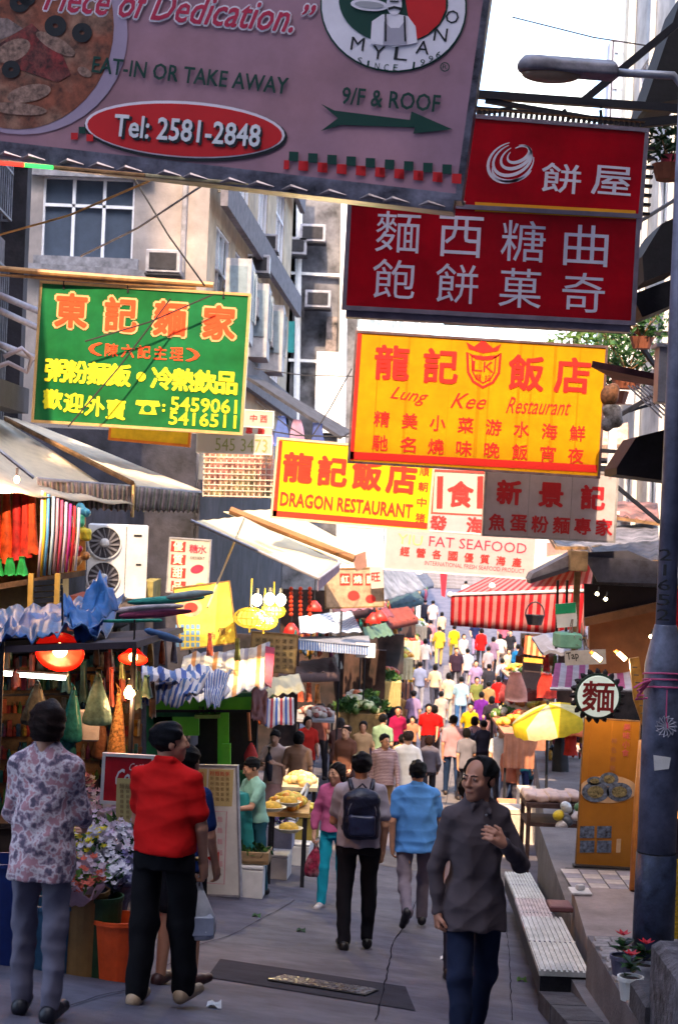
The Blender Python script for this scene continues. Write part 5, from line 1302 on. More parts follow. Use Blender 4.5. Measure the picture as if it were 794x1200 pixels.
# back walls of the shops behind the left stalls
def shopwall():
    T = Thing('shop_row', 'dark shop fronts with shutters behind the left stalls', 'shop front', V(-3.6, 27, GZ(-3, 27)))
    for k, (x0, y0, x1, y1) in enumerate(((-4.1, 24.2, -3.6, 31.8),)):
        T.part('wall', MB().prism([(x0, y0, 0), (x1, y1, 0), (x1 - .2, y1, 0), (x0 - .2, y0, 0)], (0, 0, 6.5)), darkw)
    for k in range(5):
        T.part('shutter', MB().box((-3.9 + k * .1, 25 + k * 1.4, 3.1), (.06, 1.2, 2.6)), mat('shutter_grey', (.10, .10, .12), stripes=None, var=.3)); T.part('fascia', MB().box((-3.7 + k * .1, 25 + k * 1.4, 4.9), (.2, 1.3, .5)), mat('fascia_%d' % (k % 3), ((.35, .08, .05), (.30, .25, .08), (.08, .15, .25))[k % 3], var=.3))
shopwall()
# lattice behind the white awnings
T = Thing('lattice_screen', 'orange and pink lattice screen behind the telephone number board', 'lattice', U(280, 582, 31)); m = MB(); 
for i in range(13): m.beam(U(240 + i * 6.6, 520, 31), U(238 + i * 6.6, 582, 31), .02)
for i in range(10): m.beam(U(238, 522 + i * 6.5, 30.97), U(320, 524 + i * 6.5, 30.97), .02)
T.part('lattice', m, mat('lattice_cream', (.70, .52, .40)), kind='stuff'); T.part('backing', MB().prism([U(240, 582, 31.3), U(320, 584, 31.3), U(320, 522, 31.3), U(240, 520, 31.3)], (0, .1, 0)), mat('lattice_back', (.55, .20, .15), var=.6, sc=6, col2=(.45, .35, .15)))
for i, (px, c) in enumerate(((312, (.35, .22, .50)), (330, (.10, .16, .45)), (348, (.50, .30, .45)), (372, (.08, .12, .35)))):
    hang('laundry', ('pale violet', 'dark blue', 'pink violet', 'navy')[i] + ' washing hanging under the sloping dark roof', px, 484 + i * 4, 520 + i * 3, 20, mat('laundry_%d' % i, c, trans=.2), 30.5, 'washing hung below the dark roof')
solo('lean_to_roof', MB().sheet(U(288, 440, 34), U(300, 440, 36), U(412, 505, 35), U(400, 512, 33.5), 6, 2, None, .06), mat('tin_dark', (.06, .06, .08), var=.4), 'dark sloping tin roof left of the big yellow sign', 'roof')
# -- bright awnings in the middle
T, P = canopy('awning', 'bright cream awning sloping down to the right in front of the yellow poster', [(224, 610), (284, 606), (398, 660), (373, 678)], [22.0, 25.5, 24.0, 21.5], canvas_w, .08, .012, seed=3, edge=((0, 3), (3, 2)))
T.part('valance', MB().sheet(P[3], P[2], P[2] - V(0, 0, .12), P[3] - V(0, 0, .16), 16, 2, None, .008), mat('valance_violet', (.35, .25, .30))); T.part('rail', MB().tube([U(286, 608, 22.5), U(243, 712, 21.5)], .015, 6), mat('pale_rod', (.75, .6, .4)))
T, P = canopy('awning', 'second cream awning with a brown rolled edge behind the first cream one', [(262, 600), (330, 596), (430, 648), (408, 660)], [26.5, 29, 27.5, 26], canvas_w, .08, .01, seed=4)
T.part('roll', MB().tube([U(270, 598, 25.8), U(415, 655, 25.4)], .06, 8), mat('brown_roll', (.30, .14, .06))); T.part('end_flap', MB().prism([U(412, 652, 25.6), U(428, 646, 25.6), U(430, 664, 25.6), U(417, 670, 25.6)], (0, .04, 0)), mat('brown_flap', (.30, .16, .14)))
T, P = canopy('awning', 'blue and white checked awning over the vegetable stall', [(350, 722), (412, 716), (424, 740), (352, 742)], [32, 35, 33, 30.5], check_b, .06, .01, seed=5)
T.part('valance', MB().sheet(U(350, 750, 30), U(432, 757, 31), U(432, 768, 31), U(350, 761, 30), 40, 2, None, .01, u1=3), mat('blue_white_valance', (.2, .3, .5), stripes=(((.08, .18, .50), (.75, .78, .80)), 9, 0), trans=.2))
T.part('cloth', MB().sheet(U(350, 746, 32), U(432, 745, 33), U(434, 757, 31), U(350, 750, 30), 10, 3, None, .01), awn_grey)
for nm, cs, ds, mm in (('small cream awning tilted above the green kiosk', [(300, 795), (350, 790), (358, 810), (302, 818)], [24, 26, 25, 23.5], canvas_w), ('dusky pink awning in front of the shop front sign', [(395, 704), (440, 698), (452, 712), (400, 716)], [33, 36, 35, 32], mat('dusky_pink', (.42, .18, .22), trans=.2)), ('grey tarpaulin awning in the middle left distance', [(440, 668), (480, 662), (500, 690), (442, 706)], [46, 50, 49, 44], awn_grey), ('pale blue tarpaulin behind the grey one far down the street', [(452, 655), (492, 652), (500, 662), (455, 672)], [58, 62, 60, 56], mat('pale_blue_tarp', (.35, .48, .50), trans=.2)), ('dark red awning beyond the checked one', [(420, 712), (450, 706), (462, 722), (424, 728)], [40, 43, 42, 39], mat('dark_red_awn', (.30, .06, .07), trans=.2)), ('dull green awning at the foot of the grey tarpaulin', [(425, 735), (452, 730), (462, 744), (428, 750)], [38, 41, 40, 37], mat('dull_green_awn', (.12, .22, .14), trans=.2))):
    T, P = canopy('awning', nm, cs, ds, mm, .06, .015, seed=len(nm)); 
    q = 3; T.part('pole', MB().tube([P[q], V(P[q].x, P[q].y, GZ(P[q].x, P[q].y))], .02, 6), steel)
# -- blue tarpaulin heap over the flower stall
def crumple(a, seed):
    f = lambda u, v, k: noise.noise(V(u * k, v * k * .7, seed * 3.7 + k))
    return lambda u, v: (0, a * f(u, v, 5), a * (1.5 * f(u, v, 3) + abs(f(u, v, 8)) * 1.3 + .5 * f(u, v, 17)))
S1 = Thing('tarpaulin', 'crumpled blue tarpaulin spread over the flower stall roof at the left', 'tarpaulin', U(60, 745, 13.4))
S1.part('sheet', MB().sheet(U(-30, 716, 15.5), U(150, 706, 16), U(112, 748, 12.9), U(-30, 748, 12.2), 40, 14, crumple(.13, 4), .01), tarp_b, smooth=True)
S1.part('sheet', MB().sheet(U(72, 712, 13.6), U(118, 690, 14.4), U(140, 714, 14), U(86, 748, 13.0), 20, 12, crumple(.10, 9), .01), mat('blue_tarp_bright', (.06, .24, .66), rough=.45, var=.2, trans=.3, bump=.3, bsc=14), smooth=True)
S1.part('sheet', MB().sheet(U(84, 735, 12.95), U(122, 735, 13), U(108, 752, 12.95), U(90, 754, 12.9), 8, 6, crumple(.05, 2), .01), mat('blue_tarp_deep', (.04, .14, .50), rough=.5, trans=.3), smooth=True)
for i, (a, b_, c, l) in enumerate((((120, 728), (190, 727), (.05, .50, .34), 'green pole lying on the stall roof below the folded umbrellas'), ((135, 716), (215, 710), (.72, .62, .66), 'pinkish white folded umbrella lying on the stall roof'), ((150, 706), (240, 700), (.05, .40, .35), 'teal folded umbrella on top of the pile of umbrellas'), ((140, 722), (225, 716), (.35, .06, .16), 'wine red folded umbrella under the pinkish white one'), ((196, 700), (250, 694), (.30, .40, .42), 'grey green folded umbrella poking out to the right'), ((170, 738), (214, 752), (.10, .25, .60), 'small blue umbrella handle sticking out below the pile'))):
    t = MB(); p, q = U(*a, 14.2), U(*b_, 14.6); t.tube([p, p.lerp(q, .1), p.lerp(q, .6), p.lerp(q, .96), q], [.010, .028 if i else .014, .036 if i else .014, .018 if i else .014, .006], 9); solo('folded_umbrella' if i else 'pole', t, mat('umb_%d' % i, c, var=.2, sc=8, trans=.1), l, 'umbrella' if i else 'pole', smooth=True)
S1.part('roof_board', MB().sheet(U(-30, 752, 15.6), U(215, 735, 16.2), U(160, 752, 13), U(-30, 758, 12.3), 4, 3, None, .05), mat('roof_dark', (.05, .04, .06)))
for px, d in ((3, 12.4), (158, 13.4)):
    t = U(px, 752, d); S1.part('post', MB().tube([t, V(t.x, t.y, GZ(t.x, t.y))], .02, 7), steel)
# back of the flower stall: dark board with hanging stuff
T = Thing('flower_stall', 'dark back of the flower stall with rails and hooks behind the two women', 'market stall', V(-2.6, 13.6, GZ(-2.6, 13.6)))
T.part('back_board', MB().prism([U(-60, 1010, 14.4), U(165, 1000, 15.5), U(165, 745, 15.5), U(-60, 750, 14.4)], (0, .06, 0)), mat('stall_back', (.06, .04, .045), var=.7, sc=4, col2=(.13, .07, .05)))
for y in (765, 790, 815): T.part('rail', MB().tube([U(-20, y, 13.8), U(160, y - 3, 14.8)], .012, 6), steel)
rs = random.Random(11)
for k in range(30):
    px = rs.uniform(-5, 180); y0 = rs.uniform(752, 800); c = rs.choice([(.35, .05, .04), (.10, .05, .03), (.05, .08, .03), (.30, .16, .08), (.05, .04, .06), (.20, .03, .05), (.16, .10, .05), (.03, .10, .10)])
    o = hang('hanging_pack', 'hanging goods', int(px), int(y0), int(y0 + rs.uniform(18, 50)), rs.uniform(6, 14), mat('pack_%02d' % (k % 8), c, rough=.5, var=.4, sc=14), rs.uniform(13.7, 14.6)); o.parent = T.o; o.location = o.location - T.loc
    for q in ('label', 'category'):
        if q in o: del o[q]
def bag(label, px, y0, y1, w, c, d, alpha=None, name='plastic_bag', full=.6, group=None, kind=None, content=None):
    """a thin carrier bag hanging from its handles at y0"""
    top, bot = U(px, y0, d), U(px, y1, d); h = top.z - bot.z; ww = w * d / F / 2; T = Thing(name, label, 'bag', bot, group)
    mm = kind or mat('bag_' + '_'.join('%02d' % int(x * 99) for x in c), c, rough=.25, var=.3, trans=.55, sc=14, bump=.5, bsc=30)
    m = MB(); n = 18; rows = [(0, .55), (.03, .95), (.12, 1.0), (.3, .86), (.5, .64), (.7, .40), (.88, .16)]; V_ = []; F_ = []; rs = random.Random(int(px))
    ph = rs.uniform(0, 6)
    for t, r_ in rows:
        for k in range(n):
            a = 2 * math.pi * k / n; q = 1 + .13 * math.sin(5 * a + ph + 4 * t) + .08 * math.sin(9 * a - ph); V_.append(bot + V(ww * r_ * q * math.cos(a), ww * .6 * r_ * q * math.sin(a), h * t))
    for j in range(len(rows) - 1):
        for k in range(n): F_.append((j * n + k, j * n + (k + 1) % n, (j + 1) * n + (k + 1) % n, (j + 1) * n + k))
    F_.append(tuple(range(n))[::-1]); F_.append(tuple(range((len(rows) - 1) * n, len(rows) * n))); m.add(V_, F_); T.part('bag_body', m, mm, smooth=True)
    for sx in (-1, 1): T.part('handle', MB().tube([bot + V(sx * ww * .22, 0, h * .78), bot + V(sx * ww * .12, 0, h * .92), top], [ww * .13, ww * .06, ww * .05], 6), mm, smooth=True)
    if content: T.part('contents', MB().box(bot + V(0, 0, h * .2), (ww * 1.3, ww * .7, h * .3), RZ(12), bev=.02), content)
    return T
bag('clear plastic bag of goods hanging behind the floral shirted woman', 42, 795, 850, 34, (.22, .25, .26), 13.4)
bag('turquoise plastic bags hanging in a bunch at the flower stall', 84, 800, 870, 26, (.03, .25, .32), 13.5)
bag('second turquoise bag lower in the bunch at the flower stall', 78, 830, 900, 24, (.04, .22, .28), 13.6)
bag('pale green white bag hanging tallest above the red sign', 113, 786, 850, 34, (.20, .34, .36), 13.3)
bag('orange net bag of garlic hanging above the red sign', 136, 800, 905, 24, (.60, .33, .12), 13.8, kind=mat('net_orange', (.60, .32, .12), var=.6, sc=50, trans=.2))
bag('dusky net bag of goods left of the orange one', 118, 840, 890, 22, (.35, .16, .10), 13.9)
solo('grey_box', MB().box(U(104, 850, 13.6), (.17, .1, .24), RZ(5), bev=.01), mat('grey_carton', (.32, .33, .42)), 'grey carton hanging under the pale green bag', 'box')
rs = random.Random(5)
# lamps
def lamp_shade(px, py, r, label, d, rz=0, tilt=-20):
    T = Thing('stall_lamp', label, 'lamp', U(px, py, d), 'red shaded market lamps'); R = RZ(rz) @ Matrix.Rotation(math.radians(tilt), 3, 'X'); c = U(px, py, d)
    T.part('shade', MB().lathe(c, [(r * .22, r * .75), (r * .3, r * .7), (r * .85, r * .15), (r, 0), (r * .985, -.004), (r * .82, r * .13), (r * .2, r * .64)], 28, R), mat('red_shade', (.60, .01, .005), rough=.3, var=.05, emit=.12, trans=.3), smooth=True)
    T.part('bulb', MB().ball(c + R @ V(0, 0, r * .12), r * .30, 14, 10), mat('bulb_lit', (1, .7, .3), emit=6, ecol=(1, .62, .22), bump=0, var=0), smooth=True)
    T.part('flex', MB().tube([c + R @ V(0, 0, r * .74), c + V(0, 0, r * 2.6)], .008, 5), rope)
    L = bpy.data.lights.new('lamp_glow', 'POINT'); L.energy = 5.; L.color = (1, .45, .15); L.shadow_soft_size = .06; o = bpy.data.objects.new('lamp_glow', L); COL.objects.link(o); o.parent = T.o; o.location = R @ V(0, 0, -r * .35)
    return T
lamp_shade(70, 764, .19, 'large red shaded lamp glowing under the blue tarpaulin', 13.0, 0, -58)
lamp_shade(156, 772, .12, 'smaller red shaded lamp above the bare bulb', 13.6, 0, -30)
T = Thing('bare_bulb', 'glowing bare light bulb hanging under the smaller red lamp', 'light bulb', U(152, 812, 13.4)); c = U(152, 812, 13.4)
T.part('glass', MB().lathe(c, [(.006, -.05), (.03, -.04), (.045, -.01), (.04, .02), (.02, .05), (.016, .06)], 16), mat('bulb_warm', (1, .5, .2), emit=8, ecol=(1, .45, .15), bump=0, var=0), smooth=True); T.part('socket', MB().lathe(c, [(.018, .06), (.018, .11)], 12), steel); T.part('flex', MB().tube([c + V(0, 0, .11), c + V(.02, 0, .5)], .006, 5), rope)
L = bpy.data.lights.new('bulb_glow', 'POINT'); L.energy = 3; L.color = (1, .5, .2); o = bpy.data.objects.new('bulb_glow', L); COL.objects.link(o); o.parent = T.o; o.location = (0, -.08, -.06)
T = Thing('tube_light', 'lit white fluorescent tube hanging left of the plastic bags', 'fluorescent lamp', U(50, 793, 13.5)); T.part('tube', MB().tube([U(24, 791, 13.5), U(77, 795, 13.5)], .016, 10), mat('tube_lit', (.9, 1, .9), emit=3.5, ecol=(.85, 1, .85), bump=0, var=0)); T.part('batten', MB().tube([U(20, 787, 13.5), U(80, 791, 13.5)], .014, 6), white)
T = Thing('tube_light', 'short lit fluorescent tube at the far left edge', 'fluorescent lamp', U(6, 789, 13.5)); T.part('tube', MB().tube([U(-4, 789, 13.5), U(14, 790, 13.5)], .016, 10), MATS['tube_lit']); T.part('batten', MB().tube([U(-6, 785, 13.5), U(16, 786, 13.5)], .012, 6), white)
# basket lanterns
def basket(px, py, r, label, d):
    c = U(px, py, d); T = Thing('basket_lantern', label, 'lantern', c, 'glowing basket lanterns'); m = MB(); w = mat('lantern_wicker', (.60, .42, .03), rough=.5, emit=.12, ecol=(1, .6, .05), bump=0)
    for k in range(18): t = 2 * math.pi * k / 18; m.tube([c + V(r * math.sin(a) * math.cos(t), r * math.sin(a) * math.sin(t), -r * .62 * math.cos(a)) for a in [math.pi * j / 8 for j in range(9)]], .008, 4)
    for a in (.25, .5, .75): m.tube([c + V(r * math.sin(a * math.pi) * math.cos(t), r * math.sin(a * math.pi) * math.sin(t), -r * .62 * math.cos(a * math.pi)) for t in [2 * math.pi * j / 16 for j in range(17)]], .008, 4)
    T.part('wicker', m, w, kind='stuff'); T.part('glow', MB().ball(c, (r * .8, r * .8, r * .5), 14, 10), mat('lantern_glow', (1, .8, .3), emit=.22, ecol=(1, .62, .08), bump=0, var=0), smooth=True)
    T.part('cap', MB().lathe(c, [(r * .2, r * .55), (r * .12, r * .72)], 12), steel); T.part('tassel', MB().tube([c - V(0, 0, r * .62), c - V(0, 0, r * .9)], .012, 5), w); T.part('cord', MB().tube([c + V(0, 0, r * .7), c + V(0, 0, r * 2.4)], .01, 5), w)
basket(293, 724, .22, 'lower left glowing yellow basket lantern', 23); basket(309, 728, .19, 'lower right basket lantern half behind the lower left one', 23.5); basket(320, 716, .17, 'upper right yellow basket lantern', 23.8)
for i, (px, py) in enumerate(((301, 703), (316, 702), (329, 703))): T = Thing('bare_bulb', 'blazing bare bulb above the basket lanterns, %s from the left' % ('first', 'second', 'third')[i], 'light bulb', U(px, py, 23.2)); c = U(px, py, 23.2); T.part('glass', MB().ball(c, (.07, .07, .085), 12, 10), mat('bulb_white', (1, .9, .6), emit=5, ecol=(1, .85, .5), bump=0, var=0), smooth=True); T.part('socket', MB().lathe(c, [(.025, .08), (.025, .16)], 10), steel)
L = bpy.data.lights.new('lantern_light', 'POINT'); L.energy = 34; L.color = (1, .8, .4); o = bpy.data.objects.new('lantern_light', L); COL.objects.link(o); o.parent = T.o; o.location = (-.1, -.15, -.1)
# striped tarpaulins
T = Thing('tarpaulin', 'blue and white striped tarpaulin drooping over the middle left stall', 'tarpaulin', U(200, 830, 16.5))
T.part('sheet', MB().sheet(U(136, 792, 16.8), U(250, 780, 19), U(270, 812, 16.2), U(128, 798, 15.4), 36, 12, crumple(.10, 21), .01), stripe_bw, smooth=True)
T.part('sheet', MB().sheet(U(160, 800, 15.9), U(246, 796, 16), U(222, 830, 15.8), U(166, 828, 15.6), 20, 10, crumple(.07, 5), .01), stripe_bw, smooth=True)
T.part('sheet', MB().sheet(U(238, 790, 16.2), U(272, 786, 16.2), U(256, 832, 15.9), U(240, 826, 15.8), 12, 10, crumple(.06, 7), .01), stripe_bw, smooth=True)
T = Thing('tarpaulin', 'white tarpaulin with orange stripes lying on the green kiosk roof', 'tarpaulin', U(270, 815, 22))
T.part('sheet', MB().sheet(U(215, 768, 24.5), U(316, 757, 25.5), U(314, 806, 21.4), U(205, 822, 20.6), 40, 14, crumple(.07, 31), .012), stripe_ow, smooth=True)
T.part('edge_flap', MB().sheet(U(311, 757, 24.5), U(322, 759, 24.5), U(318, 806, 21.5), U(310, 800, 21.4), 4, 10, None, .01), mat('flap_red', (.42, .03, .10), trans=.2))
T = Thing('striped_cloth', 'red white and blue striped plastic sheet hanging right of the green kiosk', 'cloth', U(325, 850, 23)); T.part('sheet', MB().sheet(U(312, 818, 23), U(344, 818, 24), U(345, 850, 24), U(310, 852, 22.9), 16, 8, crumple(.03, 3), .01), stripe_rwb, smooth=True)
T = Thing('brown_cloth', 'dusky brown cloth bunched beside the striped plastic sheet', 'cloth', U(300, 850, 22.5)); T.part('sheet', MB().sheet(U(296, 808, 22.4), U(314, 810, 22.6), U(312, 850, 22.4), U(294, 842, 22.2), 10, 10, crumple(.06, 8), .01), mat('dusky', (.32, .14, .14), trans=.2), smooth=True)
T = Thing('red_bundle', 'orange red bag hanging from a cord in front of the green kiosk', 'bag', U(293, 870, 22))
T.part('cord', MB().tube([U(291, 835, 22), U(293, 868, 22)], .02, 6), mat('orange_cord', (.8, .25, .08))); T.part('bag_body', MB().lathe(U(294, 885, 22), [(.03, -.12), (.08, -.08), (.09, 0), (.05, .1), (.015, .16)], 12), mat('scarlet_bag', (.60, .05, .05), trans=.3), smooth=True)
# green kiosk
def kiosk():
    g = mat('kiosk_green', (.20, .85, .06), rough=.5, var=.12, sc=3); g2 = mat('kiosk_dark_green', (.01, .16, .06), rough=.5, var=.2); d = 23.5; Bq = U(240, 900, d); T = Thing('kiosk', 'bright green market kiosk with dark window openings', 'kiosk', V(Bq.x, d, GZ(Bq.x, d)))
    q = lambda a, b, dd=d: U(a, b, dd)
    def slab(x0, y0, x1, y1, m_, n='panel', th=.08, dd=d): T.part(n, MB().prism([q(x0, y1, dd), q(x1, y1, dd), q(x1, y0, dd), q(x0, y0, dd)], (0, th, 0)), m_)
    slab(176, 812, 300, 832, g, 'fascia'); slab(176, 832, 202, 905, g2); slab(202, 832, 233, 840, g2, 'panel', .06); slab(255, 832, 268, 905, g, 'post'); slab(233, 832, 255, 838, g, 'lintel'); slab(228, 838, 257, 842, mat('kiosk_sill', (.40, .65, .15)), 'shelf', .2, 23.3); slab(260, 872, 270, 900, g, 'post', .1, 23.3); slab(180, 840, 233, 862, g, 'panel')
    slab(232, 842, 256, 905, mat('kiosk_inside', (.02, .015, .02)), 'interior', .05, 24.1); slab(266, 832, 302, 915, MATS['kiosk_inside'], 'interior', .05, 24.2); slab(180, 832, 300, 835, steel, 'grille', .05, 23.4)
    for i in range(5): T.part('bar', MB().tube([q(234 + i * 4.5, 828, 23.3), q(234 + i * 4.5, 836, 23.3)], .01, 5), steel)
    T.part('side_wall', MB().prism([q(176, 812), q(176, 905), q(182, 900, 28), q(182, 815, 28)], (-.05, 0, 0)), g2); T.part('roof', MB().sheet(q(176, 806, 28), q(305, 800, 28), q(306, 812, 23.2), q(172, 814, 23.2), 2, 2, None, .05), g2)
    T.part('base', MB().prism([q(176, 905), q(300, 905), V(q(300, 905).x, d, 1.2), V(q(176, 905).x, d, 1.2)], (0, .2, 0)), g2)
kiosk()
# -- red Coca sign and menu boards at the left
s = Sign('drinks_sign', 'red drinks sign with white script beside the woman in the red shirt', (124, 886), (178, 889), (121, 938), 11.6, 11.6); s.panel(mat('drinks_red', (.62, .01, .02), rough=.3), .03).frame(white, .022, .01)
s.lift = .004; s.line('Coca-', (136, 921), (170, 918), 19, SW, .02, .6); s.line('Coca-', (152, 903), (172, 900), 8, SW, .01, .6)
s = Sign('paper_notice', 'yellow paper notice with handwritten lines pinned under the drinks sign', (137, 912), (172, 913), (135, 964), 11.5, 11.5); s.panel(mat('notice_yellow', (.62, .52, .22), var=.1), .006)
for i in range(7): s.row('麵飯湯粉', (143, 921 + i * 6), (164, 922 + i * 6), 4 if i else 6, wood, .0)
s = Sign('white_board', 'white board with pink writing under the yellow notice', (121, 940), (178, 942), (118, 1000), 11.7, 11.7); s.panel(white, .03)
def menu_stand():
    d = feet(262, 1050).y; s = Sign('menu_stand', 'tall menu stand with a yellow upper sheet and a white lower sheet', (214, 898), (276, 899), (208, 1046), d, d - .2); s.panel(white, .05).frame(galv, .02, .006)
    yl = mat('menu_yellow', (.66, .52, .24), var=.12, sc=4); s.poly([(216, 901), (243, 901), (241, 944), (214, 944)], yl, 'menu_sheet'); s.poly([(245, 901), (274, 902), (272, 945), (243, 944)], yl, 'menu_sheet'); s.lift = .0085
    for i in range(6): s.row('粉麵飯粥', (249, 906 + i * 6), (267, 907 + i * 6), 4 if i else 5, SR if i == 0 else wood, .0); s.row('湯茶奶', (220, 906 + i * 6), (237, 907 + i * 6), 4 if i else 5, SR if i == 0 else wood, .0)
    pk = ink('menu_pink', (.70, .30, .38))
    for i in range(5): s.row('豬扒飯麵', (236, 958 + i * 13), (258, 960 + i * 13), 6, pk, .0)
    s.poly([(242, 1005), (257, 998), (257, 1015)], SR, 'red_mark'); s.stroke([(240, 950), (266, 951), (263, 1036), (238, 1034)], 1, pk, 'border')
    for u in (.02, s.w - .02): s.part('leg', MB().beam(s.W(u, s.h - .05, -.03), s.W(u, s.h + .04, -.03), .03), galv)
menu_stand()
# -- containers
def bucket(px, py, r, h, m_, label, d=None, group=None, sq=1., fill=None):
    p = feet(px, py) if d is None else V(U(px, py, d).x, d, GZ(U(px, py, d).x, d)); T = Thing('bucket', label, 'bucket', p, group)
    T.part('shell', MB().lathe(p, [(r * .78, 0), (r, h), (r * 1.06, h), (r * 1.06, h + .025), (r * .96, h + .025), (r * .9, h * .85), (r * .7, .05)], 22), m_, smooth=False)
    if fill: T.part('water', MB().lathe(p, [(r * .92, h * .84), (r * .92, h * .86)], 18), fill)
    return p
pb1 = bucket(96, 1128, .15, .50, mat('bucket_brown', (.28, .15, .05), rough=.5), 'tall brown flower bucket behind the floral shirted woman', d=10.5)
pb2 = bucket(118, 1120, .125, .48, mat('bucket_green', (.015, .05, .015), rough=.5), 'dark green flower bucket between the brown and orange ones', d=10.5)
pb3 = bucket(138, 1110, .17, .36, mat('bucket_orange', (.85, .10, .02), rough=.4), 'bright orange red bucket behind the woman in black trousers', d=10.5)
pb4 = bucket(62, 1128, .17, .40, mat('bucket_navy', (.03, .10, .20), rough=.5), 'dark blue bucket behind the legs of the floral shirted woman', d=10.5)
pb5 = bucket(4, 1125, .18, .62, mat('bucket_blue', (.01, .03, .18), rough=.4), 'royal blue bucket at the far left edge', d=10.5)
bucket(30, 1100, .2, .5, mat('bucket_teal', (.02, .20, .30), rough=.5), 'teal bucket behind the royal blue one', d=11.2)
def leafset(m, c, n, r, size, rs, up=.3, flat=.5):
    for _ in range(n):
        d = V(rs.gauss(0, 1), rs.gauss(0, 1), rs.gauss(0, 1)); d = d / max(d.length, .1) * rs.random() ** .4
        p = Vector(c) + V(d.x * r[0], d.y * r[1], d.z * r[2]); t = V(rs.gauss(0, 1), rs.gauss(0, 1), rs.gauss(up, .7)).normalized(); w = t.cross(V(rs.gauss(0, 1), rs.gauss(0, 1), rs.gauss(0, 1))).normalized() * size * flat * rs.uniform(.6, 1.2); l = size * rs.uniform(.7, 1.4)
        nrm = t.cross(w).normalized() * size * .12
        m.add([p, p + t * l * .5 + w * .5 + nrm, p + t * l, p + t * l * .5 - w * .5 + nrm], [(0, 1, 2), (0, 2, 3)])
greens = [mat('leaf_dark', (.02, .07, .025), rough=.5, var=.3, trans=.25), mat('leaf_mid', (.05, .16, .04), rough=.5, var=.3, trans=.3), mat('leaf_lime', (.14, .28, .06), rough=.5, var=.3, trans=.3)]
def bouquet(label, px, py, d, w, h, wrap, flower_cols, seed, n=60, group='wrapped bouquets at the flower stall'):
    rs = random.Random(seed); c = U(px, py, d); T = Thing('bouquet', label, 'bouquet', c - V(0, 0, h * .6), group); m = MB(); R = frame(V(rs.uniform(-.4, .5), -.5, .9))
    nn = 20; V_ = []; F_ = []
    for j, (t, r_) in enumerate(((0, .12), (.3, .3), (.65, .75), (1, 1.0))):
        for k in range(nn): a = 2 * math.pi * k / nn; q = 1 + .12 * math.sin(7 * a + seed) ; V_.append(c + R @ V(w * r_ * q * math.cos(a), w * r_ * q * math.sin(a), h * (t - .6) + (.05 * math.sin(6 * a) if j == 3 else 0)))
    for j in range(3):
        for k in range(nn): F_.append((j * nn + k, j * nn + (k + 1) % nn, (j + 1) * nn + (k + 1) % nn, (j + 1) * nn + k))
    m.add(V_, F_); T.part('wrapping', m, wrap, smooth=True)
    for fi, fc in enumerate(flower_cols):
        f = MB(); 
        for _ in range(n // len(flower_cols)):
            a = rs.uniform(0, 6.28); q = w * rs.random() ** .5; p = c + R @ V(q * math.cos(a), q * math.sin(a), h * .36 + rs.uniform(0, .09)); 
            for z in range(5):
                t = z * 1.256 + a; e = R @ V(math.cos(t), math.sin(t), .5) * rs.uniform(.018, .032); g_ = R @ V(math.cos(t + .6), math.sin(t + .6), .4) * .016; f.add([p, p + g_, p + e, p + R @ V(math.cos(t - .6), math.sin(t - .6), .4) * .016], [(0, 1, 2, 3)])
        T.part('petals', f, mat('petal_' + '_'.join('%02d' % int(x * 99) for x in fc), fc, rough=.6, var=.1, trans=.3), kind='stuff')
    f = MB(); leafset(f, c + R @ V(0, 0, h * .3), 40, (w, w, .07), .09, rs); T.part('foliage', f, greens[seed % 3], kind='stuff')
wrapm = mat('cellophane', (.60, .58, .70), rough=.2, var=.2, trans=.4, sc=10, bump=.3, bsc=30); wrapg = mat('cellophane_dull', (.22, .22, .34), rough=.2, var=.3, trans=.4, sc=10); wrapp = mat('paper_pink', (.62, .40, .50), rough=.5, trans=.3)
bq = [('bouquet of white and lilac flowers in clear wrap lowest in the middle', 118, 1012, 10.9, wrapm, [(.85, .80, .88), (.72, .60, .80)]), ('bouquet with yellow blooms beside the floral sleeve', 103, 1006, 10.8, wrapm, [(.80, .66, .02), (.60, .56, .66)]), ('bouquet with orange red blooms lowest behind the floral woman', 92, 1046, 10.4, wrapp, [(.55, .10, .06), (.50, .38, .45)]), ('bouquet of pale pink flowers against the black trousers', 146, 1006, 11.2, wrapm, [(.85, .68, .78), (.85, .82, .88)]), ('bouquet of violet flowers in dark wrap above the orange bucket', 140, 1044, 10.8, wrapg, [(.20, .17, .36), (.35, .35, .50)]), ('highest small bouquet of pink lilies under the red sign', 108, 964, 11.9, wrapg, [(.40, .22, .26), (.50, .42, .40)]), ('small bouquet with a reddish bloom at the top left of the flowers', 94, 940, 12.2, wrapg, [(.32, .08, .07), (.40, .30, .20)]), ('bouquet of tiny white flowers at the left above the green bucket', 120, 1040, 10.7, wrapg, [(.80, .76, .85)]), ('bouquet of pinkish filler flowers right behind the lilac one', 132, 985, 11.6, wrapm, [(.80, .66, .80), (.66, .50, .66)])]
for i, (lb, px, py, d, wm, fc) in enumerate(bq): bouquet(lb, px, py, d, .15 if i != 6 else .10, .32, wm, fc, i + 3, 80)
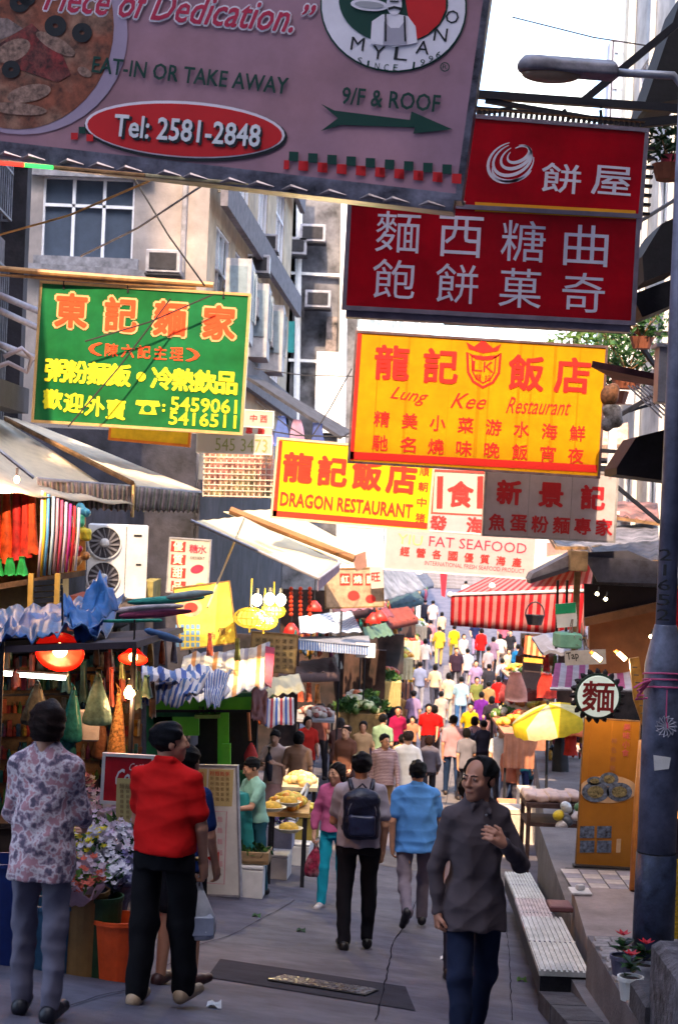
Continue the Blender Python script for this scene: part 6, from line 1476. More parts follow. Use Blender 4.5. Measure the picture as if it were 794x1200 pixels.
def spiky(label, px, py, d, n, L, seed, m_=None):
    rs = random.Random(seed); c = U(px, py, d); T = Thing('lily_bunch', label, 'plant', c); 
    for k in range(n):
        a = rs.uniform(0, 6.28); t = V(math.cos(a) * .8, math.sin(a) * .5, rs.uniform(.5, 1.1)).normalized(); l = L * rs.uniform(.7, 1.1); w = t.cross(V(0, 1, .2)).normalized() * .028; m = MB(); p = c
        m.add([p - w * .4, p + w * .4, p + t * l * .5 + w, p + t * l, p + t * l * .5 - w, p + t * l * .5 + V(0, -.012, 0)], [(0, 1, 2, 5), (0, 5, 4), (5, 2, 3), (5, 3, 4)]); T.part('leaf', m, m_ or greens[rs.choice((0, 1, 1))])
spiky('bunch of long green lily leaves under the yellow notice', 140, 985, 11.6, 16, .28, 1); spiky('darker bunch of long leaves left of the notice', 118, 980, 11.9, 16, .30, 2); spiky('tall leafy bunch left behind the floral woman', 10, 960, 12.4, 14, .4, 3); spiky('leafy bunch just above the white and lilac bouquet', 128, 962, 12.2, 10, .24, 6)

T = Thing('flower_shelf', 'stepped wooden shelf carrying the bouquets', 'shelf', V(-2.3, 12, GZ(-2.3, 12)))
for k, (y, z, d) in enumerate(((1075, 0, 11.9), (1020, 0, 12.4), (965, 0, 12.9))):
    a, b_ = U(-30, y, d), U(158, y, d); T.part('board', MB().prism([a, b_, b_ + V(0, .5, 0), a + V(0, .5, 0)], (0, 0, -.04)), mat('shelf_dark', (.05, .035, .03))); T.part('front', MB().prism([a + V(0, .03, -.05), b_ + V(0, .03, -.05), V(b_.x, b_.y + .03, GZ(b_.x, b_.y)), V(a.x, a.y + .03, GZ(a.x, a.y))], (0, .04, 0)), MATS['shelf_dark'])
# -- produce boxes by the menu stand
def crate(px, py, w, dp, h, m_, label, z=0, rz=0, open_=False, d=None, group=None, name='crate', cat='box', bottom=None):
    p = feet(px, py) if d is None else V(U(px, py, d).x, d, GZ(U(px, py, d).x, d)); b_ = p + V(0, 0, z); T = Thing(name, label, cat, b_, group); R = RZ(rz)
    if not open_: T.part('body', MB().box(b_ + V(0, 0, h * .44), (w, dp, h * .87), R, bev=.012), m_); T.part('lid', MB().box(b_ + V(0, 0, h * .94), (w * 1.02, dp * 1.02, h * .12), R, bev=.012), m_)
    else:
        T.part('floor', MB().box(b_ + V(0, 0, .02), (w, dp, .03), R), m_)
        for sx, sy, a, c in ((0, -1, w, .03), (0, 1, w, .03), (-1, 0, .03, dp - .06), (1, 0, .03, dp - .06)): T.part('side', MB().box(b_ + V(0, 0, h / 2 + .003) + R @ V(sx * (w / 2 - .015), sy * (dp / 2 - .015), 0), (a, c, h), R, bev=.006), m_)
    return b_
def pile(label, c, r, cols, n, size, seed, kind='round', name='vegetables', cat='vegetables', group=None):
    rs = random.Random(seed); T = Thing(name, label, cat, c, group)
    ms = [MB() for _ in cols]
    for k in range(n):
        q = rs.random() ** .5; a = rs.uniform(0, 6.28); x, y = q * math.cos(a) * r[0], q * math.sin(a) * r[1]; z = (1 - q * q) * r[2] + size * .6; s_ = size * rs.uniform(.75, 1.2); m = ms[rs.randrange(len(cols))]
        if kind == 'leaf': leafset(m, Vector(c) + V(x, y, z), 6, (s_, s_, s_), s_ * 1.5, rs, flat=.9)
        elif kind == 'long': Rr = RZ(rs.uniform(-40, 40)); m.tube([Vector(c) + V(x, y, z) + Rr @ V(-s_ * 2, 0, 0), Vector(c) + V(x, y, z + s_ * .3), Vector(c) + V(x, y, z) + Rr @ V(s_ * 2, 0, 0)], [s_ * .3, s_ * .5, s_ * .25], 6)
        else: m.ball(Vector(c) + V(x, y, z), (s_, s_, s_ * .9), 8, 6)
    for m, cc in zip(ms, cols):
        if m.v: T.part('produce', m, cc if not isinstance(cc, tuple) else mat('prod_' + '_'.join('%02d' % int(x * 99) for x in cc), cc, rough=.45, var=.15, trans=.1), smooth=(kind != 'leaf'), kind='stuff')
    return T
bx = crate(288, 1049, .40, .40, .36, foam, 'large white foam box beside the menu stand', group='white foam boxes at the left stalls', rz=-4, name='foam_box')
tr = crate(288, 1049, .50, .36, .13, cardb, 'brown open tray on top of the large white foam box', z=.37, open_=True, rz=-4, name='tray')
pile('leafy greens heaped in the brown tray on the foam box', bx + V(.04, 0, .42), (.19, .15, .10), [greens[1], greens[0], greens[2]], 46, .045, 3, 'leaf')
crate(322, 1028, .34, .4, .30, foam, 'white foam box behind the large one by the kerb', group='white foam boxes at the left stalls', rz=-6, name='foam_box')
crate(345, 1012, .42, .4, .30, foam, 'white foam box third back from the menu stand', group='white foam boxes at the left stalls', rz=-8, name='foam_box')
crate(368, 1000, .34, .4, .28, foam, 'white foam box farthest right in the row by the menu stand', group='white foam boxes at the left stalls', rz=-8, name='foam_box')
cb = crate(322, 1022, .42, .4, .30, mat('bluish_carton', (.38, .38, .50)), 'bluish grey carton stacked on the second foam box', z=.30, rz=-4, name='carton')
cc_ = crate(348, 1010, .48, .42, .34, mat('olive_carton', (.34, .26, .05)), 'olive carton with fruit stacked beyond the bluish one', z=.30, rz=-8, name='carton')
pile('yellow bananas piled on the olive carton', cc_ + V(0, 0, .34), (.24, .2, .08), [(.80, .62, .05), (.70, .60, .08), (.75, .70, .30)], 40, .055, 5, 'long', name='bananas', cat='fruit')
pile('purple and green vegetables on the bluish carton', cb + V(.0, 0, .30), (.18, .15, .07), [greens[0], (.12, .05, .20), (.10, .14, .35)], 26, .04, 6, 'leaf')
fl = U(333, 990, 20).copy()
# fruit tables behind the vendor
def table(px0, px1, py, d, m_, label, h=.75, dep=.9, cat='table', rz=0, skirt=None, group=None):
    a, b_ = U(px0, py, d), U(px1, py, d); c = (a + b_) / 2; w = (b_ - a).length; z = a.z * .5 + b_.z * .5; g_ = GZ(c.x, d); T = Thing('stall_table', label, cat, V(c.x, d + dep / 2, g_), group)
    T.part('top', MB().box((c.x, d + dep / 2, z), (w, dep, .05)), m_)
    for sx in (-1, 1):
        for sy in (.06, dep - .06): T.part('leg', MB().beam((c.x + sx * (w / 2 - .05), d + sy, g_ - .05), (c.x + sx * (w / 2 - .05), d + sy, z - .03), .045), steel)
    if skirt: T.part('skirt', MB().sheet(V(c.x - w / 2, d - .012, z + .02), V(c.x + w / 2, d - .012, z + .02), V(c.x + w / 2, d - .012, max(g_ + .1, z - .6)), V(c.x - w / 2, d - .012, max(g_ + .1, z - .6)), 20, 3, lambda u, v: (0, .02 * math.sin(u * 40) * v, 0), .008), skirt)
    return V(c.x, d + dep / 2, z + .025), w
amber = mat('amber_table', (.62, .36, .12), rough=.7, var=.2)
t, w = table(312, 362, 955, 19.6, amber, 'low amber fruit table behind the vendor in green'); pile('yellow mangoes and oranges on the low amber table', t, (w * .42, .36, .10), [(.85, .50, .04), (.85, .66, .12), (.80, .30, .03)], 70, .05, 7, name='fruit', cat='fruit')
t, w = table(330, 372, 925, 23, mat('cream_cloth', (.80, .66, .45)), 'cream fruit table next to the grey barrel'); pile('pale fruit heaped on the cream table', t, (w * .42, .36, .08), [(.85, .75, .45), (.85, .55, .20)], 60, .05, 8, name='fruit', cat='fruit')
for i, (px, py, d, r) in enumerate(((318, 950, 19.3, .17), (338, 944, 19.6, .15), (338, 975, 18.9, .16))): c = U(px, py, d); T = Thing('plate', 'shallow pale dish of fruit, %s on the amber fruit table' % ('left', 'right', 'front')[i], 'dish', c); T.part('dish', MB().lathe(c, [(r * .6, 0), (r, .05), (r * .95, .052), (r * .55, .012)], 20), mat('dish_cream', (.85, .75, .50))); T.part('fruit', MB().ball(c + V(0, 0, .05), (r * .7, r * .7, .06), 12, 8), mat('dish_fruit', (.85, .50, .06), var=.3, sc=18), smooth=True)
# trolley frame
T = Thing('trolley', 'folding trolley with a pale tubular handle beside the fruit', 'trolley', feet(345, 985)); m = feet(345, 985); 
for a, b_ in (((336, 958), (360, 918)), ((347, 962), (362, 920)), ((360, 918), (362, 921)), ((336, 958), (347, 962)), ((330, 945), (356, 950))): T.part('tube', MB().tube([U(*a, 20.2), U(*b_, 20.6)], .016, 7), white)
for sx in (-.12, .12): T.part('wheel', MB().lathe(m + V(sx, 0, .06), [(.06, -.02), (.06, .02)], 16, Matrix.Rotation(math.radians(90), 3, 'Y')), steel)
# barrel
p = V(U(343, 915, 29).x, 29, GZ(U(343, 915, 29).x, 29)); z0, z1 = U(343, 915, 29).z, U(343, 878, 29).z; T = Thing('barrel', 'pale grey tin barrel standing behind the fruit tables', 'barrel', V(p.x, 29, z0)); T.part('drum', MB().lathe((p.x, 29, z0), [(.19, 0), (.19, (z1 - z0) * .33), (.198, (z1 - z0) * .35), (.19, (z1 - z0) * .37), (.19, (z1 - z0) * .98), (.20, z1 - z0)], 24), mat('drum_grey', (.50, .42, .40), rough=.5, var=.25)); T.part('lid', MB().lathe((p.x, 29, z1), [(.19, 0), (.17, .03), (.02, .035)], 24), galv)
T.part('stand', MB().box((p.x, 29, (z0 + p.z) / 2), (.34, .34, max(.05, z0 - p.z - .003))), cardb)
# -- vegetable stall with greens in the middle distance
t, w = table(396, 452, 838, 36, cardb, 'long vegetable table in the sunlit middle of the left row', dep=3.0, skirt=mat('skirt_brown', (.30, .20, .08), var=.3))
for i, (u, v, n, cols, kd, lb) in enumerate(((-.5, .3, 40, [greens[2], greens[1]], 'leaf', 'lettuce heap at the near left corner'), (.1, .2, 40, [(.62, .70, .40), greens[2]], 'round', 'pale cabbages at the near middle'), (.55, .5, 40, [greens[1], greens[0]], 'leaf', 'dark leafy heap at the right'), (-.3, 1.3, 40, [(.60, .68, .35), (.75, .75, .60)], 'round', 'whitish cabbages in the centre'), (.3, 1.8, 40, [greens[1], greens[2]], 'leaf', 'green bunches at the back'), (-.2, 2.4, 30, [(.75, .72, .65), (.70, .20, .08)], 'round', 'radishes at the far end'))): pile(lb + ' of the long vegetable table', t + V(u * w * .55, v - 1.4, 0), (.28, .42, .16), cols, n, .075, i, kd)
t, w = table(345, 392, 845, 33, mat('steel_top', (.35, .35, .38)), 'butcher table left of the long vegetable table', dep=1.6); pile('pinkish goods spread on the butcher table', t, (w * .42, .6, .08), [(.60, .25, .20), (.72, .62, .55), (.30, .10, .08)], 60, .07, 4, name='goods', cat='goods')
# further stalls
far = [(430, 470, 800, 43, (.62, .48, .20), 'left'), (452, 484, 772, 50, (.80, .70, .45), 'left'), (462, 492, 752, 58, (.75, .60, .40), 'left'), (478, 500, 735, 68, (.70, .55, .40), 'left'), (590, 640, 862, 31, (.60, .25, .15), 'right'), (600, 655, 835, 36, (.60, .40, .20), 'right'), (600, 650, 800, 42, (.5, .3, .2), 'right')]
for i, (a, b_, py, d, c, sd_) in enumerate(far):
    wd = ('first', 'second', 'third', 'fourth', 'fifth', 'sixth', 'seventh')[i]
    t, w = table(a, b_, py, d, mat('far_table_%d' % i, c), '%s market table in the distance on the %s of the street, %s counting away' % (('sunlit', 'pale', 'creamy', 'farthest', 'reddish', 'brownish', 'dusky')[i], sd_, ('first', 'second', 'third', 'fourth', 'first', 'second', 'third')[i]), dep=3, skirt=mat('far_skirt_%d' % i, tuple(q * .7 for q in c)))
    for j in range(4):
        cols = [[greens[2], greens[1]], [(.80, .35, .05), (.80, .65, .10)], [(.65, .06, .04), (.80, .30, .10)], [(.78, .74, .60), greens[2]]][(i + j) % 4]
        pile(('heap of greens', 'heap of oranges', 'heap of tomatoes', 'heap of pale roots')[(i + j) % 4] + ' on the %s distant table, %s row' % (('sunlit', 'pale', 'creamy', 'farthest', 'reddish', 'brownish', 'dusky')[i], ('nearest', 'second', 'third', 'back')[j]), t + V(w * .15 * (-1) ** j, -1.1 + j * .72, 0), (w * .32, .32, .14), cols, 34, .07, i * 9 + j, 'leaf' if (i + j) % 4 == 0 else 'round')
# hanging things above the middle stalls
for i, (px, py, c) in enumerate(((437, 730, (.65, .03, .03)), (445, 727, (.70, .05, .05)), (368, 716, (.7, .08, .03)), (341, 742, (.75, .12, .02)))):
    cc = U(px, py, 34); T = Thing('red_lantern', 'small red lamp shade hanging over the middle left stalls, %s' % ('left of a close pair', 'right of a close pair', 'beside the dangling red strings', 'nearest the checked awning')[i], 'lamp', cc); T.part('shade', MB().lathe(cc, [(.16, 0), (.13, .1), (.04, .2)], 16), mat('lamp_red', (.65, .03, .02), emit=.2, rough=.4), smooth=True); T.part('cord', MB().tube([cc + V(0, 0, .2), cc + V(0, 0, .7)], .012, 4), rope)
bag('pale plastic bag hanging at the front of the vegetable stall', 393, 764, 784, 16, (.75, .78, .74), 34)
T = Thing('white_board', 'small white price board on the vegetable stall front', 'board', U(428, 765, 31)); T.part('board', MB().box(U(428, 762, 31), (.36, .03, .26)), white)
rs = random.Random(8)
for k in range(3):
    T = Thing('red_string', 'string of small red ornaments hanging right of the lanterns, %s' % ('left', 'middle', 'right')[k], 'string', U(341 + k * 11, 700, 27)); 
    for j in range(7): T.part('bead', MB().ball(U(341 + k * 11, 690 + j * 5, 27), .035, 8, 6), mat('bead_red', (.7, .06, .02), rough=.4))
# ------------------------------------------------------------------ right side
T = Thing('awning', 'red and white striped awning with deep striped valance on the right', 'awning', V(4, 33, GZ(3, 33)))
A, B, C, D = U(600, 662, 41), U(700, 640, 39), U(690, 692, 31), U(528, 698, 33.5)
T.part('cloth', MB().sheet(A, B, C, D, 30, 8, sag(.05, .004, 3, 1), .012), stripe_rw2, smooth=True)
T.part('valance', MB().sheet(U(528, 698, 33.5), U(690, 691, 31), U(684, 746, 31), U(527, 733, 33.5), 60, 4, lambda u, v: (0, .03 * math.sin(u * 60) * v, 0), .008, u1=1.0), stripe_rw, smooth=True)
T.part('valance', MB().sheet(U(615, 745, 31.4), U(640, 747, 31.4), U(638, 770, 31.4), U(613, 766, 31.4), 10, 2, None, .008, u1=.3), mat('amber_stripe', (.8, .3, .1), stripes=(((.75, .12, .04), (.85, .55, .20)), 12, 0)))
T.part('rail', MB().tube([D + V(0, 0, .02), C], .03, 7), white)
for q, (x, y) in enumerate(((676, 31.5),)): pt = U(x, 700, y); T.part('pole', MB().tube([pt, V(pt.x, pt.y, GZ(pt.x, pt.y))], .025, 7), galv)
T.part('rail_ball', MB().ball(U(576, 687, 33), .07, 10, 8), white, smooth=True); T.part('rail_ball', MB().ball(U(527, 697, 33.5), .06, 10, 8), white, smooth=True)
T = Thing('awning', 'sunlit white awning edge above the striped one on the right', 'awning', U(660, 650, 34)); T.part('cloth', MB().sheet(U(626, 652, 40), U(690, 640, 38), U(694, 655, 31.5), U(622, 668, 33), 10, 4, None, .02), canvas_w); T.part('front', MB().sheet(U(640, 636, 38), U(700, 632, 36), U(702, 645, 35.9), U(640, 652, 38), 8, 2, None, .02), mat('pink_awn', (.70, .45, .45), trans=.2))
T = Thing('red_ribbon', 'narrow dark red banner hanging below the seafood banner', 'banner', U(518, 700, 31)); T.part('cloth', MB().sheet(U(515, 670, 31), U(524, 671, 31), U(521, 700, 31), U(517, 698, 31), 2, 6, None, .01), mat('ribbon_red', (.50, .02, .05)))
def right_stall():
    T = Thing('market_stall', 'dark roofed stall with an orange brown side wall behind the lamp post', 'market stall', V(3.9, 22, GZ(3, 22)))
    rf = mat('felt_roof', (.20, .21, .27), rough=.85, var=.4, sc=3, bump=.4); wp = mat('orange_board', (.42, .15, .05), rough=.7, var=.25, sc=2, bump=.15); wg = mat('grey_plank', (.36, .33, .38), rough=.8, var=.3)
    T.part('roof', MB().sheet(U(668, 646, 25), U(800, 638, 25), U(800, 682, 20.5), U(668, 646, 20.6), 10, 4, sag(.04, .02, 3, 2), .06), rf)
    T.part('roof_edge', MB().prism([U(672, 648, 20.5), U(770, 682, 20.5), U(770, 660, 20.5), U(735, 645, 20.5)], (0, .05, 0)), mat('fascia_blue', (.06, .06, .09)))
    T.part('fascia', MB().prism([U(684, 652, 20.4), U(775, 658, 20.4), U(775, 684, 20.4), U(700, 682, 20.4)], (0, .06, 0)), mat('fascia_navy', (.08, .08, .12), var=.3))
    a, b_ = U(620, 678, 20.2), U(676, 654, 20.2); T.part('sloping_plank', MB().prism([U(620, 680, 20.2), U(672, 662, 20.2), U(670, 648, 20.2), U(624, 672, 20.2)], (0, .5, 0)), wg); T.part('plank_edge', MB().prism([U(621, 684, 20.15), U(671, 668, 20.15), U(671, 663, 20.15), U(621, 679, 20.15)], (0, .4, 0)), mat('plank_dark', (.06, .05, .07)))
    T.part('end_block', MB().box(U(676, 657, 20.15), (.20, .3, .24), bev=.01), mat('pale_timber', (.55, .35, .18), var=.3))
    T.part('post', MB().beam(U(676, 670, 20.3), V(U(676, 670, 20.3).x, 20.3, U(676, 765, 20.3).z), .07), wood)
    for px in (653, 664): T.part('post', MB().beam(U(px, 680, 20.6), U(px - 2, 760, 20.6), .03), steel)
    T.part('side_wall', MB().prism([U(690, 800, 20.9), U(800, 820, 20.9), U(800, 705, 20.9), U(690, 728, 20.9)], (0, .06, 0)), wp); T.part('beam', MB().beam(U(684, 729, 20.8), U(800, 704, 20.8), .10, .1), mat('beam_brown', (.30, .13, .06)))
    T.part('ceiling', MB().prism([U(684, 684, 21.2), U(800, 690, 21.2), U(800, 712, 21.2), U(684, 730, 21.2)], (0, .05, 0)), mat('stall_gloom', (.02, .012, .02)))  # upright dark panel paints the gloom under the roof
    T.part('back_wall', MB().prism([(3.75, 25, 1.4), (6.4, 25, 1.4), (6.4, 25, U(690, 655, 25).z), (3.75, 25, U(690, 655, 25).z)], (0, .06, 0)), mat('stall_back_right', (.06, .035, .03), var=.5))
    T.part('counter', MB().box((3.9, 20.6, CZ - 3.6), (1.6, .7, .8)), mat('counter', (.20, .12, .09)))
    return T
right_stall()
for i, (px, py) in enumerate(((699, 696), (709, 702), (762, 746))):
    c = U(px, py, 20.4); T = Thing('bare_bulb', 'small glowing bulb under the dark stall roof, %s' % ('left of two', 'right of two', 'low by the lamp post')[i], 'light bulb', c); T.part('glass', MB().ball(c, .022, 8, 6), MATS['bulb_white'], smooth=True); T.part('socket', MB().tube([c + V(0, 0, .02), c + V(.02, 0, .09)], .01, 5), rope)
s = Sign('green_tag', 'small green and white notice hanging from the stall post', (650, 708), (674, 706), (651, 736), 20.0, 20.0); s.panel(white, .02); s.poly([(650, 708), (674, 706), (674, 718), (650, 720)], mat('tag_green', (.01, .35, .15)), 'green_band')
s = Sign('price_board', 'pale board with black handwriting below the stall post', (661, 763), (709, 761), (661, 780), 19.8, 19.8); s.panel(mat('board_cream', (.60, .56, .52)), .02); s.line('Tap', (664, 776), (678, 774), 11, SK, .02)
T = Thing('green_box', 'mint green crate on the ledge under the dark stall roof', 'crate', U(665, 757, 20)); T.part('box', MB().box(U(664, 750, 20), (.26, .3, .18), RZ(10), bev=.02), mat('mint', (.22, .50, .36)))
T = Thing('utensils', 'tangle of steel pans and ladles at the corner of the right stall', 'utensils', U(680, 745, 20)); rs = random.Random(4)
for k in range(12): p = U(672 + rs.uniform(-6, 14), 732 + rs.uniform(-10, 25), 19.9); T.part('ladle', MB().tube([p, p + V(rs.uniform(-.05, .05), 0, -.16), p + V(rs.uniform(-.05, .05), -.02, -.2)], [.006, .007, .03], 6), mat('dull_tin', (.25, .20, .20), metal=.6, rough=.4))
T = Thing('basket', 'dark wire basket hanging in front of the striped awning', 'basket', U(626, 720, 29)); c = U(626, 724, 29); T.part('bowl', MB().lathe(c, [(.10, -.1), (.16, .05), (.17, .05), (.12, -.12)], 16), steel); T.part('handle', MB().tube([c + V(.16 * math.cos(t), 0, .05 + .22 * math.sin(t)) for t in [math.pi * i / 8 for i in range(9)]], .012, 5), steel)
T = Thing('grey_hood', 'grey dented metal hood jutting out under the striped awning', 'hood', U(655, 760, 26)); T.part('shell', MB().sheet(U(622, 745, 27), U(672, 738, 27), U(690, 760, 25), U(636, 765, 25), 8, 4, sag(-.08, .02, 2, 5), .05), mat('hood_grey', (.22, .22, .28), metal=.3, rough=.5))
T = Thing('awning', 'pink and white striped cloth awning behind the round noodle sign', 'awning', U(690, 800, 20)); sp = mat('pink_stripe', (.6, .2, .3), stripes=(((.55, .12, .30), (.70, .62, .68)), 6, 0), trans=.2); T.part('cloth', MB().sheet(U(650, 777, 21.5), U(735, 775, 21.5), U(740, 808, 20), U(645, 806, 20), 14, 6, sag(.03, .006, 4, 1), .012), sp); T.part('rail', MB().tube([U(644, 807, 19.95), U(740, 809, 19.95)], .022, 6), galv)
for i, (px, py, a) in enumerate(((699, 770, 35), (728, 769, 40))):
    c = U(px, py, 17); R = Matrix.Rotation(math.radians(a), 3, 'Y'); T = Thing('heat_lamp', 'glowing capsule lamp over the round noodle sign, %s of two' % ('left', 'right')[i], 'lamp', c); T.part('glass', MB().tube([c + R @ V(-.05, 0, 0), c + R @ V(.05, 0, 0)], .024, 10), mat('capsule_lit', (1, .75, .4), emit=3, ecol=(1, .65, .3), bump=0, var=0), smooth=True); T.part('holder', MB().tube([c + R @ V(-.09, 0, 0), c + R @ V(-.05, 0, 0)], .02, 8), mat('holder_orange', (.60, .22, .03)))
L = bpy.data.lights.new('stall_light', 'POINT'); L.energy = 10; L.color = (1, .65, .35); o = bpy.data.objects.new('stall_light', L); COL.objects.link(o); o.parent = T.o; o.location = (-.1, -.12, -.1)
T = Thing('carved_board', 'amber carved wooden board leaning beside the noodle sign', 'board', U(755, 870, 16)); T.part('board', MB().prism([U(737, 772, 16.2), U(748, 770, 16.2), U(762, 855, 16), U(755, 858, 16), U(742, 820, 16.1)], (0, .05, 0)), mat('amber_wood', (.72, .30, .03), rough=.5, var=.3))
for k in range(8): T.part('slot', MB().box(U(743 + k * 1.7, 782 + k * 9, 15.97), (.045, .02, .012), RZ(0)), wood)
# round noodle sign with a jagged rim
def noodle():
    d = 15.8; c = U(700, 816, d); T = Thing('noodle_sign', 'round white sign with one dark red character and a jagged dark rim', 'sign', c - V(0, 0, .25)); R90 = Matrix.Rotation(math.radians(90), 3, 'X'); R90 = Matrix.Rotation(ROLL * 0, 3, 'Y') @ R90
    r = 26 * d / F; T.part('drum', MB().lathe(c + V(0, .12, 0), [(r * 1.03, 0), (r * 1.03, .12)], 40, R90), mat('rim_green', (.03, .06, .04))); T.part('face', MB().lathe(c + V(0, -.0, 0), [(r * .93, .0), (r * .93, .012), (r * .90, .016)], 40, R90), mat('mint_white', (.85, .95, .82), rough=.4, emit=.06, var=.05))
    for k in range(20):
        t = 2 * math.pi * k / 20; a = c + V(r * 1.0 * math.cos(t), .05, r * 1.0 * math.sin(t)); b_ = c + V(r * 1.26 * math.cos(t + .05), .05, r * 1.26 * math.sin(t + .05)); T.part('petal', MB().tube([a, a.lerp(b_, .6), b_], [.03, .024, .004], 5), mat('rim_dark', (.03, .025, .03)))
    v, f, _, _ = text_mesh('麵', .025); m = MB(); k = r * 1.35; m.add([c + V((x - .5) * k * 1.05, -.022 - z, (y - .5) * k) for x, y, z in v], f); T.part('lettering', m, ink('blood_red', (.33, .02, .02)))
noodle()
# tall amber banner stand
def banner():
    d = 17.3; s = Sign('banner_stand', 'tall amber banner stand with food photographs on the raised pavement', (685, 842), (749, 846), (676, 1012), d, d); ab = mat('amber_vinyl', (.44, .18, .02), rough=.4, var=.15, sc=2, bump=.05, trans=.15); s.panel(ab, .02); s.frame(wood, .012, .004)
    s.part('foot', MB().beam(s.W(-.03, s.h + .03, .02), s.W(s.w + .03, s.h + .03, .02), .14, .05), steel)
    bl = mat('food_blue', (.16, .22, .36), var=.5, sc=22); gn = mat('food_khaki', (.32, .28, .14), var=.5, sc=40); pl = mat('halo_tan', (.62, .42, .26)); s.ellipse((712, 925), 34, 16, pl, 'picture', .003)
    for c, a, b_ in (((697, 928), 16, 12), ((725, 928), 15, 11), ((713, 913), 11, 8), ((696, 915), 9, 5)): s.ellipse(c, a, b_, bl, 'picture', .006 if c[0] != 713 else .008, n=24); s.ellipse(c, a * .6, b_ * .6, gn, 'picture', .011, n=24)
    for x in (687, 707):
        for y in (975, 992): s.poly([(x - 8, y - 7), (x + 9, y - 7), (x + 8.5, y + 7), (x - 8.5, y + 7)], bl, 'picture', .005)
    for y in (983,): s.poly([(722, y), (727, y), (726, y + 16), (721, y + 16)], pl, 'picture', .005)
    rr = mat('print_rose', (.60, .12, .12)); s.lift = .005; s.row('美味小食', (734, 852), (732, 882), 8, rr, .02); s.row('特色粉麵', (719, 868), (717, 900), 6, mat('print_tan', (.45, .18, .08)), .02)
    for u in (.12, .5, .85): s.part('fold_strip', MB().box(s.W(s.w * u, s.h * .3, .001), (.006, s.h * .6, .003), s.R), mat('amber_fold', (.45, .17, .015)))
banner()
solo('orange_pole', MB().tube([U(752, 868, 15.6), U(747, 930, 15.4), V(U(741, 1045, 15.1).x, 15.1, CZ - 3.24)], .035, 10), mat('orange_pole', (.72, .26, .05), rough=.4, var=.15), 'bent orange pole leaning between the amber banner and the lamp post', 'pole', smooth=True)
# shop shutter and sign right of the lamp post
T = Thing('shop_shutter', 'yellow lit shutter slats just right of the lamp post', 'shutter', V(U(800, 1100, 13).x, 13, CZ - 3.2)); 
for k in range(18): T.part('slat', MB().box(V(U(797, 1000, 12.6).x, 12.6, U(797, 1010 + k * 6, 12.6).z), (.28, .03, .032)), mat('slat_yellow', (.55, .36, .02), rough=.4))
s = Sign('side_sign', 'red sign with an orange edge right of the lamp post', (790, 690), (806, 690), (790, 735), 13, 13); s.panel(SR, .1).frame(mat('hot_orange', (.85, .4, .05)), .02, .01)
T = Thing('shop_facade', 'dark shop front with orange frame strips at the right edge', 'shop front', V(3.0, 13.5, CZ - 3.2)); T.part('wall', MB().prism([U(784, 1100, 13.4), U(830, 1100, 13.4), U(830, 830, 13.4), U(784, 830, 13.4)], (0, .1, 0)), mat('shop_dark', (.03, .02, .03))); T.part('strip', MB().beam(U(789, 870, 13.3), U(789, 955, 13.3), .03), mat('hot_orange2', (.85, .3, .05), emit=.3)); T.part('strip', MB().beam(U(786, 955, 13.3), U(800, 955, 13.3), .05), MATS['hot_orange2'])
# poinsettia pots
def pot(px, py, d, label, c, seed):
    p = V(U(px, py, d).x, d, CZ - 2.9); T = Thing('potted_plant', label, 'potted plant', p, 'potted plants at the foot of the lamp post'); T.part('pot', MB().lathe(p, [(.055, 0), (.075, .12), (.082, .12), (.082, .145), (.07, .145), (.065, .12)], 18), c, smooth=False); T.part('soil', MB().lathe(p, [(.066, .12), (.066, .128)], 14), mat('soil', (.05, .03, .02)))
    rs = random.Random(seed); 
    for k in range(16):
        a = rs.uniform(0, 6.28); t = V(math.cos(a), math.sin(a), rs.uniform(.1, .8)).normalized(); l = rs.uniform(.07, .13); w = t.cross(V(0, 0, 1)).normalized() * .028; b_ = p + V(0, 0, .16 + .07 * rs.random()); m = MB(); m.add([b_, b_ + t * l * .5 + w, b_ + t * l - V(0, 0, .02), b_ + t * l * .5 - w], [(0, 1, 2), (0, 2, 3)]); T.part('leaf', m, greens[rs.choice((0, 1))])
    for k in range(7):
        a = k * .9; t = V(math.cos(a), math.sin(a), .5).normalized(); w = t.cross(V(0, 0, 1)).normalized() * .016; b_ = p + V(.0, 0, .27); m = MB(); m.add([b_, b_ + t * .03 + w, b_ + t * .065, b_ + t * .03 - w], [(0, 1, 2), (0, 2, 3)]); T.part('bract', m, mat('bract_red', (.70, .02, .04), rough=.5, trans=.3))
pot(738, 1150, 10.4, 'potted poinsettia in the white pot nearest the stone block', white, 1); pot(755, 1145, 10.7, 'second poinsettia in a grey pot touching the lamp post', galv, 2); pot(728, 1135, 10.9, 'small leafy pot left of the white poinsettia pot', mat('pot_blue', (.12, .12, .20)), 4)
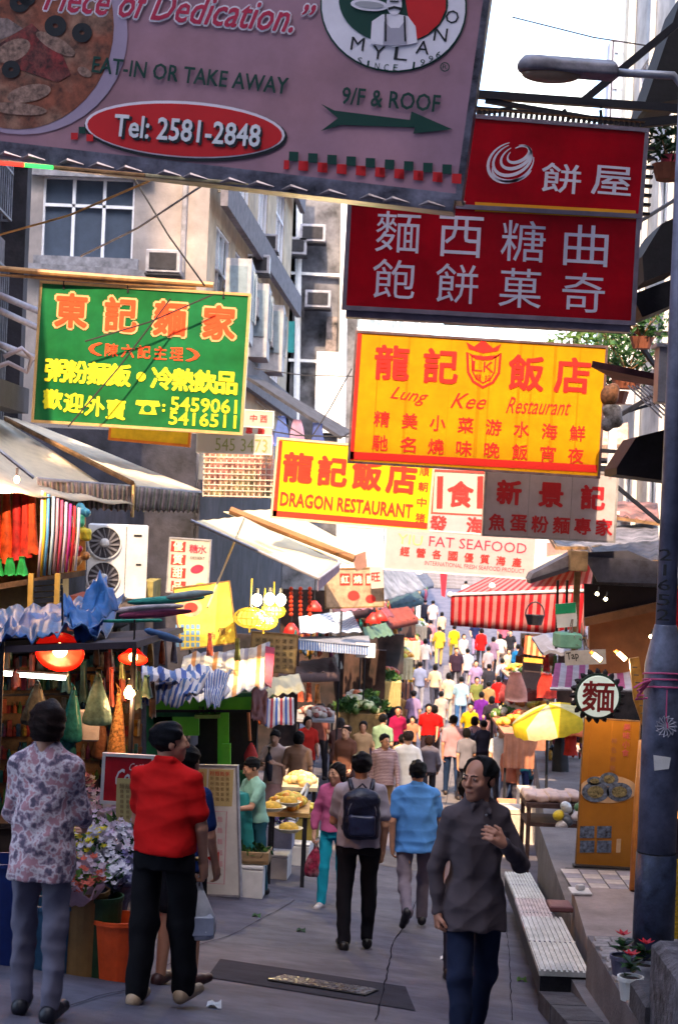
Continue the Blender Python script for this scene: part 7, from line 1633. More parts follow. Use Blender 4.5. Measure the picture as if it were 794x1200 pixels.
# cart with bundles, white bins, right stalls
def cart():
    d = 21.5; a, b_ = U(616, 950, d), U(682, 950, d); c = (a + b_) / 2; g_ = GZ(c.x, d); T = Thing('cart', 'brown wooden cart stacked with pinkish bundles beside the amber banner', 'cart', V(c.x, d, g_)); w = (b_ - a).length; br = mat('cart_brown', (.13, .07, .06), rough=.7, var=.3)
    T.part('deck', MB().box((c.x, d + .4, U(650, 945, d).z), (w, .8, .06)), br); T.part('shelf', MB().box((c.x, d + .4, U(650, 968, d).z), (w * .95, .7, .05)), br)
    for sx in (-1, 1):
        for sy in (.06, .74): T.part('leg', MB().beam((c.x + sx * (w / 2 - .04), d + sy, g_ + .04), (c.x + sx * (w / 2 - .04), d + sy, U(650, 945, d).z), .05), br); T.part('wheel', MB().lathe((c.x + sx * (w / 2 - .04), d + sy, g_ + .05), [(.05, -.02), (.05, .02)], 14, Matrix.Rotation(math.radians(90), 3, 'Y')), steel)
    z = U(650, 945, d).z + .03
    for k in range(5):
        S = SDF(); S.rbox((0, 0, 0), (.085, .3, .045), .03); o = link('bundle', S.mesh('bundle', .02, wrinkle(.01, k)), mat('bundle_pink', (.80, .55, .46), rough=.8, var=.15), None, (c.x - w * .4 + k * w * .2, d + .36, z + .045 + (.0 if k % 2 else .012))); setp(o, 'pinkish wrapped bundle on the brown cart, %s from the left' % ('first', 'second', 'third', 'fourth', 'fifth')[k], 'bundle', 'pinkish bundles lying on the brown cart')
cart()
for i, (px, py, c, lb) in enumerate(((653, 955, (.80, .60, .04), 'yellow'), (664, 962, (.10, .12, .16), 'dark'), (676, 955, (.72, .70, .78), 'white'), (664, 946, (.60, .66, .72), 'pale blue'), (680, 945, (.10, .25, .12), 'green'), (658, 968, (.65, .62, .66), 'grey'))):
    S = SDF(); rs = random.Random(i); [S.ell((rs.uniform(-.03, .03), 0, rs.uniform(-.03, .03)), (.05, .05, .045), k=.03) for _ in range(4)]; setp(link('small_bundle', S.mesh('small_bundle', .012), mat('sb_' + lb.replace(' ', '_'), c, rough=.4), None, U(px, py, 19.8)), '%s small packet in the heap in front of the brown cart' % lb, 'packet')
crate(664, 985, .34, .34, .32, mat('dark_crate', (.10, .09, .12)), 'dark crate carrying the heap of small packets', d=20.0)
for i, (px, py, w, h, d, c, lb) in enumerate(((596, 925, .42, .75, 26, (.62, .55, .50), 'tall cream bin behind the man in the grey shirt'), (622, 905, .4, .9, 28, (.70, .62, .58), 'pale locker behind the woman with the blue bag'), (605, 900, .6, .5, 30, (.72, .30, .16), 'orange covered chest on the right side of the street'), (642, 895, .35, 1.0, 28.5, (.64, .58, .60), 'pale locker with a dark seam right of the woman with the blue bag'))): crate(px, py, w, .5, h, mat('bin_%d' % i, c, var=.2), lb, d=d, name='locker', cat='locker')
# yellow umbrella
def umbrella(px, py, d, rad, label, cols, tilt=(8, -14), h=2.1):
    c = U(px, py, d); T = Thing('market_umbrella', label, 'umbrella', V(c.x, d, GZ(c.x, d))); R = Matrix.Rotation(math.radians(tilt[0]), 3, 'X') @ Matrix.Rotation(math.radians(tilt[1]), 3, 'Y')
    n = 8
    for k in range(n):
        m = MB(); V_ = []; F_ = []; q = 5
        for j in range(q + 1):
            r = rad * j / q; z = .34 * rad * (1 - (j / q) ** 1.5)
            for i in range(5): t = 2 * math.pi * (k + i / 4) / n; rr = r * (1 - .035 * math.sin(math.pi * i / 4)); V_.append(c + R @ V(rr * math.cos(t), rr * math.sin(t), z))
        for i in range(5): t = 2 * math.pi * (k + i / 4) / n; rr = rad * (1 - .035 * math.sin(math.pi * i / 4)); V_.append(c + R @ V(rr * math.cos(t), rr * math.sin(t), -.16 - .02 * (i % 2)))
        for j in range(q + 1):
            for i in range(4): a = j * 5 + i; F_.append((a, a + 1, a + 6, a + 5))
        m.add(V_, F_); T.part('gore', m, cols[k % len(cols)], smooth=True); t = 2 * math.pi * k / n; T.part('rib', MB().tube([c + R @ V(0, 0, .3 * rad), c + R @ V(rad * .97 * math.cos(t), rad * .97 * math.sin(t), -.01)], .01, 4), steel)
    T.part('pole', MB().tube([c + R @ V(0, 0, .42 * rad), V(c.x, d, GZ(c.x, d))], .022, 8), steel)
umbrella(645, 840, 25, .58, 'bright yellow and cream market umbrella on the right', [mat('umb_yellow', (.82, .58, .02), trans=.3), mat('umb_cream', (.82, .74, .42), trans=.3)])
T = Thing('awning', 'orange red tarpaulin edge under the yellow umbrella', 'awning', U(640, 860, 27)); T.part('cloth', MB().sheet(U(620, 846, 29), U(690, 842, 29), U(690, 864, 27), U(628, 862, 27), 14, 5, crumple(.05, 3), .012), mat('orange_tarp', (.80, .16, .03), trans=.3), smooth=True)
hang('hanging_cloth', 'red cloth hanging from the orange tarpaulin', 668, 850, 885, 18, mat('scarlet_cloth', (.70, .04, .03), trans=.3), 27.2, cat='cloth'); hang('hanging_cloth', 'long dark apron hanging under the orange tarpaulin', 656, 858, 920, 22, mat('dark_apron', (.03, .03, .04)), 27.6, cat='cloth')
hang('red_lantern_cloth', 'red and orange goods hanging behind the yellow umbrella', 640, 790, 818, 26, mat('scarlet_goods', (.75, .05, .03), trans=.2, var=.3, sc=12), 29.5, cat='goods'); T = Thing('goods_rack', 'amber framed rack of bottles behind the yellow umbrella', 'rack', U(622, 800, 32)); T.part('frame', MB().prism([U(612, 806, 32), U(632, 808, 32), U(634, 774, 32), U(614, 772, 32)], (0, .3, 0)), mat('rack_dark', (.08, .05, .05))); T.part('lit_top', MB().beam(U(613, 773, 31.9), U(635, 775, 31.9), .08), mat('rack_amber', (.8, .4, .05)))
hang('plastic_sheet', 'pinkish translucent plastic sheet draped left of the yellow umbrella', 604, 788, 822, 28, mat('pink_film', (.80, .42, .35), trans=.5, rough=.3), 30, cat='plastic sheet')
# plants on the white building
def plants():
    rs = random.Random(9); 
    for i, (px, py, d, r, n, k, lb) in enumerate(((708, 400, 19, .42, 300, 2, 'bright green plant spilling over the top right corner of the yellow sign'), (735, 412, 18, .45, 380, 1, 'mid green bushy plant in the middle of the hanging garden'), (722, 440, 18.5, .35, 260, 0, 'dark trailing plant with bluish shade below the bright one'), (752, 378, 17, .30, 220, 1, 'upright green plant above the dark shelf'), (672, 400, 20, .30, 160, 2, 'small light green tuft left of the hanging garden'), (783, 170, 14, .28, 200, 0, 'dark climbing plant high at the right edge'))):
        d += 3.2 if d > 15 else 0; r *= 1.15; c = U(px, py, d); T = Thing('hanging_plant', lb, 'plant', c - V(0, 0, r)); T.part('pot', MB().lathe(c - V(0, 0, r * .9), [(r * .3, 0), (r * .42, r * .4), (r * .36, r * .4)], 12), mat('pot_terra', (.30, .10, .06))); m = MB(); leafset(m, c, n, (r, r * .8, r * .6), .10, rs); T.part('foliage', m, greens[k], kind='stuff'); m = MB()
        for q in range(8): m.tube([c - V(0, 0, r * .5), c + V(rs.uniform(-r, r) * .8, rs.uniform(-r, r) * .5, rs.uniform(-.2, .6) * r)], .008, 4)
        T.part('stems', m, wood, kind='stuff')
    p = U(783, 190, 14); solo('pink_bucket', MB().lathe(U(785, 200, 14), [(.07, 0), (.09, .12), (.08, .12)], 14), mat('pink_plastic', (.65, .08, .14)), 'pink and red pot hanging at the right edge below the dark climbing plant', 'pot')
plants()
def corr():
    T = Thing('wire_rack', 'pale sloping wire rack right of the big yellow sign', 'rack', U(745, 500, 18))
    for k in range(7): T.part('bar', MB().beam(U(735 + k * 5, 452 + k * 0, 18), U(775 + k * 3, 490 - k * 3, 18), .018), galv)
    for i, (px, py) in enumerate(((712, 462), (718, 488))): S = SDF(); rs = random.Random(i); [S.ell((rs.uniform(-.08, .08), 0, rs.uniform(-.1, .1)), (.07, .06, .08), k=.04) for _ in range(5)]; setp(link('junk_bundle', S.mesh('junk_bundle', .02), mat('junk_%d' % i, ((.28, .12, .06), (.25, .25, .30))[i], var=.5, sc=12), None, U(px, py, 19)), ('brown bundle tied right of the yellow sign', 'grey plastic bundle below the brown one')[i], 'bundle')
    for py in (455, 500, 545, 572, 600): T.part('rail', MB().beam(U(700, py, 26), U(725, py + 1, 26), .05), white)
    T.part('white_post', MB().beam(U(718, 455, 26), U(714, 640, 26), .12), white)
corr()

# dark boards painting the shade inside stalls, and extra tarpaulins filling both rows
for i, (x0, y0, x1, y1, d, lb) in enumerate(((335, 752, 400, 850, 37.5, 'dark board standing for the shade inside the butcher stall'), (396, 760, 450, 825, 40.5, 'dark board standing for the shade inside the vegetable stall'), (432, 742, 472, 790, 47.5, 'dark board standing for the shade inside the second vegetable stall'), (440, 700, 486, 748, 55, 'dark board standing for the shade under the grey tarpaulin'), (655, 748, 690, 860, 33, 'dark board standing for the shade beneath the striped awning'), (610, 742, 650, 790, 46, 'dark board standing for the stall shade left of the green tag'), (262, 742, 345, 905, 31, 'dark board standing for the passage shade behind the basket lanterns'), (330, 690, 385, 745, 38, 'dark board standing for the shop shade behind the red strings'), (395, 722, 440, 760, 43, 'brown board standing for the shop shade behind the pair of red lamps'))):
    m = MB(); a, b_ = U(x0, y0, d), U(x1, y1, d); m.prism([V(a.x, d, b_.z), V(b_.x, d, b_.z), V(b_.x, d, a.z), V(a.x, d, a.z)], (0, .15, 0)); solo('shade_board', m, mat('gloom_%d' % (i % 3), ((.035, .025, .035), (.07, .035, .03), (.025, .03, .045))[i % 3], var=.6, sc=2, col2=(.10, .05, .04)), lb, 'wall', loc=(a.x, d, b_.z))
for i, (cs, d, c, lb) in enumerate(((((385, 700), (425, 694), (440, 712), (392, 722)), 36, (.10, .05, .07), 'plum coloured tarpaulin left of the dusky pink awning'), (((452, 692), (486, 688), (496, 702), (458, 712)), 50, (.05, .10, .12), 'dark teal tarpaulin in the far left row'), (((446, 716), (478, 710), (490, 724), (452, 732)), 44, (.35, .06, .03), 'brick red tarpaulin in the far left row'), (((470, 676), (500, 672), (508, 684), (474, 692)), 66, (.10, .12, .18), 'slate tarpaulin at the far end of the left row'), (((612, 752), (652, 750), (648, 772), (604, 768)), 38, (.55, .14, .03), 'orange tarpaulin under the right end of the striped awning'), (((590, 796), (640, 790), (636, 812), (584, 812)), 34, (.40, .05, .05), 'wine red tarpaulin left of the yellow umbrella'), (((640, 826), (694, 822), (690, 838), (636, 838)), 30, (.30, .30, .36), 'grey tarpaulin behind the yellow umbrella'), (((330, 776), (392, 770), (398, 788), (326, 790)), 31, (.16, .10, .10), 'dull brown awning over the butcher table'))):
    T, P = canopy('awning', lb, cs, (d, d + 2, d, d - 2), mat('extra_tarp_%d' % i, c, var=.3, trans=.15, rough=.8), .06, .02, seed=i + 40, nu=14, nv=6)
    T.part('valance', MB().sheet(P[3], P[2], P[2] - V(0, 0, .16), P[3] - V(0, 0, .16), 20, 2, lambda u, v: (0, .02 * math.sin(u * 50) * v, 0), .006), mat('extra_val_%d' % i, tuple(q * .8 for q in c), trans=.15), smooth=True)
for i, (px, py, d, c, lb) in enumerate(((352, 800, 34, (.65, .12, .05), 'red roast meat'), (362, 800, 34, (.50, .10, .04), 'dark roast meat'), (372, 802, 34, (.70, .28, .08), 'amber roast meat'), (340, 798, 34, (.45, .05, .05), 'crimson sausage bundle'), (455, 722, 48, (.80, .10, .05), 'scarlet garment'), (462, 724, 48, (.75, .30, .05), 'orange garment'), (447, 724, 47, (.30, .05, .15), 'plum garment'), (640, 765, 33, (.70, .05, .04), 'red goods'), (650, 768, 33, (.15, .30, .10), 'green goods'), (628, 768, 34, (.75, .45, .05), 'amber goods'), (246, 742, 22, (.60, .10, .05), 'red packets'), (278, 748, 23, (.20, .25, .08), 'olive packets'), (190, 752, 15.5, (.45, .10, .04), 'rust packets'), (204, 750, 15.6, (.12, .12, .20), 'navy packets'), (176, 754, 15.4, (.50, .30, .06), 'tan packets'))): hang('hanging_goods', lb + ' hanging on hooks at %s' % ('the butcher stall', 'the far left row', 'the right row', 'the lantern stall', 'the blue striped tarpaulin')[0 if i < 4 else 1 if i < 7 else 2 if i < 10 else 3 if i < 12 else 4], px, py, py + (22 if i < 10 else 26), 8, mat('hg_%d' % i, c, var=.4, sc=14), d, cat='goods')

rs = random.Random(77); gc = [mat('stock_%d' % k, c, var=.4, sc=18, rough=.5) for k, c in enumerate(((.45, .04, .02), (.10, .22, .04), (.55, .30, .04), (.04, .10, .22), (.50, .42, .30), (.20, .03, .10), (.02, .20, .20), (.60, .12, .03)))]
T = Thing('stock_rack', 'crowded racks of bottles, packets and jars at the back of the flower stall', 'rack', U(60, 960, 14.3))
for r_ in range(7):
    y = 770 + r_ * 27; T.part('shelf_board', MB().beam(U(-30, y + 12, 14.35), U(165, y + 10, 15.3), .03, .2), wood)
    ms = [MB() for _ in gc]
    for k in range(34):
        px = -28 + k * 5.7 + rs.uniform(-1, 1); d = 14.3 + (px + 30) / 195 * .95; hgt = rs.uniform(.06, .15); m = ms[rs.randrange(8)]; c = U(px, y + 11, d) + V(0, -.03, hgt / 2)
        (m.box(c, (rs.uniform(.025, .045), .05, hgt), RZ(rs.uniform(-20, 20))) if rs.random() < .5 else m.lathe(c - V(0, 0, hgt / 2), [(.018, 0), (.02, hgt * .6), (.008, hgt * .8), (.008, hgt)], 8))
    for m, q in zip(ms, gc):
        if m.v: T.part('stock', m, q, kind='stuff')
for i, (x0, x1, y0, y1, d) in enumerate(((345, 392, 742, 772, 33.5), (262, 330, 800, 850, 29.5), (432, 470, 725, 742, 46), (448, 486, 705, 722, 54), (612, 690, 745, 775, 34.5), (640, 690, 858, 890, 29), (400, 445, 715, 735, 39), (470, 500, 692, 704, 64))):
    T = Thing('hanging_stock', 'dense hanging stock %s' % ('over the butcher table', 'between the kiosk and the butcher table', 'under the brick red tarpaulin', 'under the dark teal tarpaulin', 'below the valance of the striped awning', 'under the right end of the yellow umbrella', 'left of the pair of red lamps', 'at the far end of the left row')[i], 'goods', U(x0, y1, d)); ms = [MB() for _ in gc]
    for k in range(60): px = rs.uniform(x0, x1); py = rs.uniform(y0, y1 - 5); q = d / F; ms[rs.randrange(8)].ball(U(px, py, d + rs.uniform(-.4, .2)), (rs.uniform(1.5, 3) * q, .06, rs.uniform(2.5, 7) * q), 7, 5)
    for m, q in zip(ms, gc):
        if m.v: T.part('stock', m, q, kind='stuff', smooth=True)

for i, (cs, ds, c, lb) in enumerate(((((640, 622), (770, 612), (772, 640), (652, 640)), (27, 28, 24.5, 25), (.20, .19, .22), 'grey sheet canopy under the grey noodle sign at the right'), (((690, 640), (772, 634), (772, 656), (700, 660)), (23.5, 24, 22, 22), (.05, .05, .08), 'near black sheet canopy above the dark stall roof'), (((700, 585), (770, 590), (772, 612), (712, 604)), (29, 29, 27, 27.5), (.30, .14, .12), 'rusty sheet canopy beside the pink pillar'))):
    T, P = canopy('canopy', lb, cs, ds, mat('right_sheet_%d' % i, c, var=.45, sc=4, rough=.7), .05, .02, seed=i + 70, nu=16, nv=6, th=.03)
    for a, b_ in ((3, 2), (0, 3)): T.part('batten', MB().beam(P[a] + V(0, 0, -.03), P[b_] + V(0, 0, -.03), .05), wood)
# litter, damp stains and fallen leaves on the street
rs = random.Random(21)
for k, (px, py, lb) in enumerate(((150, 1075, 'scrap of white paper on the street by the orange bucket'), (300, 1075, 'torn leaf on the street below the foam box'), (520, 1125, 'small scrap of paper on the street right of the dark patch'), (352, 1092, 'crushed green leaf on the street near the black trousers'), (250, 1180, 'dry brown leaf in the bottom foreground'), (610, 1150, 'paper scrap beside the large gutter cover'))):
    p = feet(px, py); m = MB().sheet(p + V(-.03, .05, .012), p + V(.04, .06, .02), p + V(.05, -.04, .012), p + V(-.04, -.05, .022), 4, 4, lambda u, v: (0, 0, .012 * math.sin(u * 7 + v * 5)), .002); solo('litter', m, foam if k % 2 == 0 else greens[k % 3], lb, 'litter')
# ------------------------------------------------------------------ people
blk = (.006, .006, .009)
W = lambda sw, kb: (sw, kb)
def put(px, py, d): p = U(px, py, d); return V(p.x, d, GZ(p.x, d))
# 1 woman in a floral shirt, back to us
ph = put(46, 1100, 8.5)
flo = mat('floral_shirt', (.30, .20, .26), kind='floral', rough=.85, var=.1, bump=.1, bsc=20)
P1 = person(ph, 1.58, 172, 'older woman in a floral shirt and grey trousers standing at the left edge, back turned', h=.008, hair='bob', hairc=(.035, .012, .010), skin=0,
            topmat=flo, bottom=(.155, .145, .20), shoe=(.012, .012, .02), sleeve='threeq', hem=.76, top_len_flare=.015, fat=.02, build=.93, wr=.008, legs=((-3, 3), (5, 4)), yaw=8,
            arms=(dict(sw=14, ab=8, el=55, inn=12), dict(sw=10, ab=8, el=50, inn=14)))
# 2 woman in a red polo shirt and wide black trousers
p2 = put(193, 1000, 9.5)
P2 = person(p2, 1.58, 160, 'woman in a red short sleeved shirt and wide black trousers holding a white carrier bag', h=.008, hair='short', hairc=(.008, .008, .018), skin=0,
            top=(.60, .006, .006), bottom=(.004, .004, .007), shoe=(.40, .28, .18), bottom_kind='wide', hem=.93, fat=.03, build=1.07, wr=.006, legs=((10, 4), (-4, 4)), yaw=-48,
            arms=(dict(sw=6, ab=10, el=10, curl=70), dict(sw=14, ab=8, el=34, inn=20)), collar=True)
# 3 man in a grey shirt walking towards us, hand raised
p3 = put(551, 1150, 9.1)
P3 = person(p3, 1.63, 10, 'balding man in a dark grey long sleeved shirt walking forward, hand at chest', h=.0058, hair='receding', hairc=(.016, .013, .014), skin=2,
            top=(.085, .064, .072), bottom=(.012, .018, .048), shoe=(.03, .02, .02), sleeve='long', collar=True, hem=.76, top_len_flare=.025, wr=.007, face=True, yaw=-50, pitch=2, build=.92,
            legs=((16, 4), (-8, 16)), arms=(dict(sw=-3, ab=13, el=12, curl=75), dict(elbow=(.25, -.04, 1.12), wrist=(.09, -.24, 1.27), hd=(-.80, -.15, .55), pn=(-.2, .8, -.2), curl=38, th=1)))
# buttons and placket on his shirt
# 4 man with a backpack
p4 = feet(415, 1112)
P4 = person(p4, 1.74, 183, 'man in a pale grey T-shirt and black trousers with a dark blue backpack, back turned', h=.0085, hair='short', hairc=(.008, .008, .014), skin=1,
            top=(.42, .38, .46), bottom=(.010, .010, .016), shoe=(.010, .010, .012), hem=.90, wr=.007, legs=((5, 3), (-9, 9)), build=1.08, fat=.02,
            arms=(dict(sw=-8, ab=8, el=22, curl=60), dict(sw=16, ab=8, el=50, inn=15)))
# 5 man in a blue shirt
p5 = feet(482, 1087)
P5 = person(p5, 1.70, 184, 'stocky man in a light blue short sleeved shirt and grey trousers walking away', h=.0085, hair='short', hairc=(.010, .009, .012), skin=1,
            top=(.10, .32, .80), bottom=(.20, .17, .22), shoe=(.012, .012, .014), hem=.80, wr=.009, legs=((12, 6), (-22, 30)), fat=.04, build=1.12, top_len_flare=.015, collar=True,
            arms=(dict(sw=12, ab=12, el=30), dict(sw=-10, ab=12, el=12)))
# 6 woman in pink and turquoise
p6 = feet(388, 1064)
P6 = person(p6, 1.56, -12, 'woman in a pink top and turquoise trousers carrying a pink plastic bag, looking left', h=.0075, hair='long', hairc=(.02, .012, .012), skin=3,
            top=(.60, .13, .30), bottom=(.01, .36, .52), shoe=(.45, .42, .45), sleeve='threeq', hem=.92, wr=.006, face=True, yaw=-30, pitch=3, build=.93, legs=((12, 6), (-6, 10)),
            arms=(dict(sw=2, ab=16, el=14, curl=70), dict(sw=-8, ab=8, el=14)))
# 7 vendor in green at the produce boxes
p7 = put(298, 1010, 18.6)
P7 = person(p7, 1.50, -55, 'vendor in a pale green T-shirt and green apron leaning over the produce boxes', h=.0085, hair='short', hairc=(.014, .010, .012), skin=1,
            top=(.32, .60, .48), bottom=(.02, .10, .14), hem=.92, wr=.006, face=True, yaw=-10, pitch=22, lean=8, legs=((4, 4), (-4, 4)),
            arms=(dict(sw=26, ab=6, el=58, inn=10), dict(sw=34, ab=6, el=52, inn=10)))
# 8 person half hidden behind the woman in red (dark blue top)
p8 = put(219, 900, 10.6)
person(p8, 1.50, 150, 'person in a dark blue top mostly hidden behind the woman in the red shirt', h=.012, hair='short', hairc=(.012, .010, .012), skin=0, top=(.01, .03, .14), bottom=(.008, .008, .02), shoe=(.05, .02, .02), hem=.85, bottom_kind='shorts', legs=((3, 3), (-4, 3)))
# 9 head between the blue and grey men
person(put(546, 1000, 13.6), 1.60, 175, 'dark haired person in a white shirt half hidden behind the balding man', h=.012, hair='short', top=(.60, .56, .66), bottom=(.02, .02, .04))
# 10 dark haired florist behind the flowers
person(put(86, 900, 12.6), 1.35, 20, 'florist with black hair bending among the flowers behind the floral woman', h=.012, hair='bob', top=(.02, .02, .035), bottom=(.02, .02, .03), lean=15, skin=0)
person(put(128, 900, 14.0), 1.45, 10, 'shadowy figure inside the flower stall under the net bags', h=.014, hair='short', top=(.02, .012, .02), bottom=(.02, .02, .03), skin=0)
# ---- things people hold or wear
def backpack():
    R = RZ(183); c = P4.g(0, .20, 1.19); T = Thing('backpack', 'dark navy backpack worn by the man in the pale grey T-shirt', 'backpack', c); k = P4.k
    nv = mat('navy_nylon', (.012, .018, .055), rough=.4, var=.3, sc=12, bump=.3, bsc=40); S = SDF(); S.rbox((0, 0, 0), (.155 * k, .085 * k, .20 * k), .06, k=.03); S.ell((0, .02, .12 * k), (.14 * k, .08 * k, .12 * k), k=.04)
    me = S.mesh('bag', .009, wrinkle(.006, 4)); me.transform(R.to_4x4()); T.part('bag', me, nv)
    S = SDF(); S.rbox((0, .085 * k, -.07 * k), (.115 * k, .035 * k, .09 * k), .03, k=.02); me = S.mesh('pocket', .009, wrinkle(.004, 7)); me.transform(R.to_4x4()); T.part('pocket', me, mat('navy_pocket', (.02, .03, .09), rough=.35, var=.2))
    for sx in (-1, 1):
        pts = [P4.g(sx * .06, .13, 1.34), P4.g(sx * .09, .10, 1.42), P4.g(sx * .10, .03, 1.465), P4.g(sx * .115, -.08, 1.42), P4.g(sx * .13, -.125, 1.30), P4.g(sx * .16, -.06, 1.14), P4.g(sx * .14, .10, 1.06)]
        T.part('strap', MB().tube(pts, .021, 8), nv, smooth=True)
    T.part('zip', MB().tube([c + R @ V(.12 * k * math.cos(t), .088 * k, .02 + .16 * k * math.sin(t)) for t in [math.pi * i / 10 for i in range(11)]], .005, 4), mat('zip_grey', (.2, .22, .3)), smooth=True)
    T.part('handle', MB().tube([c + R @ V(-.04, -.03, .23 * k), c + R @ V(0, -.03, .27 * k), c + R @ V(.04, -.03, .23 * k)], .009, 6), nv)
backpack()
def bag_at(T0, hand, label, w, h, c, content=None, kind=None, dx=0.):
    """a carrier bag hanging from a hand"""
    P = T0.hands[hand]; T = Thing('carrier_bag', label, 'bag', P - V(0, 0, h)); mm = kind or mat('carrier_' + '_'.join('%02d' % int(x * 99) for x in c), c, rough=.3, var=.15, trans=.45, sc=9, bump=.3, bsc=40); n = 24; bot = P - V(0, 0, h) + V(dx, 0, 0)
    rows = [(0, .72), (.015, .9), (.15, 1.0), (.35, .95), (.55, .72), (.72, .42), (.86, .16)]; V_ = []; F_ = []
    for t, r_ in rows:
        for k in range(n): a = 2 * math.pi * k / n; q = 1 + .05 * math.sin(5 * a + 7 * t) + .03 * math.sin(11 * a); V_.append(bot + V(w / 2 * r_ * q * math.cos(a), w * .27 * r_ * q * math.sin(a), h * t))
    for j in range(len(rows) - 1):
        for k in range(n): F_.append((j * n + k, j * n + (k + 1) % n, (j + 1) * n + (k + 1) % n, (j + 1) * n + k))
    F_ += [tuple(range(n))[::-1], tuple(range((len(rows) - 1) * n, len(rows) * n))]; m = MB(); m.add(V_, F_); T.part('bag_body', m, mm, smooth=True)
    for s in (-1, 1): T.part('handle', MB().tube([bot + V(s * w * .07, 0, h * .8), bot + V(s * w * .05, 0, h * .92), P + V(0, 0, .012)], [w * .06, w * .03, .008], 6), mm, smooth=True)
    if content: T.part('contents', MB().box(bot + V(0, -.0, h * .24), (w * .82, w * .58, h * .40), RZ(10), bev=.02), content)
    return T
bag_at(P2, 0, 'white plastic carrier bag with a bluish box inside held by the woman in red', .20, .34, (.85, .85, .90), mat('bluish_box', (.35, .38, .5), rough=.4))
bag_at(P6, 0, 'bright pink and white striped plastic bag held by the woman in turquoise trousers', .24, .36, (.7, .1, .2), kind=mat('pink_stripe_bag', (.75, .06, .16), rough=.35, var=.5, sc=16, trans=.35, col2=(.72, .35, .42)))
T = Thing('wristwatch', 'gold bracelet watch on the wrist of the woman in the red shirt', 'watch', P2.hands[0] + V(0, 0, .13)); T.part('band', MB().lathe(P2.hands[0] + V(0, 0, .10), [(.031, 0), (.033, .008), (.031, .016)], 16), mat('gold_band', (.6, .45, .2), metal=.8, rough=.3))
def apron():
    S = SDF(); k = P7.k; S.prof([(.42, 0, 0, .17, .13), (.9, 0, 0, .165, .125), (1.15, 0, 0, .16, .118), (1.3, 0, -.02, .12, .112)], k=.01)
    me = S.mesh('apron', .012, wrinkle(.006, 2), lambda x, y, z: y + .02 + 0 * x + 0 * z); me.transform(Matrix.Rotation(math.radians(8), 4, 'X')); o = P7.part('apron', me, mat('apron_green', (.02, .26, .26), rough=.6, var=.15)); o.scale = (k, k, k); o.location = (0, 0, 0)
apron()
P7.part('bag_strap', MB().tube([P7.g(-.10, -.05, 1.44), P7.g(-.02, -.135, 1.30), P7.g(.10, -.145, 1.12), P7.g(.16, -.06, 1.0)], .012, 6), mat('strap_black', (.01, .01, .01)), smooth=True)
# grey shirt: placket and buttons; shirt pocket
for z in (1.40, 1.345): P3.part('button', MB().ball(P3.g(.004, -.118 + (.01 if z > 1.36 else -.004), z), (.007, .004, .007), 8, 6), mat('button', (.30, .28, .30), rough=.3), smooth=True)
P3.part('pocket', MB().sheet(P3.g(.055, -.1295, 1.31), P3.g(.125, -.116, 1.31), P3.g(.12, -.116, 1.22), P3.g(.055, -.1285, 1.22), 6, 4, None, .004), cloth((.085, .068, .085)))
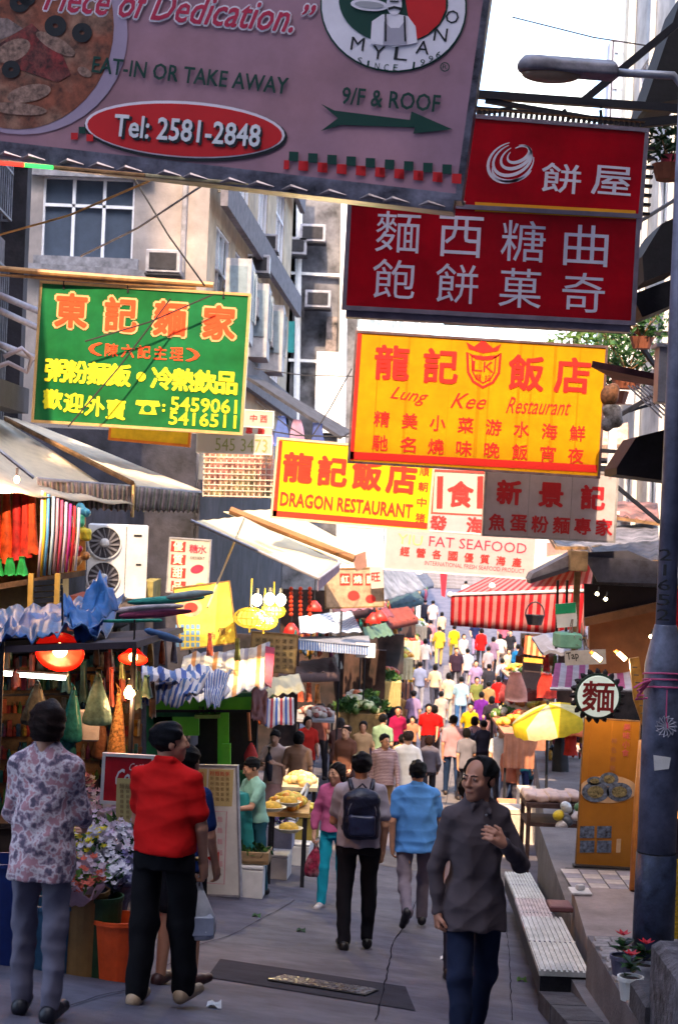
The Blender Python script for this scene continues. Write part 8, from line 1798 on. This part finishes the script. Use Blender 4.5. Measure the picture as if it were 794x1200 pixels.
# ---- the crowd: (head px, head py, height, heading, top, bottom, label, extras)
st = dict(h=.019)
crowd = [
 (478, 853, 1.68, 182, (.82, .78, .76), (.20, .13, .08), 'man in a bright white shirt walking away in the middle of the street', dict(hair='thin', hairc=(.10, .06, .05), fat=.03)),
 (449, 858, 1.58, 8, (.20, .07, .08), (.24, .15, .08), 'woman in a dark striped pullover with a white collar walking toward us', dict(sleeve='long', topm='striped')),
 (407, 851, 1.60, -20, (.12, .05, .035), (.05, .03, .03), 'man in a brown jacket with a lit face carrying pale bags', dict(sleeve='long', hair='thin', hairc=(.05, .03, .03), face=True, bag=(.85, .70, .40))),
 (502, 862, 1.45, 182, (.10, .09, .12), (.02, .02, .03), 'woman in a dark grey top with brown hair just right of the white shirt', dict(hair='bob', hairc=(.05, .015, .01), sleeve='long')),
 (533, 836, 1.68, 180, (.72, .45, .50), (.02, .05, .14), 'man in a pale pink T-shirt and blue jeans walking away', dict()),
 (559, 836, 1.60, 178, (.62, .40, .45), (.03, .03, .05), 'woman in a pinkish T-shirt with a black bag on her back', dict(hair='bob', pack=True)),
 (373, 823, 1.62, 150, (.30, .13, .12), (.02, .02, .04), 'woman in a rusty patterned top browsing at the butcher table', dict(hair='short')),
 (399, 788, 1.74, 182, (.010, .010, .016), (.10, .16, .30), 'man in a black T-shirt standing at the vegetable stall', dict(sleeve='short')),
 (371, 780, 1.60, -30, (.40, .38, .06), (.10, .06, .05), 'seller in a mustard top behind the butcher table', dict(face=False)),
 (395, 838, 1.55, 175, (.16, .08, .07), (.05, .04, .05), 'elderly person in a brown top bending near the brown jacket', dict(lean=14, hairc=(.12, .10, .10))),
 (413, 828, 1.50, 165, (.62, .02, .03), (.05, .03, .04), 'child in a red jacket behind the brown jacket man', dict(H=1.3)),
 (466, 825, 1.58, 10, (.35, .03, .10), (.05, .03, .04), 'woman in a wine red vest looking down at her bag', dict(face=True)),
 (500, 826, 1.60, -5, (.65, .02, .02), (.03, .02, .03), 'long haired woman in a red cardigan in the middle of the crowd', dict(hair='long', face=True)),
 (511, 822, 1.58, 180, (.65, .02, .03), (.06, .04, .05), 'person in a red top just right of the long haired woman', dict()),
 (486, 836, 1.15, 5, (.55, .30, .20), (.30, .2, .15), 'small child between the women in red', dict()),
 (524, 787, 1.66, 182, (.80, .68, .52), (.78, .72, .62), 'woman in a cream top and white trousers walking away', dict(hair='bob')),
 (541, 791, 1.68, 180, (.48, .68, .84), (.05, .14, .34), 'man in a pale blue T-shirt and jeans walking away', dict()),
 (533, 757, 1.72, 2, (.03, .015, .03), (.08, .07, .09), 'heavy man in a dark shirt walking up the middle of the street', dict(face=True, fat=.05, build=1.15)),
 (491, 773, 1.66, 176, (.30, .34, .52), (.50, .50, .60), 'person in a slate blue shirt beside the left stalls', dict()),
 (477, 790, 1.58, 6, (.30, .14, .10), (.08, .06, .08), 'woman in a brown top holding a cream bag at the vegetable stalls', dict(face=True, bag=(.85, .75, .50))),
 (462, 782, 1.62, 20, (.06, .05, .06), (.16, .24, .42), 'man in a dark top and pale jeans by the vegetable stalls', dict()),
 (512, 733, 1.64, 182, (.82, .55, .14), (.82, .56, .20), 'person all in yellow walking away at the left', dict(sleeve='long')),
 (534, 733, 1.62, 180, (.75, .58, .08), (.62, .50, .12), 'person in a mustard yellow shirt beside the one all in yellow', dict()),
 (566, 737, 1.66, 181, (.75, .03, .06), (.03, .02, .05), 'person in a bright red jacket and black trousers farther up', dict(sleeve='long')),
 (578, 748, 1.62, 178, (.28, .20, .30), (.03, .03, .05), 'person in a mauve checked shirt right of the red jacket', dict()),
 (584, 739, 1.62, 176, (.75, .68, .62), (.40, .30, .25), 'person in a cream shirt behind the mauve shirt', dict()),
 (607, 757, 1.74, 160, (.04, .18, .42), (.35, .30, .35), 'tall man in a blue shirt at the edge of the striped awning', dict(sleeve='long')),
 (588, 768, 1.62, 190, (.62, .60, .72), (.15, .15, .22), 'person in a white shirt with a blue shoulder bag on the right', dict(pack=True)),
 (570, 776, 1.62, 186, (.03, .02, .04), (.03, .03, .05), 'person in black with a white cap on the right', dict()),
 (585, 790, 1.60, 170, (.65, .02, .03), (.10, .06, .08), 'woman in a red top with a yellow bag on the right', dict(bag=(.90, .65, .02))),
 (563, 806, 1.58, 178, (.18, .05, .30), (.15, .15, .22), 'person in a violet top on the right', dict()),
 (577, 813, 1.62, 172, (.04, .03, .05), (.05, .05, .08), 'person in a black top in the thick of the right crowd', dict()),
 (594, 813, 1.62, -20, (.03, .03, .05), (.14, .20, .38), 'long haired woman in black with jeans on the right', dict(hair='long', face=True)),
 (571, 831, 1.50, 181, (.35, .22, .25), (.1, .1, .15), 'person in a dull pink top with a red bag', dict(bag=(.75, .10, .08))),
 (583, 838, 1.45, 170, (.22, .30, .42), (.1, .1, .15), 'child in a grey blue top on the right', dict(H=1.3)),
 (629, 850, 1.62, 10, (.015, .02, .05), (.02, .02, .04), 'woman in a black T-shirt carrying blue and green bags', dict(face=True, bag=(.05, .30, .48), bag2=(.45, .60, .40), hairc=(.10, .04, .02))),
 (676, 862, 1.60, 185, (.80, .60, .52), (.60, .45, .40), 'person in a pinkish white coat behind the amber banner', dict(sleeve='long')),
 (611, 845, 1.50, 200, (.06, .04, .06), (.05, .05, .07), 'dark figure bending at the right stalls under the umbrella', dict(lean=20)),
 (508, 702, 1.66, 170, (.72, .66, .70), (.30, .26, .32), 'distant person in a white shirt at the left of the far street', dict(build=1.1)),
 (499, 700, 1.68, 175, (.04, .04, .07), (.03, .03, .05), 'distant person in black beside the white shirted one', dict(sleeve='long')),
 (505, 722, 1.60, 185, (.60, .30, .35), (.35, .30, .30), 'distant woman in a patterned pink top behind the yellow figure', dict()),
 (560, 690, 1.65, 180, (.10, .12, .28), (.12, .12, .22), 'distant person in dark blue at the top of the street', dict()),
 (548, 684, 1.65, 182, (.60, .60, .68), (.20, .20, .30), 'distant pale shirted person near the stairs', dict()),
 (475, 735, 1.58, 160, (.70, .30, .12), (.20, .12, .10), 'shopper in an orange top at the far left stalls', dict()),
 (470, 716, 1.60, 150, (.65, .15, .10), (.10, .06, .06), 'shopper in a red brown top far down the left stalls', dict()),
 (440, 742, 1.60, 20, (.55, .10, .08), (.05, .05, .06), 'stall keeper in a red top under the dull green awning', dict()),
 (455, 748, 1.60, 190, (.05, .10, .22), (.05, .05, .1), 'stall keeper in dark blue among the far left stalls', dict()),
 (352, 858, 1.55, 170, (0.35, 0.2, 0.14), (.10,.08,.1), 'shopper in a tan top between the barrel and the butcher table', {}),
 (384, 812, 1.6, 15, (0.55, 0.42, 0.3), (.1,.1,.1), 'seller in a beige top behind the black T-shirt man', {}),
 (425, 790, 1.58, 175, (0.5, 0.12, 0.1), (.1,.1,.15), 'shopper in a brick red top at the cabbages', {}),
 (438, 812, 1.55, 185, (0.4, 0.4, 0.48), (.06,.06,.1), 'shopper in a pale grey top next to the cabbages', {}),
 (447, 835, 1.6, 160, (0.2, 0.3, 0.2), (.1,.08,.06), 'person in an olive green top above the striped pullover', {}),
 (470, 858, 1.3, 190, (0.55, 0.35, 0.2), (.2,.15,.1), 'child in a tan top beside the striped pullover', {}),
 (488, 752, 1.6, 10, (0.75, 0.55, 0.4), (.3,.2,.15), 'person in an apricot top coming up on the left of the road', {}),
 (498, 748, 1.6, 170, (0.5, 0.5, 0.55), (.2,.2,.3), 'person in a pale grey top left of the figures in yellow', {}),
 (550, 762, 1.6, 180, (0.6, 0.62, 0.7), (.2,.2,.3), 'person in a very pale blue top behind the heavy man', {}),
 (598, 780, 1.62, 20, (0.1, 0.1, 0.2), (.1,.1,.15), 'person in a navy top beside the yellow bag', {}),
 (604, 800, 1.6, 175, (0.6, 0.5, 0.5), (.15,.1,.15), 'person in a dusty pink top near the plastic sheet', {}),
 (553, 822, 1.6, 10, (0.7, 0.5, 0.05), (.1,.1,.15), 'woman in a yellow top with her face toward us in the right crowd', {}),
 (566, 845, 1.5, 185, (0.05, 0.05, 0.09), (.05,.05,.08), 'person in a black top close behind the pink T-shirts', {}),
 (618, 822, 1.58, 170, (0.4, 0.1, 0.1), (.1,.1,.1), 'person in a maroon top under the left side of the umbrella', {}),
 (600, 868, 1.5, 150, (0.6, 0.2, 0.12), (.08,.08,.12), 'shopper in a rust top leaning at the orange chest', {}),
 (648, 872, 1.55, 185, (0.1, 0.06, 0.06), (.05,.04,.05), 'person in a dark brown coat between the lockers', {}),
 (571, 760, 1.6, 182, (0.45, 0.4, 0.45), (.1,.1,.15), 'person in a mauve grey top below the red jacket', {}),
 (520, 806, 1.5, 182, (0.65, 0.55, 0.5), (.3,.25,.25), 'older person in a beige top left of the white trousers', {}),
 (459, 764, 1.6, 0, (0.65, 0.25, 0.15), (.1,.1,.15), 'seller in a coral top behind the second stall', {}),
 (484, 716, 1.6, 20, (0.8, 0.6, 0.3), (.3,.2,.15), 'distant person in a honey coloured top at the left stalls', {}),
]
CN = dict(scarlet=(.65, .03, .02), cream=(.72, .60, .45), navy=(.02, .03, .10), black=(.012, .012, .018), olive=(.20, .22, .08), lilac=(.42, .32, .52), white=(.75, .70, .68), tan=(.45, .28, .15), teal=(.03, .25, .28), rose=(.60, .18, .25), mustard=(.65, .42, .05), grey=(.28, .27, .32))
for k, q in enumerate('''360 838 scarlet,behind the butcher table|389 826 grey,among the shoppers at the butcher table|418 808 navy,at the near end of the cabbages|431 826 rose,between the cabbages and the wine red vest|446 800 white,at the far end of the cabbages|457 806 black,right of the cabbages|470 808 tan,by the orange heaps on the left|452 786 scarlet,behind the long vegetable table|484 812 lilac,left of the women in red|480 772 mustard,in the left row beside the creamy table|471 762 navy,serving at the creamy table|490 740 rose,left of the figures in yellow|498 726 black,behind the figures in yellow|519 718 cream,beyond the figures in yellow|546 738 white,left of the bright red jacket|556 726 navy,beyond the bright red jacket|590 724 rose,under the striped valance|600 742 black,under the right of the striped valance|612 776 scarlet,near the amber rack|596 756 cream,left of the tall man in blue|556 790 olive,in the right crowd above the violet top|603 826 navy,right of the long haired woman in black|589 852 white,below the long haired woman in black|548 850 grey,left of the black bag|610 862 teal,left of the woman with blue and green bags|663 866 rose,left of the pinkish white coat|574 796 tan,in the right crowd by the yellow bag|560 772 lilac,right of the heavy man|509 776 cream,left of the heavy man|425 846 tan,between the brown jacket and the striped pullover'''.split('|')):
    a, wh = q.split(','); px, py, cn = a.split(); crowd.append((int(px), int(py), 1.5 + (k * 37 % 17) / 100, (12, 176, -14, 186, 20)[k % 5], CN[cn], list(CN.values())[(k * 5 + 2) % 12] if k % 3 == 0 else (.05, .05, .08), 'person in a %s top %s' % (cn, wh), {}))
strp = mat('pullover_stripe', (.3, .1, .1), rough=.85, var=.1); 
def stripe_obj(name, c1, c2, sc):
    m = bpy.data.materials.new(name); m.use_nodes = True; nt = m.node_tree; b = nt.nodes['Principled BSDF']; b.inputs['Roughness'].default_value = .85
    w = nt.nodes.new('ShaderNodeTexWave'); w.bands_direction = 'Z'; w.inputs['Scale'].default_value = sc; tc = nt.nodes.new('ShaderNodeTexCoord'); r = nt.nodes.new('ShaderNodeValToRGB'); r.color_ramp.interpolation = 'CONSTANT'
    r.color_ramp.elements[0].color = (*c1, 1); r.color_ramp.elements[1].color = (*c2, 1); r.color_ramp.elements[1].position = .62; nt.links.new(tc.outputs['Object'], w.inputs[0]); nt.links.new(w.outputs[0], r.inputs[0]); nt.links.new(r.outputs[0], b.inputs['Base Color']); return m
rs = random.Random(17)
for i, (px, py, H, rz, top, bot, lb, ex) in enumerate(crowd):
    ex = dict(ex); H = ex.pop('H', H); bg = ex.pop('bag', None); bg2 = ex.pop('bag2', None); pk = ex.pop('pack', False); tm = ex.pop('topm', None)
    p = head(px + rs.uniform(-3, 3), py + rs.uniform(-4, 4), H)
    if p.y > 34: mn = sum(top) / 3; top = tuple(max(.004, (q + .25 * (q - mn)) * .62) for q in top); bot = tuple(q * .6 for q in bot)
    if -30 < (rz + 180) % 360 - 180 < 30 and p.y < 42: ex['face'] = True
    walk = rs.choice((-1, 1)); a = rs.uniform(8, 24) if 'stall' not in lb else 3; d = p.y
    lg = ((a * walk, 6 if walk > 0 else 6 + a), (-a * walk, 6 if walk < 0 else 6 + a)); ar = (dict(sw=-a * walk * .8, ab=rs.uniform(6, 14), el=rs.uniform(10, 60)), dict(sw=a * walk * .8, ab=rs.uniform(6, 14), el=rs.uniform(10, 60)))
    if ex.get('lean'): ar = (dict(sw=30, ab=8, el=40), dict(sw=30, ab=8, el=40))
    ex.setdefault('hair', rs.choice(('short', 'short', 'short', 'bob'))); ex.setdefault('hem', rs.choice((.78, .84, .90))); ex.setdefault('skin', rs.choice((0, 1, 1, 3))); ex.setdefault('sleeve', 'short'); ex.setdefault('yaw', rs.uniform(-25, 25)); ex.setdefault('build', rs.uniform(.94, 1.08))
    if ex.get('face') and d > 40: ex['face'] = False
    if tm: ex['topmat'] = stripe_obj('striped_pullover', (.10, .03, .04), (.55, .40, .42), 14)
    hh = .012 if d < 30 else (.018 if d < 50 else .025)
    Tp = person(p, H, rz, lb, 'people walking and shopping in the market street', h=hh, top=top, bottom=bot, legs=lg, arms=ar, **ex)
    if bg: bag_at(Tp, 0, 'plastic bag held by the ' + lb.split(' with ')[0].split(' carrying ')[0].split(' holding ')[0], .26, .38, bg)
    if bg2: bag_at(Tp, 1, 'greenish plastic bag held by the woman in a black T-shirt', .26, .36, bg2)
    if pk:
        S = SDF(); S.rbox((0, 0, 0), (.13, .06, .17), .05); me = S.mesh('shoulder_bag', .02); me.transform(RZ(rz).to_4x4()); T = Thing('shoulder_bag', 'dark shoulder bag on the back of the ' + lb.split(' with ')[0], 'bag', Tp.g(0, .17, 1.15)); T.part('bag', me, mat('bag_navy', (.02, .03, .08), rough=.5))
        for sx in (-1, 1): T.part('strap', MB().tube([Tp.g(sx * .05, .12, 1.30), Tp.g(sx * .08, .04, 1.46), Tp.g(sx * .12, -.11, 1.34)], .014, 5), MATS['bag_navy'])
# seated woman in pinkish white by the barrel, with a dark sash
Tp = person(put(321, 900, 26), 1.50, -15, 'woman in a pale pink blouse with a dark sash beside the barrel', h=.014, hair='short', top=(.82, .62, .58), bottom=(.75, .45, .45), bottom_kind='skirt', skin=3, arms=(dict(sw=20, ab=16, el=80, inn=25), dict(sw=20, ab=16, el=90, inn=35)), pitch=15)
Tp.part('sash', MB().tube([Tp.g(-.05, -.10, 1.42), Tp.g(-.02, -.15, 1.25), Tp.g(.0, -.16, 1.05), Tp.g(.02, -.15, .85)], [.03, .05, .06, .03], 8), mat('sash_dark', (.03, .03, .05)), smooth=True)
person(put(243, 880, 24.6), 1.5, 10, 'shadowy kiosk keeper inside the dark window of the green kiosk', h=.02, hair='short', top=(.05, .03, .05), bottom=(.02, .02, .03), skin=0)
